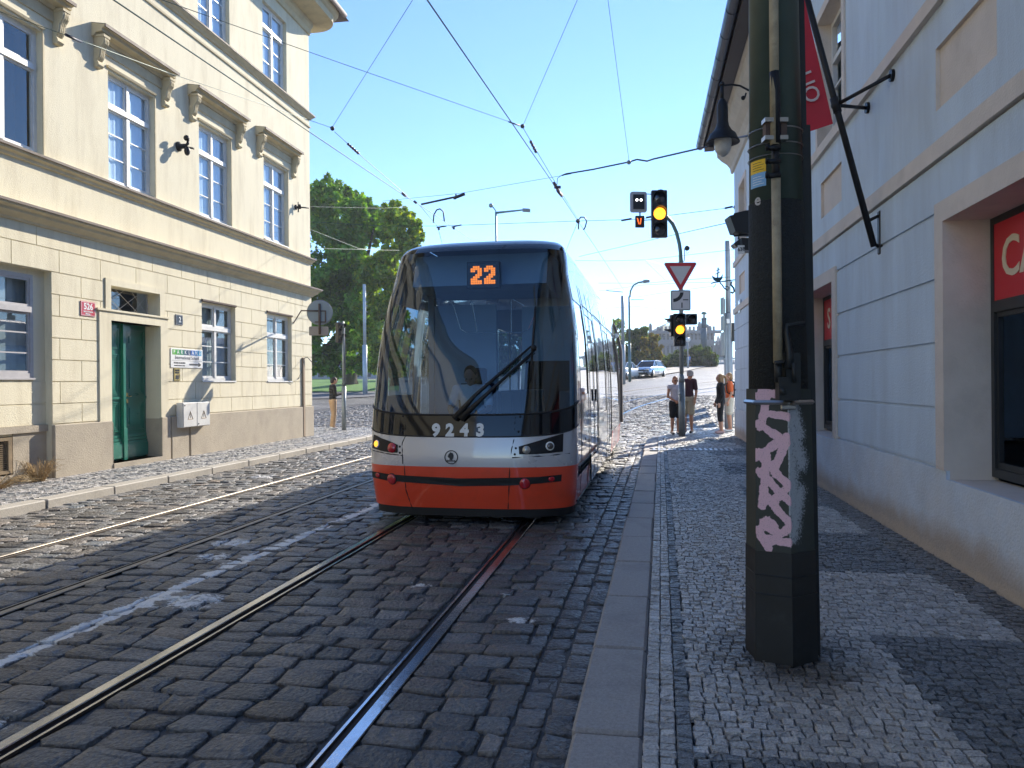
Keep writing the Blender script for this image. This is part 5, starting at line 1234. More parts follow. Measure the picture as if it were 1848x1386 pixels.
# tram signal with two white dots, V display below
T1 = thing('tram_signal', 'small tram signal box with two white dots above an orange V display', 'tram signal', tuple(at(1152.5, 364.5, 20.55)), YAW + R(4))
mb = MB(); w, h = .225, .275
def rrect(w, h, r, k=5):
    o = []
    for (cx_, cz_, a0) in ((w - r, h - r, 0), (-w + r, h - r, 90), (-w + r, -h + r, 180), (w - r, -h + r, 270)):
        for i in range(k + 1): a = R(a0 + 90 * i / k); o.append((cx_ + r * math.cos(a), cz_ + r * math.sin(a)))
    return o
mb.prism(rrect(w, h, .06), 'y', 0, .06); mb.build('surround', M_greyp, T1)
mb = MB(); mb.prism(rrect(.15, .195, .01), 'y', -.025, 0.01); hd = mb.build('signal_head', M_sig, T1)
for x in (-.055, .06): mb = MB(); mb.lathe([(.034, .0), (.034, -.012), (.001, -.016)], (x, -.026, .045), 14, 'y'); mb.build('lamp', mat('white_on', (1, 1, 1), .4, var=0, emis=(1, 1, 1), estr=2), hd)
mb = MB(); mb.tube([(.04, .03, -.27), (.04, .03, -.37)], .02, 8); mb.bbox(-.09, -.02, -.68, .15, .06, -.37, .01); mb.tube([(.23, .03, .22), (.42, .05, .22)], .012, 6); mb.tube([(0.16, .03, -.48), (.42, .05, -.46)], .012, 6); vd = mb.build('arrow_display', M_sig, T1)
mb = MB(); mb.tube([(-.045, -.024, -.44), (.0, -.024, -.60)], .013, 5); mb.tube([(.035, -.024, -.60), (.055, -.024, -.44)], .013, 5); mb.build('lit_v', mat('red_orange_on', (1, .15, .02), .4, var=0, emis=(1, .12, .02), estr=1.2), vd)
# give-way triangle
M_sred = mat('sign_red', (.55, .035, .05), .4, var=.05); M_sgrey = mat('sign_white_shaded', (.62, .6, .6), .5, var=.04); M_sback = mat('sign_back', (.3, .33, .33), .5, metal=.4, var=.1)
Y1 = thing('give_way_sign', 'red and white give-way triangle below the curved signal arm', 'sign', tuple(at(1228, 497, 20.55)), YAW)
def tri(r): return [(r * math.cos(R(a)), r * math.sin(R(a))) for a in (150, 270, 30)]
def rtri(r, rad):
    o = []
    for a in (150, 270, 30):
        cx_, cz_ = (r - 2 * rad) * math.cos(R(a)), (r - 2 * rad) * math.sin(R(a))
        for i in range(6): b_ = R(a - 60 + 120 * i / 5); o.append((cx_ + rad * math.cos(b_), cz_ + rad * math.sin(b_)))
    return o
zc = .08
mb = MB(); mb.prism([(x, z + zc) for x, z in rtri(.53, .04)], 'y', 0, .02); mb.build('plate', M_sback, Y1)
mb = MB(); mb.prism([(x, z + zc) for x, z in rtri(.5, .035)], 'y', -.004, 0); mb.build('border', M_sred, Y1)
mb = MB(); mb.prism([(x, z + zc) for x, z in tri(.33)], 'y', -.008, -.004); mb.build('field', M_sgrey, Y1)
Y2 = thing('priority_road_sign', 'square white plate with a thick black bend showing the priority road', 'sign', tuple(at(1228.5, 542, 20.55)), YAW)
mb = MB(); mb.prism(rrect(.265, .27, .04), 'y', 0, .02); mb.build('plate', M_sback, Y2)
mb = MB(); mb.prism(rrect(.23, .235, .01), 'y', -.004, 0); mb.build('field', M_sgrey, Y2)
mb = MB(); o = [(.06 - .22 * 1.0 * math.sin(0) - 0, 0)]
arc = []
for k in range(11): a = R(90) * k / 10; arc.append((a,))
outer = [(-.2 + .275 * math.sin(R(90 * k / 10)), .23 - .275 * math.cos(R(90 * k / 10))) for k in range(11)]; inner = [(-.2 + .185 * math.sin(R(90 * k / 10)), .23 - .185 * math.cos(R(90 * k / 10))) for k in range(11)]
for k in range(10): mb.prism([outer[k], outer[k + 1], inner[k + 1], inner[k]], 'y', -.008, -.004)
mb.v = [(min(p[0], .2), p[1], min(p[2], .21)) for p in mb.v]; mb.box(.06, -.008, -.0, .2, -.004, .025); mb.box(.015, -.008, -.2, .045, -.004, -.06); mb.build('symbol', M_ink, Y2)
# left traffic light (seen from the side) and round sign on the cream corner
b = gpx(621, 776, .117); DD = (b - Vector((0, 0, EYE))).dot(Vector((-math.sin(YAW), math.cos(YAW), 0)))
S2 = thing('traffic_light', 'slim grey traffic light seen from the side beside the woman in black', 'traffic light', tuple(b), YAW); S2I = (Matrix.Translation(b) @ Matrix.Rotation(YAW, 4, 'Z')).inverted()
s2 = lambda px, py, d=0: S2I @ at(px, py, DD + d)
mb = MB(); mb.tube([(0, 0, -.02), (0, 0, s2(621, 697).z)], .07, 12); mb.tube([(0, 0, s2(621, 697).z), (0, 0, s2(620, 592).z)], .045, 12); mb.tube([(0, 0, s2(620, 592).z), (0, 0, s2(618, 580).z)], .03, 8); mb.build('pole', M_pgal, S2)
c = s2(617, 600); head(S2, c.x - .02, c.z, .26, .66, -1, 2, y=.0, ang=R(62), depth=.14)
mb = MB(); mb.tube([(.05, 0, 1.0), (.06, -.0, s2(620, 592).z)], .012, 5); mb.build('cable', M_sig, S2)
u = on_x(565, 600, -9.6)
Pb = at(577, 564, 19.6); A1 = thing('round_sign', 'back of a round road sign with a small plate on the cream corner', 'sign', tuple(Pb), YAW + R(8))
mb = MB(); mb.lathe([(.3, -.0), (.325, .006), (.325, .02), (.001, .025)][::1], (0, 0, 0), 28, 'y'); mb.build('disc', M_sback, A1)
mb = MB(); mb.prism(rrect(.24, .115, .03), 'y', .0, .02); mb.xf(Matrix.Translation((-.03, 0, -.47))); mb.build('supplementary_plate', mat('plate_back_tan', (.4, .33, .26), .5, metal=.2), A1)
I_ = (Matrix.Translation(Pb) @ Matrix.Rotation(YAW + R(8), 4, 'Z')).inverted(); wp_ = I_ @ lw(.0, 19.9, 3.3)
mb = MB(); mb.tube([(.0, -.05, .22), (0, -.05, -.56)], .03, 8); mb.tube([(0, -.05, 0.04), (-.45, -.05, .04), wp_], .018, 6); mb.box(-.12, -.04, -.26, .16, -.02, -.23); mb.box(-.1, -.04, .02, .16, -.02, .05); mb.box(.13, -.04, -.26, .16, -.02, .05); mb.build('bracket', mat('brown_bracket', (.12, .08, .06), .6, var=.2), A1)
# tram pole with boards at the blue corner
b = on_z(1316, 777, .117); DD3 = (b - Vector((0, 0, EYE))).dot(Vector((-math.sin(YAW), math.cos(YAW), 0)))
S3 = thing('tram_pole', 'tall grey steel pole carrying edge-on boards at the corner of the blue building', 'pole', tuple(b), YAW); S3I = (Matrix.Translation(b) @ Matrix.Rotation(YAW, 4, 'Z')).inverted(); s3 = lambda px, py, d=0: S3I @ at(px, py, DD3 + d)
mb = MB(); mb.tube([(0, 0, -.02), (0, 0, s3(1316, 565).z)], .1, 14); mb.tube([(0, 0, s3(1316, 565).z), (s3(1313, 435).x, 0, s3(1313, 435).z)], .075, 14); mb.tube([(-.1, -.05, 0), (-.1, -.05, s3(1310, 575).z)], .05, 10); mb.tube([(.1, .02, 0), (.1, .02, s3(1322, 600).z)], .03, 8); mb.build('mast', mat('mast_bluegrey', (.3, .34, .38), .5, metal=.3, var=.15), S3)
mb = MB()
for (y0, y1, x) in ((538, 568, 1301.5), (571, 597, 1302), (600, 642, 1303)): a, b2 = s3(x, y0), s3(x, y1); mb.bbox(a.x - .012, -.25, b2.z, a.x + .02, .05, a.z, .004)
mb.build('board', M_sback, S3)
mb = MB(); a, b2 = s3(1306, 540), s3(1306, 646); mb.tube([(a.x, -.05, a.z), (a.x, -.05, b2.z)], .03, 8); mb.box(a.x - .04, -.09, b2.z - .05, a.x + .04, -.01, b2.z); mb.build('board_post', M_pgal, S3)
mb = MB(); a, b2 = s3(1316, 583), s3(1327, 616); mb.bbox(a.x + .05, -.1, b2.z, b2.x + .02, .15, a.z, .01); mb.build('switch_box', M_sig, S3)
mb = MB(); a = s3(1311, 580); mb.bbox(a.x - .03, -.12, a.z - .07, a.x + .06, -.02, a.z + .07, .005); mb.build('sensor', M_enw, S3)
# wrought iron ship sign
Sp = at(1294, 500, 20.9); SH = thing('ship_sign', 'wrought iron ornament of a small sailing ship on a scrolled bracket', 'sign', tuple(Sp), YAW); SHI = (Matrix.Translation(Sp) @ Matrix.Rotation(YAW, 4, 'Z')).inverted(); sh = lambda px, py: SHI @ at(px, py, 20.9)
M_vg = mat('verdigris_iron', (.03, .09, .11), .6, var=.3); mb = MB()
mb.prism([(q.x, q.z) for q in (sh(1285, 498), sh(1290, 501), sh(1296, 501), sh(1301, 500), sh(1304, 495), sh(1303, 503), sh(1299, 508), sh(1292, 508), sh(1288, 505))], 'y', -.03, .03)
mb.tube([sh(1295, 502), sh(1296, 483)], .018, 6); mb.tube([sh(1291, 495), sh(1299, 491)], .012, 5); mb.tube([sh(1292, 489), sh(1299, 486)], .01, 5); mb.build('ship', M_vg, SH)
mb = MB(); mb.tube([sh(1283, 512), sh(1288, 510), sh(1296, 509), sh(1326, 505)], .016, 6); mb.tube([sh(1299, 510), sh(1303, 514), sh(1307, 520), sh(1313, 524), sh(1316, 520), sh(1313, 516), sh(1309, 518)], .018, 6); mb.tube([sh(1320, 508), sh(1319, 514), sh(1324, 520), sh(1325, 526), sh(1322, 529), sh(1319, 527)], .025, 6); mb.tube([sh(1292, 512), sh(1290, 516), sh(1287, 519)], .008, 5); mb.build('scroll_bracket', M_vg, SH)
# street lantern on the blue wall
LP = at(1304, 232, 12.2); LN = thing('street_lantern', 'black bell-shaped street lantern with a frosted glass bowl hanging below the blue eaves', 'street lamp', tuple(LP), YAW); LNI = (Matrix.Translation(LP) @ Matrix.Rotation(YAW, 4, 'Z')).inverted(); ln_ = lambda px, py: LNI @ at(px, py, 12.2)
sc_ = lambda dx, dy: (dx * 12.2 / FPX, -(dy - 232) * 12.2 / FPX)
prof = [(.002, 176), (3, 178), (6, 181), (9, 187), (10, 195), (10, 220), (11, 224), (12, 229), (18, 238), (24, 243), (27, 250), (30, 255), (31, 258), (26, 256), (15, 252)]
mb = MB(); mb.lathe([(max(.001, a * 12.2 / FPX * .97), -(b_ - 232) * 12.2 / FPX) for a, b_ in prof], (0, 0, 0), 20); mb.tube([ln_(1303, 178), ln_(1303, 155)], .03, 8); mb.sphere(ln_(1303, 152), .04); mb.build('hood', M_blk, LN)
mb = MB(); mb.lathe([(a * 12.2 / FPX, -(b_ - 232) * 12.2 / FPX) for a, b_ in ((15, 250), (15.5, 262), (13.5, 272), (9, 279), (3, 283), (.01, 284))], (0, 0, 0), 18); mb.build('glass_bowl', mat('frosted_bowl', (.5, .48, .44), .4, var=.2, nscale=9), LN)
arm = LNI @ Vector((BX, (LP).y, at(1304, 155, 12.2).z)); a0 = ln_(1303, 155)
mb = MB(); mb.tube([a0, ln_(1320, 153), ln_(1335, 155), ln_(1350, 163), (arm.x, arm.y, a0.z - .35)], .016, 6); mb.tube([ln_(1346, 168), ln_(1344, 176), ln_(1340, 178)], .014, 6); mb.sphere(ln_(1341, 177), .035); mb.tube([ln_(1298, 154), a0], .014, 6); mb.build('arm', M_blk, LN)
# traffic light hung on the side of the big pole
TP = at(1345, 415, 15.5)
S4 = thing('traffic_light', 'black traffic light seen side-on, half hidden behind the big pole', 'traffic light', tuple(TP), YAW); S4I = (Matrix.Translation(TP) @ Matrix.Rotation(YAW, 4, 'Z')).inverted(); s4 = lambda px, py: S4I @ at(px, py, 15.5)
mb = MB(); mb.prism([(q.x, q.z) for q in (s4(1312, 393), s4(1330, 389), s4(1362, 383), s4(1362, 424), s4(1345, 424), s4(1322, 421))], 'y', -.2, .2); mb.build('signal_head', M_sig, S4)
mb = MB(); mb.prism([(q.x, q.z) for q in (s4(1334, 432), s4(1362, 432), s4(1362, 455), s4(1337, 453))], 'y', -.16, .16); mb.prism([(q.x, q.z) for q in (s4(1321, 442), s4(1332, 433), s4(1332, 446), s4(1326, 448))], 'y', -.12, .12); mb.build('lower_head', M_sig, S4)
mb = MB(); mb.tube([s4(1325, 391), s4(1325, 387), s4(1345, 382), s4(1387, 379)], .026, 6); mb.tube([s4(1333, 432), s4(1333, 424), s4(1387, 424)], .022, 6); mb.tube([s4(1324, 422), s4(1325, 426), s4(1336, 425)], .018, 6)
mb.build('bracket', M_sig, S4)
nq = s4(1331, 454); mb = MB(); mb.bbox(nq.x - .066, -.25, nq.z - .082, nq.x + .066, -.235, nq.z + .082, .003); pl = mb.build('number_plate', M_enw, S4); t = text_mb('638', .10, .001, .002); t.xf(Matrix.Translation((nq.x, -.253, nq.z)) @ Matrix.Rotation(R(-8), 4, 'Y')); t.build('lettering', M_ink, pl)

# ================================================================ FLAG AND ITS POLE ON THE BLUE WALL
fb = Vector((BX - .1, 8.5, 3.08)); P1 = on_y(1508, 190, 8.46); d_ = (P1 - fb); tip = fb + d_ * 2.6
FG = thing('flag_pole', 'slanting black iron flagpole braced against the blue wall', 'flagpole', (BX, 8.5, 3.08), 0, world=True)
mb = MB(); mb.tube([fb - d_.normalized() * .1, fb + d_ * 2.6], .032, 10); mb.build('pole', M_blk, FG)
mb = MB(); mb.tube([P1, (BX - .03, 8.09, 4.59)], .02, 8); mb.tube([P1, (BX - .03, 8.94, 4.57)], .02, 8); mb.lathe([(.06, -.03), (.06, .0), (.001, .0)], (BX - .0, 8.09, 4.59), 12, 'x'); mb.lathe([(.06, -.03), (.06, 0), (.001, 0)], (BX, 8.94, 4.57), 12, 'x'); mb.sphere(P1, .05); mb.tube([P1 - d_.normalized() * .08, P1 + d_.normalized() * .08], .042, 10); mb.build('brace', M_blk, FG)
mb = MB(); mb.bbox(BX - .035, 8.46, 2.9, BX, 8.54, 3.35, .01); mb.tube([(BX - .03, 8.5, 3.3), fb + d_ * .12], .018, 6); mb.tube([(BX - .03, 8.5, 2.98), fb - d_.normalized() * .06], .018, 6); mb.build('wall_bracket', M_blk, FG)
# flag hanging from the sleeve between the pole and the wall, long triangle
M_flag = mat('flag_red', (.5, .03, .05), .8, var=.12, nscale=3)
fl0 = on_y(1503, 213, 8.44); A = fl0; Bt = fb + d_ * 2.3 + Vector((0, -.04, 0)); dn = Vector((-.0, 0, -1))
FGf = thing('flag', 'dark red cloth flag hanging from the slanting flagpole', 'flag', tuple(fl0), 0, world=True)
mb = MB(); mb.smooth = True; n = 22; W_ = 14
top_ = Bt; low_ = A
for i in range(n + 1):
    e = low_.lerp(top_, i / n)
    for j in range(W_ + 1):
        w = j / W_ * .5; mb.v.append((e.x - w, e.y + .03 * math.sin(w * 7 + i * .35) * min(1, w * 3), e.z - .06 - w * .18 - .02 * math.sin(w * 5)))
for i in range(n):
    for j in range(W_): k = i * (W_ + 1) + j; mb.face((k, k + 1, k + W_ + 2, k + W_ + 1))
mb.build('cloth', M_flag, FGf)
t = text_mb('UO', .22, .002, .001); q = on_y(1458, 158, 8.40); t.xf(Matrix.Translation((q.x - .0, q.y, q.z)) @ Matrix.Rotation(R(70), 4, 'Y')); t.build('lettering', mat('flag_white', (.6, .5, .5), .7, var=0), FGf)

# ================================================================ OVERHEAD WIRES
M_wire = mat('copper_wire', (.03, .07, .065), .5, var=0, metal=.3); M_cable = mat('cable_dark', (.02, .025, .05), .5, var=0); M_ins = mat('insulator', (.07, .04, .09), .35, var=.1)
def wpt(q): return at(q[0], q[1], q[2])
def wire(pts, label, r=.006, m=M_wire, name='overhead_wire', group=None, extra=None, cat='wire'):
    P = [wpt(p) if not isinstance(p, Vector) else p for p in pts]; o = thing(name, label, cat, tuple(P[0]), 0, group) if extra else None
    mb = MB(); base = P[0]
    out = []
    for a, b_ in zip(P, P[1:]):
        for k in range(5): t_ = k / 5; out.append(a.lerp(b_, t_) - base + Vector((0, 0, -.0 * math.sin(math.pi * t_))))
    out.append(P[-1] - base); mb.tube(out, r, 5)
    if extra:
        mb.build('strand', m, o)
        for nm, fn, mm in extra: e = MB(); fn(e, base); e.build(nm, mm, o)
        return o
    w = mb.build(name, m); w.location = base; return tag(w, label, cat, group)
def insul(a, b_, r=.03, n=4):
    def f(e, base):
        p, q = wpt(a) - base, wpt(b_) - base; e.tube([p, q], r * .45, 6)
        for k in range(n): c_ = p.lerp(q, (k + .5) / n); d2 = (q - p).normalized() * (q - p).length / n * .3; e.tube([c_ - d2, c_ + d2], r, 8)
    return f
def blob(a, r=.04):
    def f(e, base): e.sphere(wpt(a) - base, r, 8, 6)
    return f
def rods(pl, r):
    def f(e, base):
        for l in pl: e.tube([wpt(q) - base for q in l], r, 6)
    return f
wire([(742, -40, 6.9), (771, 0, 7.6), (919, 215, 12.2), (1003, 338, 17.5), (1043, 399, 24), (1097, 480, 38), (1128, 527, 50), (1165, 542, 60), (1201, 550, 70)], 'contact wire over the right track, thick near the top and running down behind the signal', .0085, extra=[('clamp', rods([[(999, 330, 17.4), (1008, 345, 17.6)], [(1006, 344, 17.8), (1014, 354, 18)], [(1000, 338, 17.5), (1012, 338, 17.5)]], .035), M_ins), ('wire_clip', blob((1043, 399, 24), .07), M_cable)])
wire([(944, 231, 15.5), (968, 272, 16), (1006, 336, 17.4), (1046, 400, 24)], 'feeder wire from the iron ring to the right contact wire, with a dark insulator', .006, extra=[('insulator', insul((957, 254, 15.8), (968, 276, 16)), M_ins), ('ring', blob((943, 228, 15.4), .045), M_cable), ('loop', rods([[(1005, 334, 17.4), (1006, 322, 17.3), (1013, 317, 17.2), (1030, 314, 17)]], .008), M_cable)])
wire([(1043, 400, 24), (1028, 436, 30), (1015, 470, 38)], 'branch wire dropping left from the looped joint behind the tram roof', .008)
wire([(180, -25, 6.6), (205, 0, 7.0), (555, 236, 12.1), (728, 352, 17.2), (757, 370, 19), (790, 409, 25), (798, 440, 32)], 'contact wire over the left track along the cream building', .008, extra=[('clamp', rods([[(726, 349, 17.1), (732, 354, 17.3)], [(747, 363, 18), (752, 367, 18)]], .03), M_ins)])
wire([(757, 370, 19), (802, 400, 24), (850, 433, 32)], 'second branch wire leaving the left contact wire behind the tram', .008)
wire([lw(.13, 9.5, 7.05), (145, 73, 8.9), (302, 131, 11), (553, 215, 14.5), (599, 231, 15)], 'span wire from the cream facade to the left iron ring, with a turnbuckle', .005, extra=[('turnbuckle', rods([[(119, 63, 8.6), (147, 76, 8.9)]], .016), M_cable), ('ring', blob((600, 232, 15), .045), M_cable)])
wire([(604, 238, 15), (626, 258, 15.2), (649, 279, 15.5), (735, 354, 17.2)], 'feeder wire from the left ring down to the left contact wire, with insulators', .006, extra=[('insulator', insul((627, 259, 15.2), (648, 278, 15.5), .026, 5), M_ins)])
wire([(599, 231, 15), (745, 0, 11), (765, -32, 10.5)], 'thin span wire rising right from the left iron ring', .0045)
wire([(292, 0, 9.5), (620, 116, 12.5), (925, 222, 15.2), (942, 228, 15.4)], 'long span wire from the cream building across to the right iron ring', .005, extra=[('rod', rods([[(918, 220, 15.1), (938, 227, 15.3)]], .014), M_cable)])
wire([(945, 224, 15.4), (1042, 0, 12), (1060, -42, 11.4)], 'thin span wire rising right from the right iron ring', .0045)
wire([(1094, -30, 13), (1097, 0, 13.2), (1135, 290, 17)], 'thin hanger wire dropping to the black feeder cable', .0045, extra=[('clip', blob((1135, 293, 17), .05), M_pgal)])
wire([(1014, 317, 17.4), (1022, 314, 17.4), (1070, 306, 17.4), (1133, 293, 17.2), (1150, 288, 16.9), (1168, 291, 16.7), (1180, 287, 16.6), (1280, 264, 15), (1330, 249, 14), (1362, 243, 13)], 'black feeder cable running from the blue eaves to the right contact wire', .018, M_cable, 'feeder_cable')
wire([(690, 363, 24), (830, 349, 21), (1014, 317, 17.6)], 'thin green span wire between the tree and the feeder cable', .0055)
o = thing('cantilever_arm', 'black steadying arm reaching right from the left contact wire', 'wire arm', tuple(at(762, 369, 19)), 0); bs = at(762, 369, 19)
mb = MB(); mb.tube([at(760, 369, 19) - bs, at(820, 356, 19) - bs], .025, 6); mb.tube([at(818, 358, 19) - bs, at(839, 350, 19) - bs], .04, 6); mb.tube([at(823, 350, 19) - bs, at(822, 360, 19) - bs], .018, 5); mb.build('rod', M_cable, o)
wire([(557, 400, 26), (690, 408, 26), (790, 408, 25.5), (1040, 399, 24), (1150, 396, 21.5), (1325, 374, 21)], 'green span wire crossing the street behind the curved signal arm', .007, extra=[('turnbuckle', rods([[(1122, 398, 22), (1139, 395, 21.7)], [(1166, 393, 21.3), (1176, 391, 21.3)], [(1308, 376, 21), (1322, 373, 21)]], .028), M_cable), ('anchor', blob((1328, 374, 21), .07), M_cable)])
def loop(label, pts, D):
    P = [at(x, y, D) for x, y in pts]; mb = MB(); mb.smooth = True; mb.tube([p - P[0] for p in P], .022, 6); w = mb.build('wire_loop', M_cable); w.location = P[0]; return tag(w, label, 'wire loop')
loop('black rounded loop standing above the left wire junction', [(782, 402), (783, 388), (788, 379), (794, 377), (800, 382), (802, 400)], 24)
loop('small black oval loop at the right wire junction', [(1044, 414), (1044, 398), (1048, 392), (1054, 392), (1059, 399), (1056, 410), (1053, 415)], 24)
for lab, x0, y0, x1, y1, xs, ys in (('small black wire clamp below the tall loop', 788, 411, 806, 408, 792, 415), ('small black wire clamp right of the tall loop', 815, 410, 833, 406, 819, 414)):
    b0 = at(x0, y0, 25); mb = MB(); mb.tube([at(x0, y0, 25) - b0, at(x1, y1, 25) - b0], .022, 5); mb.tube([at(xs, y0, 25) - b0, at(xs, ys, 25) - b0], .04, 5); w = mb.build('wire_clamp', M_cable); w.location = b0; tag(w, lab, 'wire clamp')
for i, (l, ps, r) in enumerate((('thin span wire sloping up to the traffic light on the big pole', [(1045, 463, 34), (1180, 432, 27), (1314, 402, 15)], .008), ('span wire with a turnbuckle passing above the give-way sign', [(1038, 470, 34), (1095, 471, 34), (1165, 469, 32), (1225, 462, 28), (1328, 450, 21.5)], .006), ('far span wire meeting the tall tram pole at the ship sign', [(1080, 511, 45), (1170, 511, 40), (1220, 506, 36), (1316, 500, 21.3)], .008), ('far span wire above the arched street lamp', [(1081, 525, 60), (1165, 514, 50), (1250, 510, 44), (1325, 508, 30)], .009),
    ('far wire running low behind the priority sign', [(1100, 556, 62), (1150, 553, 62), (1210, 560, 62), (1326, 561, 60)], .011), ('thin diagonal wire left of the give-way sign', [(1165, 471, 32), (1204, 509, 40), (1216, 520, 44)], .007), ('far wire between the lamp mast and the palace', [(1126, 567, 62), (1180, 571, 66), (1212, 573, 70)], .011), ('sunlit wire in front of the tree by the cream corner', [(557, 413, 24), (600, 430, 26), (648, 449, 28), (676, 451, 30)], .009), ('faint wire crossing the tree above the sunlit wire', [(556, 373, 24), (690, 376, 30), (760, 372, 34)], .006), ('faint low wire crossing the dark tree crown', [(557, 448, 24), (640, 450, 30), (720, 452, 36)], .006), ('far wire under the span wire turnbuckle', [(1165, 469, 32), (1200, 479, 50), (1250, 495, 60)], .007), ('faint wire just under the arched lamp head', [(1150, 536, 60), (1205, 527, 55), (1290, 516, 50)], .009))):
    wire(ps, l, r)
# lamps and masts further off
def mast(name, label, cat, px, py, D, topy, r, m, group=None):
    P = at(px, py, D); zb = H(P.x, P.y); o = thing(name, label, cat, (P.x, P.y, zb), YAW, group); I = (Matrix.Translation((P.x, P.y, zb)) @ Matrix.Rotation(YAW, 4, 'Z')).inverted()
    f = lambda x, y, d=0: I @ at(x, y, D + d); T = f(px, topy); mb = MB(); mb.tube([(0, 0, -.3), (0, 0, T.z * .45)], r * 1.5, 10); mb.tube([(0, 0, T.z * .45), (T.x * 0, 0, T.z)], r, 10); mb.build('post', m, o); return o, f
M_mg = mat('mast_grey', (.33, .36, .38), .5, metal=.3, var=.1)
o, f = mast('street_lamp', 'double-armed street lamp standing behind the tram roof', 'street lamp', 897, 640, 45, 383, .06, M_pgrn)
mb = MB(); mb.tube([f(897, 386), f(893, 378), f(887, 371)], .035, 6); mb.tube([f(897, 384), f(935, 380), f(950, 378)], [.07, .05, .04], 6); mb.build('arm', M_pgrn, o); mb = MB(); mb.sphere(f(886, 371), .13, 10, 8); mb.build('lamp_head', M_pgal, o); mb = MB(); mb.tube([f(943, 379), f(957, 380)], .11, 8); mb.build('lamp_head', M_pgal, o)
o, f = mast('street_lamp', 'arched grey street lamp right of the tram', 'street lamp', 1136.5, 677, 62, 535, .08, M_pgrn)
mb = MB(); mb.tube([f(1136.5, 537), f(1138, 525), f(1143, 515), f(1152, 510), f(1163, 508)], .07, 8); mb.tube([f(1134, 541), f(1163, 541)], .03, 5); mb.build('arm', M_pgrn, o); mb = MB(); mb.tube([f(1161, 508), f(1172, 507)], .13, 8); mb.build('lamp_head', M_pgal, o)
o, f = mast('tram_pole', 'plain grey catenary mast just right of the tram side', 'pole', 1124.5, 677, 58, 534, .12, M_mg)
mb = MB(); mb.tube([f(1124, 527), f(1100, 525), f(1094, 524)], .03, 5); mb.build('arm', M_cable, o)
o, f = mast('tram_pole', 'pale grey tram pole standing before the big tree', 'pole', 659, 708, 63, 513, .13, mat('mast_pale', (.45, .5, .53), .5, metal=.2, var=.15, nscale=3))
mb = MB()
for y in (532, 545, 552, 563): mb.tube([f(655, y), f(663, y)], .05, 5)
mb.build('collar', M_pgal, o)
o, f = mast('light_column', 'far slender dark column with a pale lantern ring and green top', 'column', 1270.5, 660, 112, 592, .45, mat('column_dark', (.1, .13, .15), .6))
mb = MB(); mb.tube([f(1270.5, 592), f(1270.5, 577)], .38, 10); mb.tube([f(1270.5, 577), f(1270.5, 574)], .4, 8); mb.build('neck', MC['column_dark'], o); mb = MB(); mb.tube([f(1270.5, 574), f(1270.5, 567)], .2, 8); mb.build('lantern', M_enw, o); mb = MB(); mb.tube([f(1270.5, 567), f(1270.5, 563)], [.45, .3], 8); mb.build('cap', mat('green_top', (.03, .14, .1), .5), o)
o, f = mast('street_lamp', 'white globe lamp behind the amber signal near the hedge', 'street lamp', 1241.5, 662, 95, 618, .08, M_mg)
mb = MB(); mb.sphere(f(1241.5, 613), .3, 10, 8); mb.build('globe', M_enw, o)
# ================================================================ FAR GROUND, TREES, PALACE
def patch(name, top, bot, dz, m, kind='structure', n=24, k_=8, **kw):
    def res(pl):
        out = []
        for i in range(n + 1):
            t = i / n * (len(pl) - 1); k = min(int(t), len(pl) - 2); f = t - k; out.append((pl[k][0] + (pl[k + 1][0] - pl[k][0]) * f, pl[k][1] + (pl[k + 1][1] - pl[k][1]) * f))
        return [gpx(*q) for q in out]
    A, B = res(bot), res(top); mb = MB(); mb.smooth = True
    for j in range(k_ + 1):
        for a, b in zip(A, B): p = a.lerp(b, j / k_); mb.v.append((p.x, p.y, H(p.x, p.y) + dz))
    for j in range(k_):
        for i in range(n): k = j * (n + 1) + i; mb.face((k, k + 1, k + n + 2, k + n + 1))
    return tag(mb.build(name, m), kind=kind, **kw)
M_grass = mat('lawn_green', (.07, .19, .012), .9, var=.35, nscale=1.5, bump=.8, bscale=25)
M_path = mat('asphalt_path', (.13, .13, .14), .8, var=.15, nscale=2)
M_pale = mat('pale_pavement', (.38, .35, .31), .8, var=.12, nscale=2)
patch('lawn', [(480, 684.5), (720, 684)], [(480, 709), (640, 708), (720, 705)], .06, M_grass)
patch('footpath', [(480, 709.3), (640, 708.3), (720, 705.3)], [(480, 722), (610, 720), (720, 714)], .05, M_path)
patch('pavement', [(1100, 674), (1200, 665.5), (1255, 658.5), (1290, 655.5)], [(1100, 689), (1185, 679), (1240, 670), (1287, 659)], .08, M_pale)
patch('lawn', [(1080, 664), (1140, 662.5), (1190, 660.5)], [(1080, 675), (1140, 672), (1200, 665)], .1, M_grass)
def leaf_mat(name):
    m = bpy.data.materials.new(name); m.use_nodes = True; nt = m.node_tree; N = nt.nodes; L = nt.links; N.remove(N['Principled BSDF'])
    a = N.new('ShaderNodeAttribute'); a.attribute_name = 'tint'; d = N.new('ShaderNodeBsdfDiffuse'); t = N.new('ShaderNodeBsdfTranslucent'); g = N.new('ShaderNodeBsdfGlossy'); g.inputs['Roughness'].default_value = .45; g.inputs[0].default_value = (.5, .5, .5, 1)
    L.new(a.outputs['Color'], d.inputs[0]); sc = N.new('ShaderNodeVectorMath'); sc.operation = 'MULTIPLY'; sc.inputs[1].default_value = (1.7, 1.5, .6); L.new(a.outputs['Color'], sc.inputs[0]); L.new(sc.outputs[0], t.inputs[0])
    x = N.new('ShaderNodeMixShader'); x.inputs[0].default_value = .5; L.new(d.outputs[0], x.inputs[1]); L.new(t.outputs[0], x.inputs[2])
    y = N.new('ShaderNodeMixShader'); y.inputs[0].default_value = .05; L.new(x.outputs[0], y.inputs[1]); L.new(g.outputs[0], y.inputs[2]); L.new(y.outputs[0], N['Material Output'].inputs[0]); return m
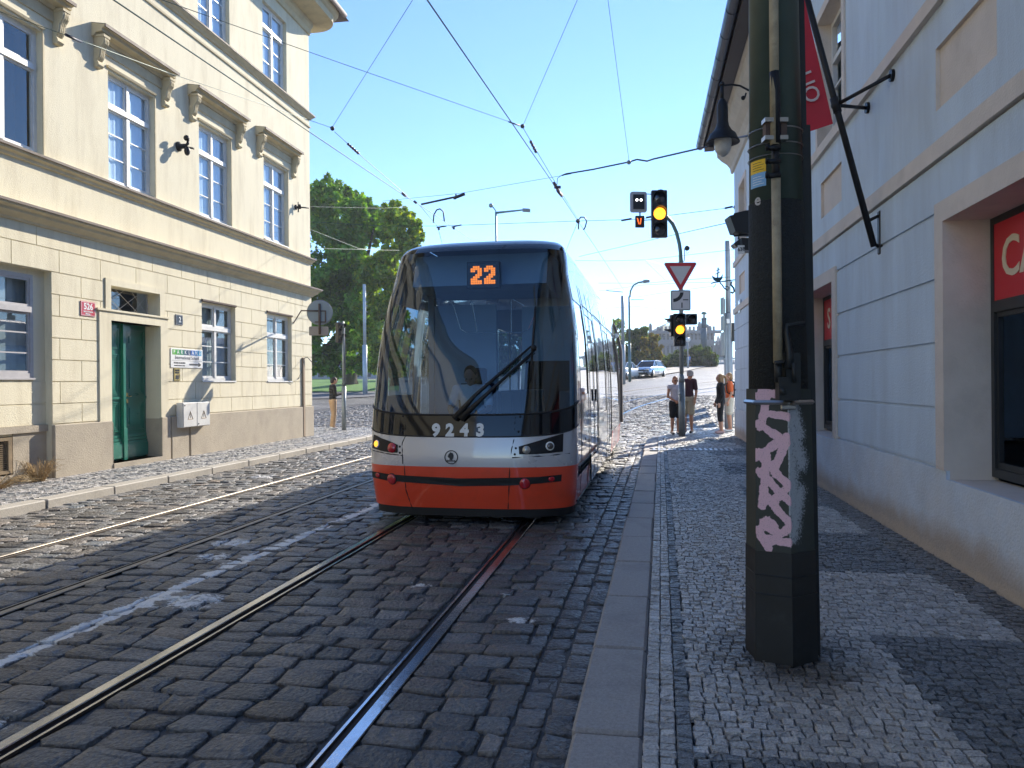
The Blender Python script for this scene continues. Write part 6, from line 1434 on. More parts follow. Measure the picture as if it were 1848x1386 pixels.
M_leaf = leaf_mat('leaves')
def leaves(name, blobs, n, size, col, parent, colv=.25, yellow=.15):
    """leaf faces scattered in the outer part of many overlapping clumps; blobs (centre, (rx,ry,rz))"""
    sub = []; rs = random.Random(int(n))
    for c, r in blobs:
        for q in range(16 if n > 8000 else 8):
            d_ = Vector((rs.gauss(0, 1), rs.gauss(0, 1), rs.gauss(0, 1))).normalized() * rs.uniform(.45, 1.02); k_ = rs.uniform(.2, .42); sub.append((Vector(c) + Vector((d_.x * r[0], d_.y * r[1], d_.z * r[2])), (r[0] * k_, r[1] * k_, r[2] * k_ * .9)))
    blobs = sub
    w = np.array([b[1][0] * b[1][2] for b in blobs]); w = w / w.sum(); idx = RNG.choice(len(blobs), n, p=w)
    Cn = np.array([list(b[0]) for b in blobs])[idx]; Rn = np.array([list(b[1]) for b in blobs])[idx]
    d = RNG.normal(size=(n, 3)); d /= np.linalg.norm(d, axis=1)[:, None]; r = RNG.uniform(.2, 1.0, n) ** .6 * RNG.choice([1, 1, 1, 1.18], n); lump = 1 + .22 * np.sin(d[:, 0] * 7 + idx) * np.sin(d[:, 2] * 6 + idx * 2)
    P = Cn + d * Rn * (r * lump)[:, None]
    a = RNG.normal(size=(n, 3)); a /= np.linalg.norm(a, axis=1)[:, None]; b = np.cross(a, RNG.normal(size=(n, 3))); b /= np.linalg.norm(b, axis=1)[:, None]
    s = size * RNG.uniform(.55, 1.3, n)[:, None]
    V = np.stack([P - a * s, P - b * s * .55, P + a * s, P + b * s * .55], 1).reshape(-1, 3)
    bt = RNG.normal(1, colv * .6, len(blobs))[idx] * RNG.normal(1, colv, n); yl = RNG.uniform(0, 1, n) < yellow
    c = np.array(col)[None] * np.clip(bt, .35, 1.9)[:, None]; c[yl] *= np.array([1.8, 1.25, .6]); c = np.clip(np.concatenate([c, np.ones((n, 1))], 1), 0, 1)
    o = np_mesh(name, V, np.arange(n * 4).reshape(-1, 4), M_leaf, {'tint': np.repeat(c, 4, 0)}); 
    if parent is not None: o.parent = parent; o.matrix_parent_inverse = INV[parent.name]
    return o
M_bark = mat('bark', (.03, .024, .018), .95, var=.3, nscale=4, bump=1, bscale=10)
def tree(label, base, trunk_top, tr, blobs, n, size, col, group=None, yellow=.15, limbs=6):
    o = thing('leafy_tree', label, 'tree', tuple(base), 0, group, world=True); mb = MB()
    tt = Vector(trunk_top); base = Vector(base); mb.tube([base - Vector((0, 0, .4)), base + Vector((0, 0, .5)), base.lerp(tt, .5) + Vector((.1, 0, 0)), tt], [tr * 1.5, tr * 1.1, tr * .9, tr * .6], 10); mb.build('trunk', M_bark, o)
    rr = random.Random(len(blobs)); pk = rr.sample(blobs, min(limbs, len(blobs)))
    for b in pk:
        q = Vector(b[0]); m_ = tt.lerp(q, .5) + Vector((0, 0, -.3)); mb = MB(); mb.tube([base.lerp(tt, .8), m_, q], [tr * .5, tr * .3, tr * .1], 6); mb.build('limb', M_bark, o)
    leaves('crown', blobs, n, size, col, o, yellow=yellow); return o
def pb(lst, D, jit=2.5, ry=None, seed=1):
    rr = random.Random(seed); out = []
    for (x, y, r) in lst:
        Dn = D + rr.uniform(-jit, jit); c = at(x, y, Dn); m_ = r * Dn / FPX; out.append((c, (m_, m_ * 1.1, m_)))
    return out
A_ = [(572, 380, 34), (600, 360, 26), (586, 345, 20), (630, 372, 32), (655, 395, 34), (600, 430, 50), (645, 440, 46), (575, 490, 46), (620, 510, 52), (666, 500, 42), (596, 570, 52), (645, 580, 46), (585, 622, 38), (636, 636, 40), (672, 420, 26), (560, 430, 34), (676, 560, 34), (560, 560, 40), (575, 655, 30), (605, 668, 22), (664, 662, 26), (560, 610, 40), (620, 470, 50), (600, 530, 55), (650, 530, 45)]
for x, y in ((562, 340), (574, 334), (591, 322), (606, 332), (616, 336), (629, 346), (640, 350), (652, 357), (663, 362), (676, 376)): A_ += [(x, y, 8), (x + 1, y + 13, 11), (x, y + 28, 14)]
bA = gpx(632, 694); tA = at(630, 610, 76)
tree('big dark green tree on the lawn beside the cream building, its crown ending in spires', bA, tA, .85, pb(A_, 76, 3, seed=2), 56000, .25, (.1, .24, .028), yellow=.14, limbs=8)
B_ = [(705, 400, 22), (728, 410, 26), (746, 428, 18), (700, 440, 32), (738, 452, 24), (690, 490, 40), (728, 500, 34), (680, 545, 40), (712, 560, 36), (676, 605, 36), (700, 620, 38), (690, 655, 24), (716, 660, 24), (752, 408, 10)]
for x, y in ((694, 372), (707, 366), (718, 368), (731, 378), (744, 388), (756, 402)): B_ += [(x, y, 6), (x, y + 12, 9), (x, y + 24, 12)]
tree('lighter yellow-green tree right of the big tree, partly behind the tram', gpx(712, 697), at(712, 640, 68), .45, pb(B_, 68, 2.5, seed=4), 27000, .22, (.15, .27, .03), yellow=.2, limbs=8)
Cc = [(500, 470, 50), (520, 560, 60), (540, 610, 45), (470, 540, 60)]
tree('dark tree behind the big tree, mostly hidden by the cream building', gpx(520, 692), at(520, 620, 92), .5, pb(Cc, 92, 3, seed=6), 9000, .4, (.05, .1, .02))
T_ = [(1135, 640, 18), (1150, 615, 16), (1160, 600, 9), (1140, 605, 10), (1170, 625, 14), (1180, 612, 8), (1186, 636, 10), (1128, 618, 16), (1145, 636, 16), (1110, 610, 22), (1168, 644, 14)]
tree('dark green trees rising between the arched lamp and the palace', gpx(1150, 668), at(1150, 640, 98), .4, pb(T_[:6], 98, 3, seed=3), 10000, .32, (.06, .11, .025))
tree('sparse olive tree leaning towards the palace', gpx(1180, 666), at(1178, 640, 92), .25, pb(T_[6:7] + [(1168, 622, 13), (1178, 608, 8), (1186, 626, 9), (1160, 640, 14), (1188, 645, 8)], 92, 2, seed=8), 5500, .26, (.12, .12, .04), yellow=.3)
tag(leaves('far_wood', pb([(x + random.uniform(-9, 9), y, 26) for x in range(735, 1110, 22) for y in (655, 630, 600 + 12 * math.sin(x))], 135, 5, seed=11), 16000, .5, (.06, .14, .02), None), kind='stuff')
# ivy-covered hedge wall
hb = thing('ivy_hedge', 'tall dark ivy hedge with sunlit yellow-green top beside the far pavement', 'hedge', tuple(gpx(1235, 660)), 0, world=True)
top = [(1188, 651), (1200, 645), (1212, 640), (1225, 636), (1238, 634), (1246, 630), (1256, 627), (1266, 628), (1276, 631), (1284, 637), (1287, 646)]
bl = []
for (x, y) in top:
    yb = 663 - (x - 1188) * .06
    for t in np.linspace(0, 1, 5): bl.append((at(x + random.uniform(-3, 3), y + 5 + (yb - y - 6) * t, 104 + random.uniform(-1, 1)), (.75, .8, .7)))
leaves('foliage', bl, 14000, .2, (.05, .1, .018), hb, yellow=.2)
low = [(x, 660, 5) for x in range(1135, 1200, 6)]
h2 = thing('low_shrubs', 'low green shrubs in front of the far trees', 'shrubs', tuple(gpx(1165, 668)), 0, world=True); leaves('foliage', pb([(x, 650 + 2 * math.sin(x), 7) for x in range(1134, 1200, 5)], 100, 1), 5000, .2, (.09, .15, .02), h2)
# palace
PD = 200.0
def pp(x, y, d=0): return at(x, y, PD + d)
Pl = thing('palace', 'far pale stone neo-renaissance palace with a hipped copper roof behind the hedge', 'palace', tuple(pp(1235, 655)), YAW); PI_ = (Matrix.Translation(pp(1235, 655)) @ Matrix.Rotation(YAW, 4, 'Z')).inverted(); q_ = lambda x, y, d=0: PI_ @ pp(x, y, d)
M_pst = mat('palace_stone', (.2, .2, .21), .9, var=.12, nscale=.5); M_pcu = mat('copper_roof', (.06, .14, .15), .7, var=.1, nscale=.3); M_pwin = mat('palace_window', (.03, .035, .045), .3, var=.1)
mb = MB(); a, b = q_(1183, 597), q_(1290, 680); mb.box(a.x, 0, b.z, b.x, 30, a.z); a, b = q_(1150, 620), q_(1183, 680); mb.box(a.x, 3, b.z, b.x + .01, 25, a.z); a, b = q_(1290, 622), q_(1318, 680); mb.box(a.x, 2, b.z, b.x, 25, a.z)
a = q_(1183, 597); mb.box(a.x - .8, -.8, a.z - .8, q_(1290, 0).x + .8, 0, a.z); a = q_(1183, 617); mb.box(a.x - .4, -.4, a.z - .5, q_(1290, 0).x + .4, 0, a.z); a = q_(1290, 622); mb.box(a.x, 1.4, a.z - .7, q_(1318, 0).x, 2, a.z)
for i in range(15): x = q_(1187 + i * 7.2, 600).x; mb.box(x - .25, -.35, q_(0, 616).z, x + .25, 0, q_(0, 599).z)
for x in (1296, 1303, 1310): xx = q_(x, 600).x; mb.box(xx - .3, 1.5, q_(0, 650).z, xx + .3, 2, q_(0, 625).z)
pass
mb.build('wall', M_pst, Pl)
mb = MB(); a, b, c, d = q_(1183, 597), q_(1262, 597), q_(1228, 581), q_(1212, 580)
mb.poly([a, (b.x, 0, b.z), (c.x, 12, c.z), (d.x, 12, d.z)]); mb.poly([a, d, (d.x, 12, d.z), (a.x, 24, a.z)]); mb.poly([(b.x, 0, b.z), (b.x, 24, b.z), (c.x, 12, c.z)]); mb.poly([(a.x, 24, a.z), (d.x, 12, d.z), (c.x, 12, c.z), (b.x, 24, b.z)]); mb.build('roof', M_pcu, Pl)
for (x, y0, y1, w) in ((1209, 581, 577, 3), (1264, 597, 583, 2), (1278, 597, 588, 2.5), (1283, 597, 590, 1.6), (1175, 620, 586, 2.2)):
    a, b = q_(x - w, y1), q_(x + w, y0); mb = MB(); mb.bbox(a.x, 0, b.z, b.x, 2, a.z, .1); mb.bbox(a.x + .1, .2, a.z, b.x - .1, 1.8, a.z + .4, .1); mb.build('statue_plinth', M_pst, Pl)
for i in range(14):
    for (y0, y1) in ((603, 613), (625, 640)):
        a, b = q_(1189.5 + i * 7.2, y0), q_(1192.5 + i * 7.2, y1); mb = MB(); mb.box(a.x, -.12, b.z, b.x, -.02, a.z); mb.lathe([(.0001, -.12), ((b.x - a.x) / 2, -.12), ((b.x - a.x) / 2, -.02), (.0001, -.02)], ((a.x + b.x) / 2, 0, a.z), 12, 'y'); mb.build('window', M_pwin, Pl)
# fence / gate right of the palace, low wall, spires far off
Fg = thing('railing', 'low pale railing at the crest of the far road', 'railing', tuple(gpx(1310, 657)), YAW); FI = (Matrix.Translation(gpx(1310, 657)) @ Matrix.Rotation(YAW, 4, 'Z')).inverted(); dd = (gpx(1310, 657) - Vector((0, 0, EYE))).dot(Vector((-math.sin(YAW), math.cos(YAW), 0))); fq = lambda x, y: FI @ at(x, y, dd)
mb = MB()
for x in range(1288, 1350, 3): a = fq(x, 645); mb.box(a.x - .06, -.05, 0, a.x + .06, .05, a.z)
a, b = fq(1286, 646), fq(1350, 646); mb.box(a.x, -.1, a.z - .15, b.x, .1, a.z); mb.box(a.x, -.15, -.3, b.x, .15, .25); mb.build('bars', M_mg, Fg)
for x, y, w, lb in ((1296, 603, 1.6, 'far hazy tower silhouette nearest the palace'), (1301, 600, 1.3, 'tallest of the far hazy tower silhouettes'), (1306, 606, 1.8, 'far hazy tower silhouette nearest the tall tram pole')):
    P = at(x, 625, 420); mb = MB(); mb.tube([Vector((0, 0, -12)), Vector((0, 0, 3)), Vector((0, 0, (625 - y) * 420 / FPX))], [w, w * .7, .1], 8); s_ = mb.build('far_spire', M_pst); s_.location = P; tag(s_, lb, 'tower', 'far tower silhouettes')
hb_ = thing('far_building', 'long pale building seen small beyond the lawn under the big tree', 'building', tuple(gpx(610, 688)), YAW)
mb = MB(); mb.box(-22, 30, -2, 14, 40, 7); hb_.location.z += 0; mb.build('wall', mat('far_wall', (.35, .37, .4), .9, var=.1, nscale=.4), hb_)
for i in range(14):
    mb = MB(); mb.box(-21 + i * 2.5, 29.9, 1, -19.8 + i * 2.5, 30, 3.4); mb.build('window', M_pwin, hb_)

# ================================================================ CARS
def car(label, P, rz_, body, L_=4.6, hgt=1.47, wagon=False, group=None):
    o = thing('parked_car', label, 'car', tuple(P), rz_, group); hw = .9
    st = [(-L_ / 2, .45, .55, .70), (-L_ / 2 + .12, .3, .72, .82), (-L_ / 2 + .6, .22, .86, .88), (-L_ / 2 + 1.25, .2, .93, .9), (0, .2, .94, .9), (L_ / 2 - .9, .2, .96, .9), (L_ / 2 - .2, .28, .94, .86), (L_ / 2, .45, .8, .76)]
    mb = MB(); mb.smooth = True; ring = []
    for (y, zl, zh, w) in st:
        pr = [(-w * .92, zl), (-w, zl + .15), (-w, (zl + zh) / 2), (-w * .95, zh - .03), (-w * .85, zh), (w * .85, zh), (w * .95, zh - .03), (w, (zl + zh) / 2), (w, zl + .15), (w * .92, zl)]
        ring.append(len(mb.v)); mb.v += [(x, y, z) for x, z in pr]
    for a, b in zip(ring, ring[1:]):
        for i in range(10): j = (i + 1) % 10; mb.face((a + i, a + j, b + j, b + i))
    mb.face([ring[0] + i for i in range(10)][::-1]); mb.face([ring[-1] + i for i in range(10)]); mb.build('body', body, o)
    re = L_ / 2 - (.25 if wagon else .75)
    gs = [(-L_ / 2 + 1.15, .93, .78), (-L_ / 2 + 1.95, hgt - .05, .64), (-.1, hgt, .64), (re - .7, hgt - .04, .62), (re, .96, .74)]
    mb = MB(); mb.smooth = False; idx = []
    for (y, z, w) in gs: idx.append(len(mb.v)); mb.v += [(-w, y, z), (w, y, z)]
    base = len(mb.v); mb.v += [(-.8, -L_ / 2 + 1.3, .93), (.8, -L_ / 2 + 1.3, .93), (-.8, re, .95), (.8, re, .95)]
    for k in range(1, 3): mb.face((idx[k], idx[k] + 1, idx[k + 1] + 1, idx[k + 1]))
    mb.v += [(-.64, -L_ / 2 + 1.95, hgt - .06), (.64, -L_ / 2 + 1.95, hgt - .06)]; mb.build('roof', body, o)
    g = MB(); A0, A1, A2, A3, A4 = [((-w, y, z - .012), (w, y, z - .012)) for (y, z, w) in gs]
    g.poly([A0[0], A0[1], A1[1], A1[0]]); g.build('windscreen', M_tblk, o); g = MB(); g.poly([A3[0], A3[1], A4[1], A4[0]]); g.build('rear_window', M_tblk, o)
    for s in (0, 1):
        g = MB(); g.poly([A0[s], A1[s], A2[s], A3[s], A4[s]][:: (1 if s else -1)]); g.build('side_window', M_tblk, o)
        sx = -1 if s == 0 else 1; pl = MB()
        for a, b in ((A0[s], A1[s]), (A1[s], A2[s]), (A2[s], A3[s]), (A3[s], A4[s])): pl.tube([Vector(a) + Vector((sx * .01, 0, .01)), Vector(b) + Vector((sx * .01, 0, .01))], .035, 5)
        pl.tube([Vector(A2[s]), (sx * .82, 0.05, .94)], .03, 5); pl.build('window_frame', body, o)
        m_ = MB(); m_.bbox(min(sx * .9, sx * 1.05), -L_ / 2 + 1.5, .93, max(sx * .9, sx * 1.05), -L_ / 2 + 1.62, 1.05, .02); m_.build('wing_mirror', body, o)
        for y in (-L_ / 2 + .85, L_ / 2 - .85):
            t_ = MB(); t_.lathe([(.001, -.1), (.3, -.1), (.325, -.06), (.325, .08), (.3, .1), (.2, .1)], (sx * .82, y, .32), 18, 'x'); w_ = t_.build('wheel', M_trub, o); t_ = MB(); t_.lathe([(.2, 0), (.21, .02 * sx), (.02, .03 * sx), (.001, .03 * sx)], (sx * .925, y, .32), 14, 'x'); t_.build('rim', M_steelb, w_)
        h_ = MB(); h_.bbox(min(sx * .45, sx * .78), -L_ / 2 - .01, .6, max(sx * .45, sx * .78), -L_ / 2 + .2, .72, .02); h_.build('headlight', M_lens, o)
        h_ = MB(); h_.bbox(min(sx * .5, sx * .78), L_ / 2 - .15, .72, max(sx * .5, sx * .78), L_ / 2 + .01, .86, .02); h_.build('tail_light', M_lred, o)
    m_ = MB(); m_.bbox(-.42, -L_ / 2 - .02, .52, .42, -L_ / 2 + .1, .64, .01); m_.bbox(-.65, -L_ / 2 - .015, .24, .65, -L_ / 2 + .15, .4, .02); m_.build('grille', M_trub, o)
    m_ = MB(); m_.bbox(-.26, -L_ / 2 - .035, .42, .26, -L_ / 2 - .015, .52, .004); m_.build('number_plate', M_enw, o); return o
M_cs = mat('car_silver_blue', (.42, .5, .6), .3, metal=.5, var=.02, coat=1); M_cw = mat('car_white', (.75, .75, .74), .35, var=.02, coat=1)
P = gpx(1172, 680.5); car('silver-blue estate car facing the camera beyond the tram', P, R(-20), M_cs, 4.7, 1.5, True)
P = gpx(1127, 684); car('white saloon car half hidden behind the tram end', P, R(158), M_cw)
P = gpx(1145, 661); car('small white car far behind, above the silver-blue car', P, R(10), M_cw)

# ================================================================ PEOPLE
def voxel(mb, name, m, parent, vox=.011, smooth=2):
    me = bpy.data.meshes.new('t'); me.from_pydata(mb.v, [], mb.f); o = bpy.data.objects.new('t', me); C.collection.objects.link(o)
    md = o.modifiers.new('r', 'REMESH'); md.mode = 'VOXEL'; md.voxel_size = vox; md.use_smooth_shade = True
    ms = o.modifiers.new('s', 'SMOOTH'); ms.iterations = smooth; ms.factor = .5
    dg = bpy.context.evaluated_depsgraph_get(); me2 = bpy.data.meshes.new_from_object(o.evaluated_get(dg)); bpy.data.objects.remove(o); bpy.data.meshes.remove(me)
    me2.name = name; me2.materials.clear(); me2.materials.append(m); o2 = bpy.data.objects.new(name, me2); C.collection.objects.link(o2); o2.parent = parent; return o2
def limb(mb, pts, rs, flat=1.0):
    """overlapping ellipsoids along a bent limb, fused later"""
    pts = [Vector(p) for p in pts]
    for a, b, r0, r1 in zip(pts, pts[1:], rs, rs[1:]):
        n = max(2, int((b - a).length / (min(r0, r1) * .45)))
        for i in range(n + 1): t = i / n; r = r0 + (r1 - r0) * t; mb.sphere(a.lerp(b, t), (r, r * flat, r), 10, 7)
def hand(mb, w, d, side, curl=.4):
    w, d = Vector(w), Vector(d).normalized(); s = Vector((side, 0, 0)); s = (s - d * s.dot(d)).normalized(); n_ = d.cross(s).normalized()
    fwd = n_ if n_.y > 0 else -n_
    limb(mb, [w, w + d * .07], [.024, .03]); 
    for k in range(4):
        b0 = w + d * .085 + fwd * (.027 - .018 * k); l = (.07, .078, .072, .056)[k]; mid = b0 + d * l * .5 - s * .005; tip = mid + (d * (1 - curl) - s * curl).normalized() * l * .5; limb(mb, [b0, mid, tip], [.0105, .0095, .008])
    limb(mb, [w + d * .03 + fwd * .025, w + d * .06 + fwd * .05, w + d * .09 + fwd * .055], [.013, .012, .0095])
def person(label, P, rz_, h=1.7, skin=None, top=None, bottom=None, shoe=None, hair=None, hairlen=0, sleeve='long', legs='long', pose=None, female=False, bag=None, cap=None, glasses=False, extra=None):
    o = thing('person', label, 'person', tuple(P), rz_); k = h / 1.7; J = dict(pel=(0, 0, .95), spi=(0, .0, 1.14), che=(0, 0, 1.32), nek=(0, -.005, 1.46), hed=(0, .02, 1.595))
    for s, n in ((-1, 'L'), (1, 'R')): J.update({'sh' + n: (s * .175, 0, 1.40), 'el' + n: (s * .225, -.02, 1.12), 'wr' + n: (s * .22, .07, .90), 'hp' + n: (s * .085, 0, .92), 'kn' + n: (s * .09, .015, .50), 'an' + n: (s * .09, -.02, .085), 'hd' + n: (0, .1, -1)})
    if pose: J.update(pose)
    J = {a: Vector(b) * k if not a.startswith('hd') else Vector(b) for a, b in J.items()}; v = lambda n: J[n]
    wsh = .9 if female else 1.0
    def torso(mb, g=0.0, lo=0, hi=1.0):
        sec = [(v('pel'), .155, .105), (v('spi'), .135 * wsh, .098), (v('che'), .155 * wsh, .11), (v('nek') - Vector((0, 0, .05 * k)), .13 * wsh, .075)]
        for (a, rx, ry), (b, rx2, ry2) in zip(sec, sec[1:]):
            for i in range(6): t = i / 5; mb.sphere(a.lerp(b, t), ((rx + (rx2 - rx) * t + g) * k, (ry + (ry2 - ry) * t + g) * k, .075 * k), 14, 8)
        for n in 'LR': limb(mb, [v('che') + Vector((0, 0, .06 * k)), v('sh' + n)], [.08 * k + g, .058 * k + g])
    mb = MB(); torso(mb)
    limb(mb, [v('nek') - Vector((0, 0, .05)), v('nek'), v('hed') - Vector((0, .015, .07))], [.056 * k, .05 * k, .05 * k])
    hd = v('hed'); tilt = Matrix.Rotation(R((pose or {}).get('tilt', 0) if False else J.get('_t', 0) if False else 0), 4, 'X')
    tv = extra.get('tilt', 0) if extra else 0; tw = extra.get('turn', 0) if extra else 0
    HM = Matrix.Translation(hd) @ Matrix.Rotation(R(tw), 4, 'Z') @ Matrix.Rotation(R(-tv), 4, 'X') @ Matrix.Scale(k, 4); m0 = len(mb.v)
    mb.sphere((0, -.005, .02), (.076, .096, .098), 18, 12); mb.sphere((0, .02, -.045), (.058, .07, .07), 14, 10); mb.sphere((0, .06, -.085), (.028, .026, .022)); mb.sphere((0, .094, -.012), (.013, .018, .03)); mb.sphere((0, .104, -.028), (.016, .014, .012)); mb.sphere((0, .086, -.058), (.026, .012, .009)); mb.sphere((0, .08, .022), (.055, .022, .012))
    for s in (-1, 1): mb.sphere((s * .079, -.005, -.01), (.011, .02, .032)); mb.sphere((s * .045, .06, -.035), (.022, .022, .02))
    mb.xf(HM, m0)
    for s, n in ((-1, 'L'), (1, 'R')):
        limb(mb, [v('sh' + n), v('el' + n), v('wr' + n)], [.052 * k, .038 * k, .026 * k]); hand(mb, v('wr' + n), J['hd' + n], s)
        limb(mb, [v('hp' + n), v('kn' + n), v('kn' + n).lerp(v('an' + n), .3), v('an' + n)], [.088 * k, .056 * k, .055 * k, .036 * k]); limb(mb, [v('an' + n) - Vector((0, .02, .02)), v('an' + n) + Vector((0, .12 * k, -.045 * k))], [.042 * k, .03 * k])
    voxel(mb, 'body', skin, o, .0105)
    for s in (-1, 1):
        mb = MB(); mb.sphere((s * .03, .083, -.002), (.0135, .009, .009), 10, 6); mb.xf(HM); mb.build('eye', M_ink, o)
    if glasses:
        mb = MB()
        for s in (-1, 1): mb.sphere((s * .033, .093, 0), (.026, .008, .02), 10, 6)
        mb.tube([(-.08, .0, .005), (-.06, .088, .005), (.06, .088, .005), (.08, 0, .005)], .004, 5); mb.xf(HM); voxel(mb, 'sunglasses', M_tblk, o, .005, 0)
    if hair:
        mb = MB(); mb.sphere((0, -.018, .03), (.082, .098, .094), 16, 10); cut = len(mb.v)
        if hairlen >= 1: mb.sphere((0, -.05, -.03), (.086, .07, .09), 14, 8)
        if hairlen >= 2: mb.sphere((0, -.07, -.12), (.08, .05, .1), 14, 8); mb.sphere((-.07, -.0, -.06), (.03, .05, .1)); mb.sphere((.07, -.0, -.06), (.03, .05, .1))
        if hairlen == 3: limb(mb, [(0, -.10, .06), (0, -.16, .03), (0, -.19, -.06), (0, -.18, -.16)], [.035, .036, .032, .014])
        mb.v = [(p[0], min(p[1], .062 + .5 * max(0, p[2] - .05)), p[2]) if p[2] > -.2 else p for p in mb.v]; mb.xf(HM); voxel(mb, 'hair', hair, o, .012, 1)
    if cap:
        mb = MB(); mb.sphere((0, -.01, .055), (.096, .11, .08), 18, 10); mb.sphere((0, .11, .035), (.07, .07, .012), 14, 6); mb.xf(HM); voxel(mb, 'cap', cap, o, .011, 1)
    # garments
    mb = MB(); torso(mb, .014)
    for n in 'LR':
        a, b, c = v('sh' + n), v('el' + n), v('wr' + n)
        if sleeve == 'long': limb(mb, [a, b, c], [.068 * k, .052 * k, .038 * k])
        elif sleeve == 'short': limb(mb, [a, a.lerp(b, .72)], [.07 * k, .06 * k])
        else: limb(mb, [a, a.lerp(b, .1)], [.062 * k, .06 * k])
    mb.v = [p for p in mb.v]; voxel(mb, 'top', top, o, .012, 3)
    mb = MB(); mb.sphere(v('pel') - Vector((0, 0, .01)), (.172 * k, .128 * k, .09 * k), 16, 10); mb.sphere(v('pel') - Vector((0, 0, .06 * k)), (.168 * k, .125 * k, .09 * k), 16, 10)
    for n in 'LR':
        a, b, c = v('hp' + n), v('kn' + n), v('an' + n)
        if legs == 'long': limb(mb, [a, b, c + Vector((0, 0, .03))], [.108 * k, .078 * k, .062 * k])
        elif legs == 'shorts': limb(mb, [a, a.lerp(b, .85)], [.112 * k, .098 * k])
        elif legs == 'capri': limb(mb, [a, b, b.lerp(c, .3)], [.1 * k, .066 * k, .062 * k])
    voxel(mb, 'trousers' if legs != 'shorts' else 'shorts', bottom, o, .012, 2)
    for n in 'LR':
        mb = MB(); a = v('an' + n); limb(mb, [a + Vector((0, -.035, -.03)), a + Vector((0, .05, -.045)), a + Vector((0, .14, -.052))], [.045, .042, .034]); mb.v = [(p[0], p[1], max(p[2], .0)) for p in mb.v]; voxel(mb, 'shoe', shoe or M_enw, o, .011, 1)
    if bag == 'backpack':
        mb = MB(); c = v('che') + Vector((0, -.24, -.1)) * k; mb.bbox(c.x - .16, c.y - .1, c.z - .25, c.x + .16, c.y + .11, c.z + .24, .06); voxel(mb, 'backpack', M_sig, o, .015, 4)
        for s in (-1, 1): mb = MB(); mb.tube([c + Vector((s * .11, .08, .2)), v('che') + Vector((s * .11, -.02, .16)), v('che') + Vector((s * .12, .12, .06)), v('spi') + Vector((s * .14, .09, .0)), c + Vector((s * .14, .08, -.2))], .02, 6); mb.build('strap', M_sig, o)
    return o
sk1 = mat('skin_light', (.55, .3, .2), .5, var=.06, nscale=10); sk2 = mat('skin_tan', (.42, .2, .12), .5, var=.06, nscale=10)
cl = lambda n, c, **k: mat(n, c, .85, var=.12, nscale=6, bump=.15, bscale=60, **k)
c_blk = cl('cloth_black', (.018, .018, .02)); c_wht = cl('cloth_white', (.7, .72, .75)); c_navy = cl('cloth_navy', (.02, .025, .05)); c_beige = cl('cloth_beige', (.45, .3, .18)); c_or = cl('cloth_orange', (.75, .16, .05)); c_khaki = cl('cloth_khaki', (.4, .34, .24)); c_mar = cl('cloth_maroon', (.05, .02, .03)); c_str = cl('cloth_pale_stripe', (.5, .46, .5)); c_cream = cl('cloth_cream', (.6, .55, .45)); c_bl = cl('cloth_blue', (.15, .25, .5)); c_gr = cl('cap_grey', (.3, .27, .26))
h_dk = mat('hair_dark', (.02, .014, .012), .6, var=.2); h_bl = mat('hair_blond', (.28, .16, .07), .6, var=.2); h_rd = mat('hair_red_brown', (.2, .07, .03), .6, var=.2)
P = gpx(601, 775, .117); person('woman in black sweater and beige trousers looking at her phone by the slim signal', P, YAW + R(-60), 1.7, sk1, c_blk, c_beige, c_wht, h_dk, 1, 'long', 'long', female=True, extra=dict(tilt=28),
    pose=dict(elL=(-.2, .04, 1.12), wrL=(-.1, .24, 1.16), elR=(.2, .04, 1.12), wrR=(.1, .24, 1.16), hdL=(.4, .8, .2), hdR=(-.4, .8, .2), hed=(0, .05, 1.585), knL=(-.09, .05, .5)))
Pq = TMX @ Vector((0, 0, 0)); ph = P + Vector((math.cos(YAW) * .0, 0, 0))
qd = Matrix.Translation(P) @ Matrix.Rotation(YAW + R(-60), 4, 'Z') @ Vector((0, .35, 1.18)); mb = MB(); mb.bbox(-.035, -.005, -.07, .035, .005, .07, .003); ph = mb.build('phone', M_tblk); ph.location = qd; ph.rotation_euler = (R(-35), 0, YAW + R(-60)); tag(ph, 'dark mobile phone in the hands of the woman in black', 'phone')
P = on_z(1219, 784, .117); person('woman in pale top and black shorts with short red-brown hair left of the signal pole', P, YAW + R(186), 1.62, sk2, c_str, c_blk, M_ink, h_rd, 1, 'none', 'shorts', female=True, glasses=True, extra=dict(tilt=10),
    pose=dict(elL=(-.23, .02, 1.12), wrL=(-.06, .16, 1.0), elR=(.23, .02, 1.12), wrR=(.06, .16, 1.0), hdL=(.5, .5, -.5), hdR=(-.5, .5, -.5)))
P = on_z(1240, 783, .117) + Vector((0.05, .35, 0)); person('man in maroon shirt, khaki shorts and grey cap behind the signal pole', P, YAW + R(150), 1.82, sk2, c_mar, c_khaki, M_ink, h_dk, 0, 'short', 'shorts', cap=c_gr, extra=dict(tilt=22, turn=18), pose=dict(hed=(-.09, .08, 1.56), nek=(-.03, .03, 1.45)))
P = on_z(1299, 781, .117) + Vector((0, -.3, 0)); person('young woman in black jacket and leggings with blond ponytail at the corner', P, YAW + R(86), 1.68, sk1, c_blk, c_blk, mat('shoe_pink', (.6, .42, .42), .7, var=.1), h_bl, 3, 'long', 'capri', female=True, glasses=True, pose=dict(wrR=(.2, .1, .9)))
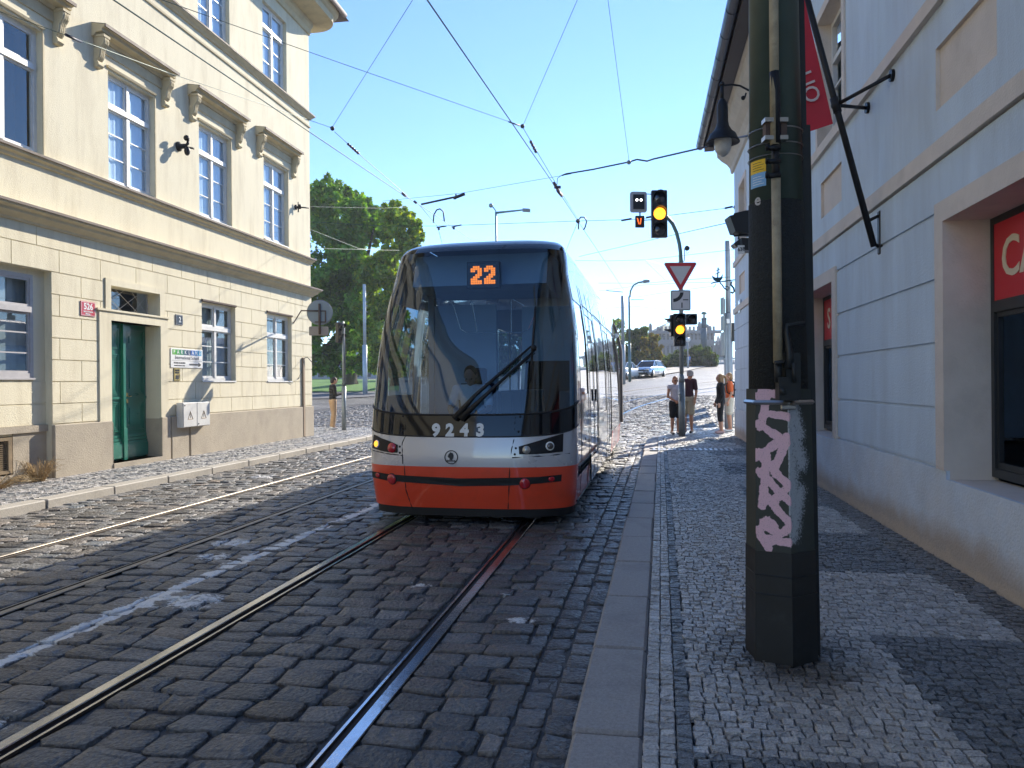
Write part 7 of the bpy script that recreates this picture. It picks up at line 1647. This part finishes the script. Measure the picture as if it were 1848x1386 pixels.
P = on_z(1317, 779, .117); person('person in orange shirt and pale shorts carrying a black backpack at the corner', P, YAW + R(84), 1.72, sk1, c_or, c_cream, M_enw, h_bl, 1, 'short', 'shorts', bag='backpack')
P = gpx(1243.5, 663.5); person('far pedestrian with long hair and a pale blue bag in front of the hedge', P, YAW + R(190), 1.68, sk1, c_bl, c_navy, M_enw, h_rd, 2, 'short', 'shorts', female=True)
P = gpx(1157, 665); person('far person in dark clothes standing beside the silver-blue car', P, YAW + R(180), 1.75, sk1, c_blk, c_navy, M_ink, h_dk, 0, 'long', 'long')
# driver, sitting
Pd = TMX @ Vector((-.2, 1.3, .46)); person('tram driver in a white shirt with short dark hair looking down at the controls', Pd, TRZ + math.pi, 1.74, mat('skin_driver', (.4, .22, .16), .5, var=.05), c_wht, c_navy, M_ink, h_dk, 0, 'short', 'long', extra=dict(tilt=30),
    pose=dict(pel=(0, -.05, .56), spi=(0, -.04, .76), che=(0, 0, .95), nek=(0, .03, 1.09), hed=(0, .09, 1.21), shL=(-.19, .02, 1.03), shR=(.19, .02, 1.03), elL=(-.25, .14, .8), elR=(.25, .14, .8), wrL=(-.17, .38, .74), wrR=(.17, .38, .74), hdL=(.2, 1, -.1), hdR=(-.2, 1, -.1), hpL=(-.09, .0, .5), hpR=(.09, 0, .5), knL=(-.13, .42, .5), knR=(.13, .42, .5), anL=(-.13, .5, .09), anR=(.13, .5, .09)))
# ================================================================ HAZE
hz = MB(); hz.box(-250, -40, -2.2, 260, 560, 45); h = hz.build('haze', None if False else bpy.data.materials.new('haze')); h['kind'] = 'stuff'
m = h.data.materials[0]; m.use_nodes = True; m.node_tree.nodes.remove(m.node_tree.nodes['Principled BSDF']); pvn = m.node_tree.nodes.new('ShaderNodeVolumePrincipled'); pvn.inputs['Color'].default_value = (.9, .94, 1, 1); pvn.inputs['Density'].default_value = .0005; pvn.inputs['Anisotropy'].default_value = .3
m.node_tree.links.new(pvn.outputs[0], m.node_tree.nodes['Material Output'].inputs['Volume'])
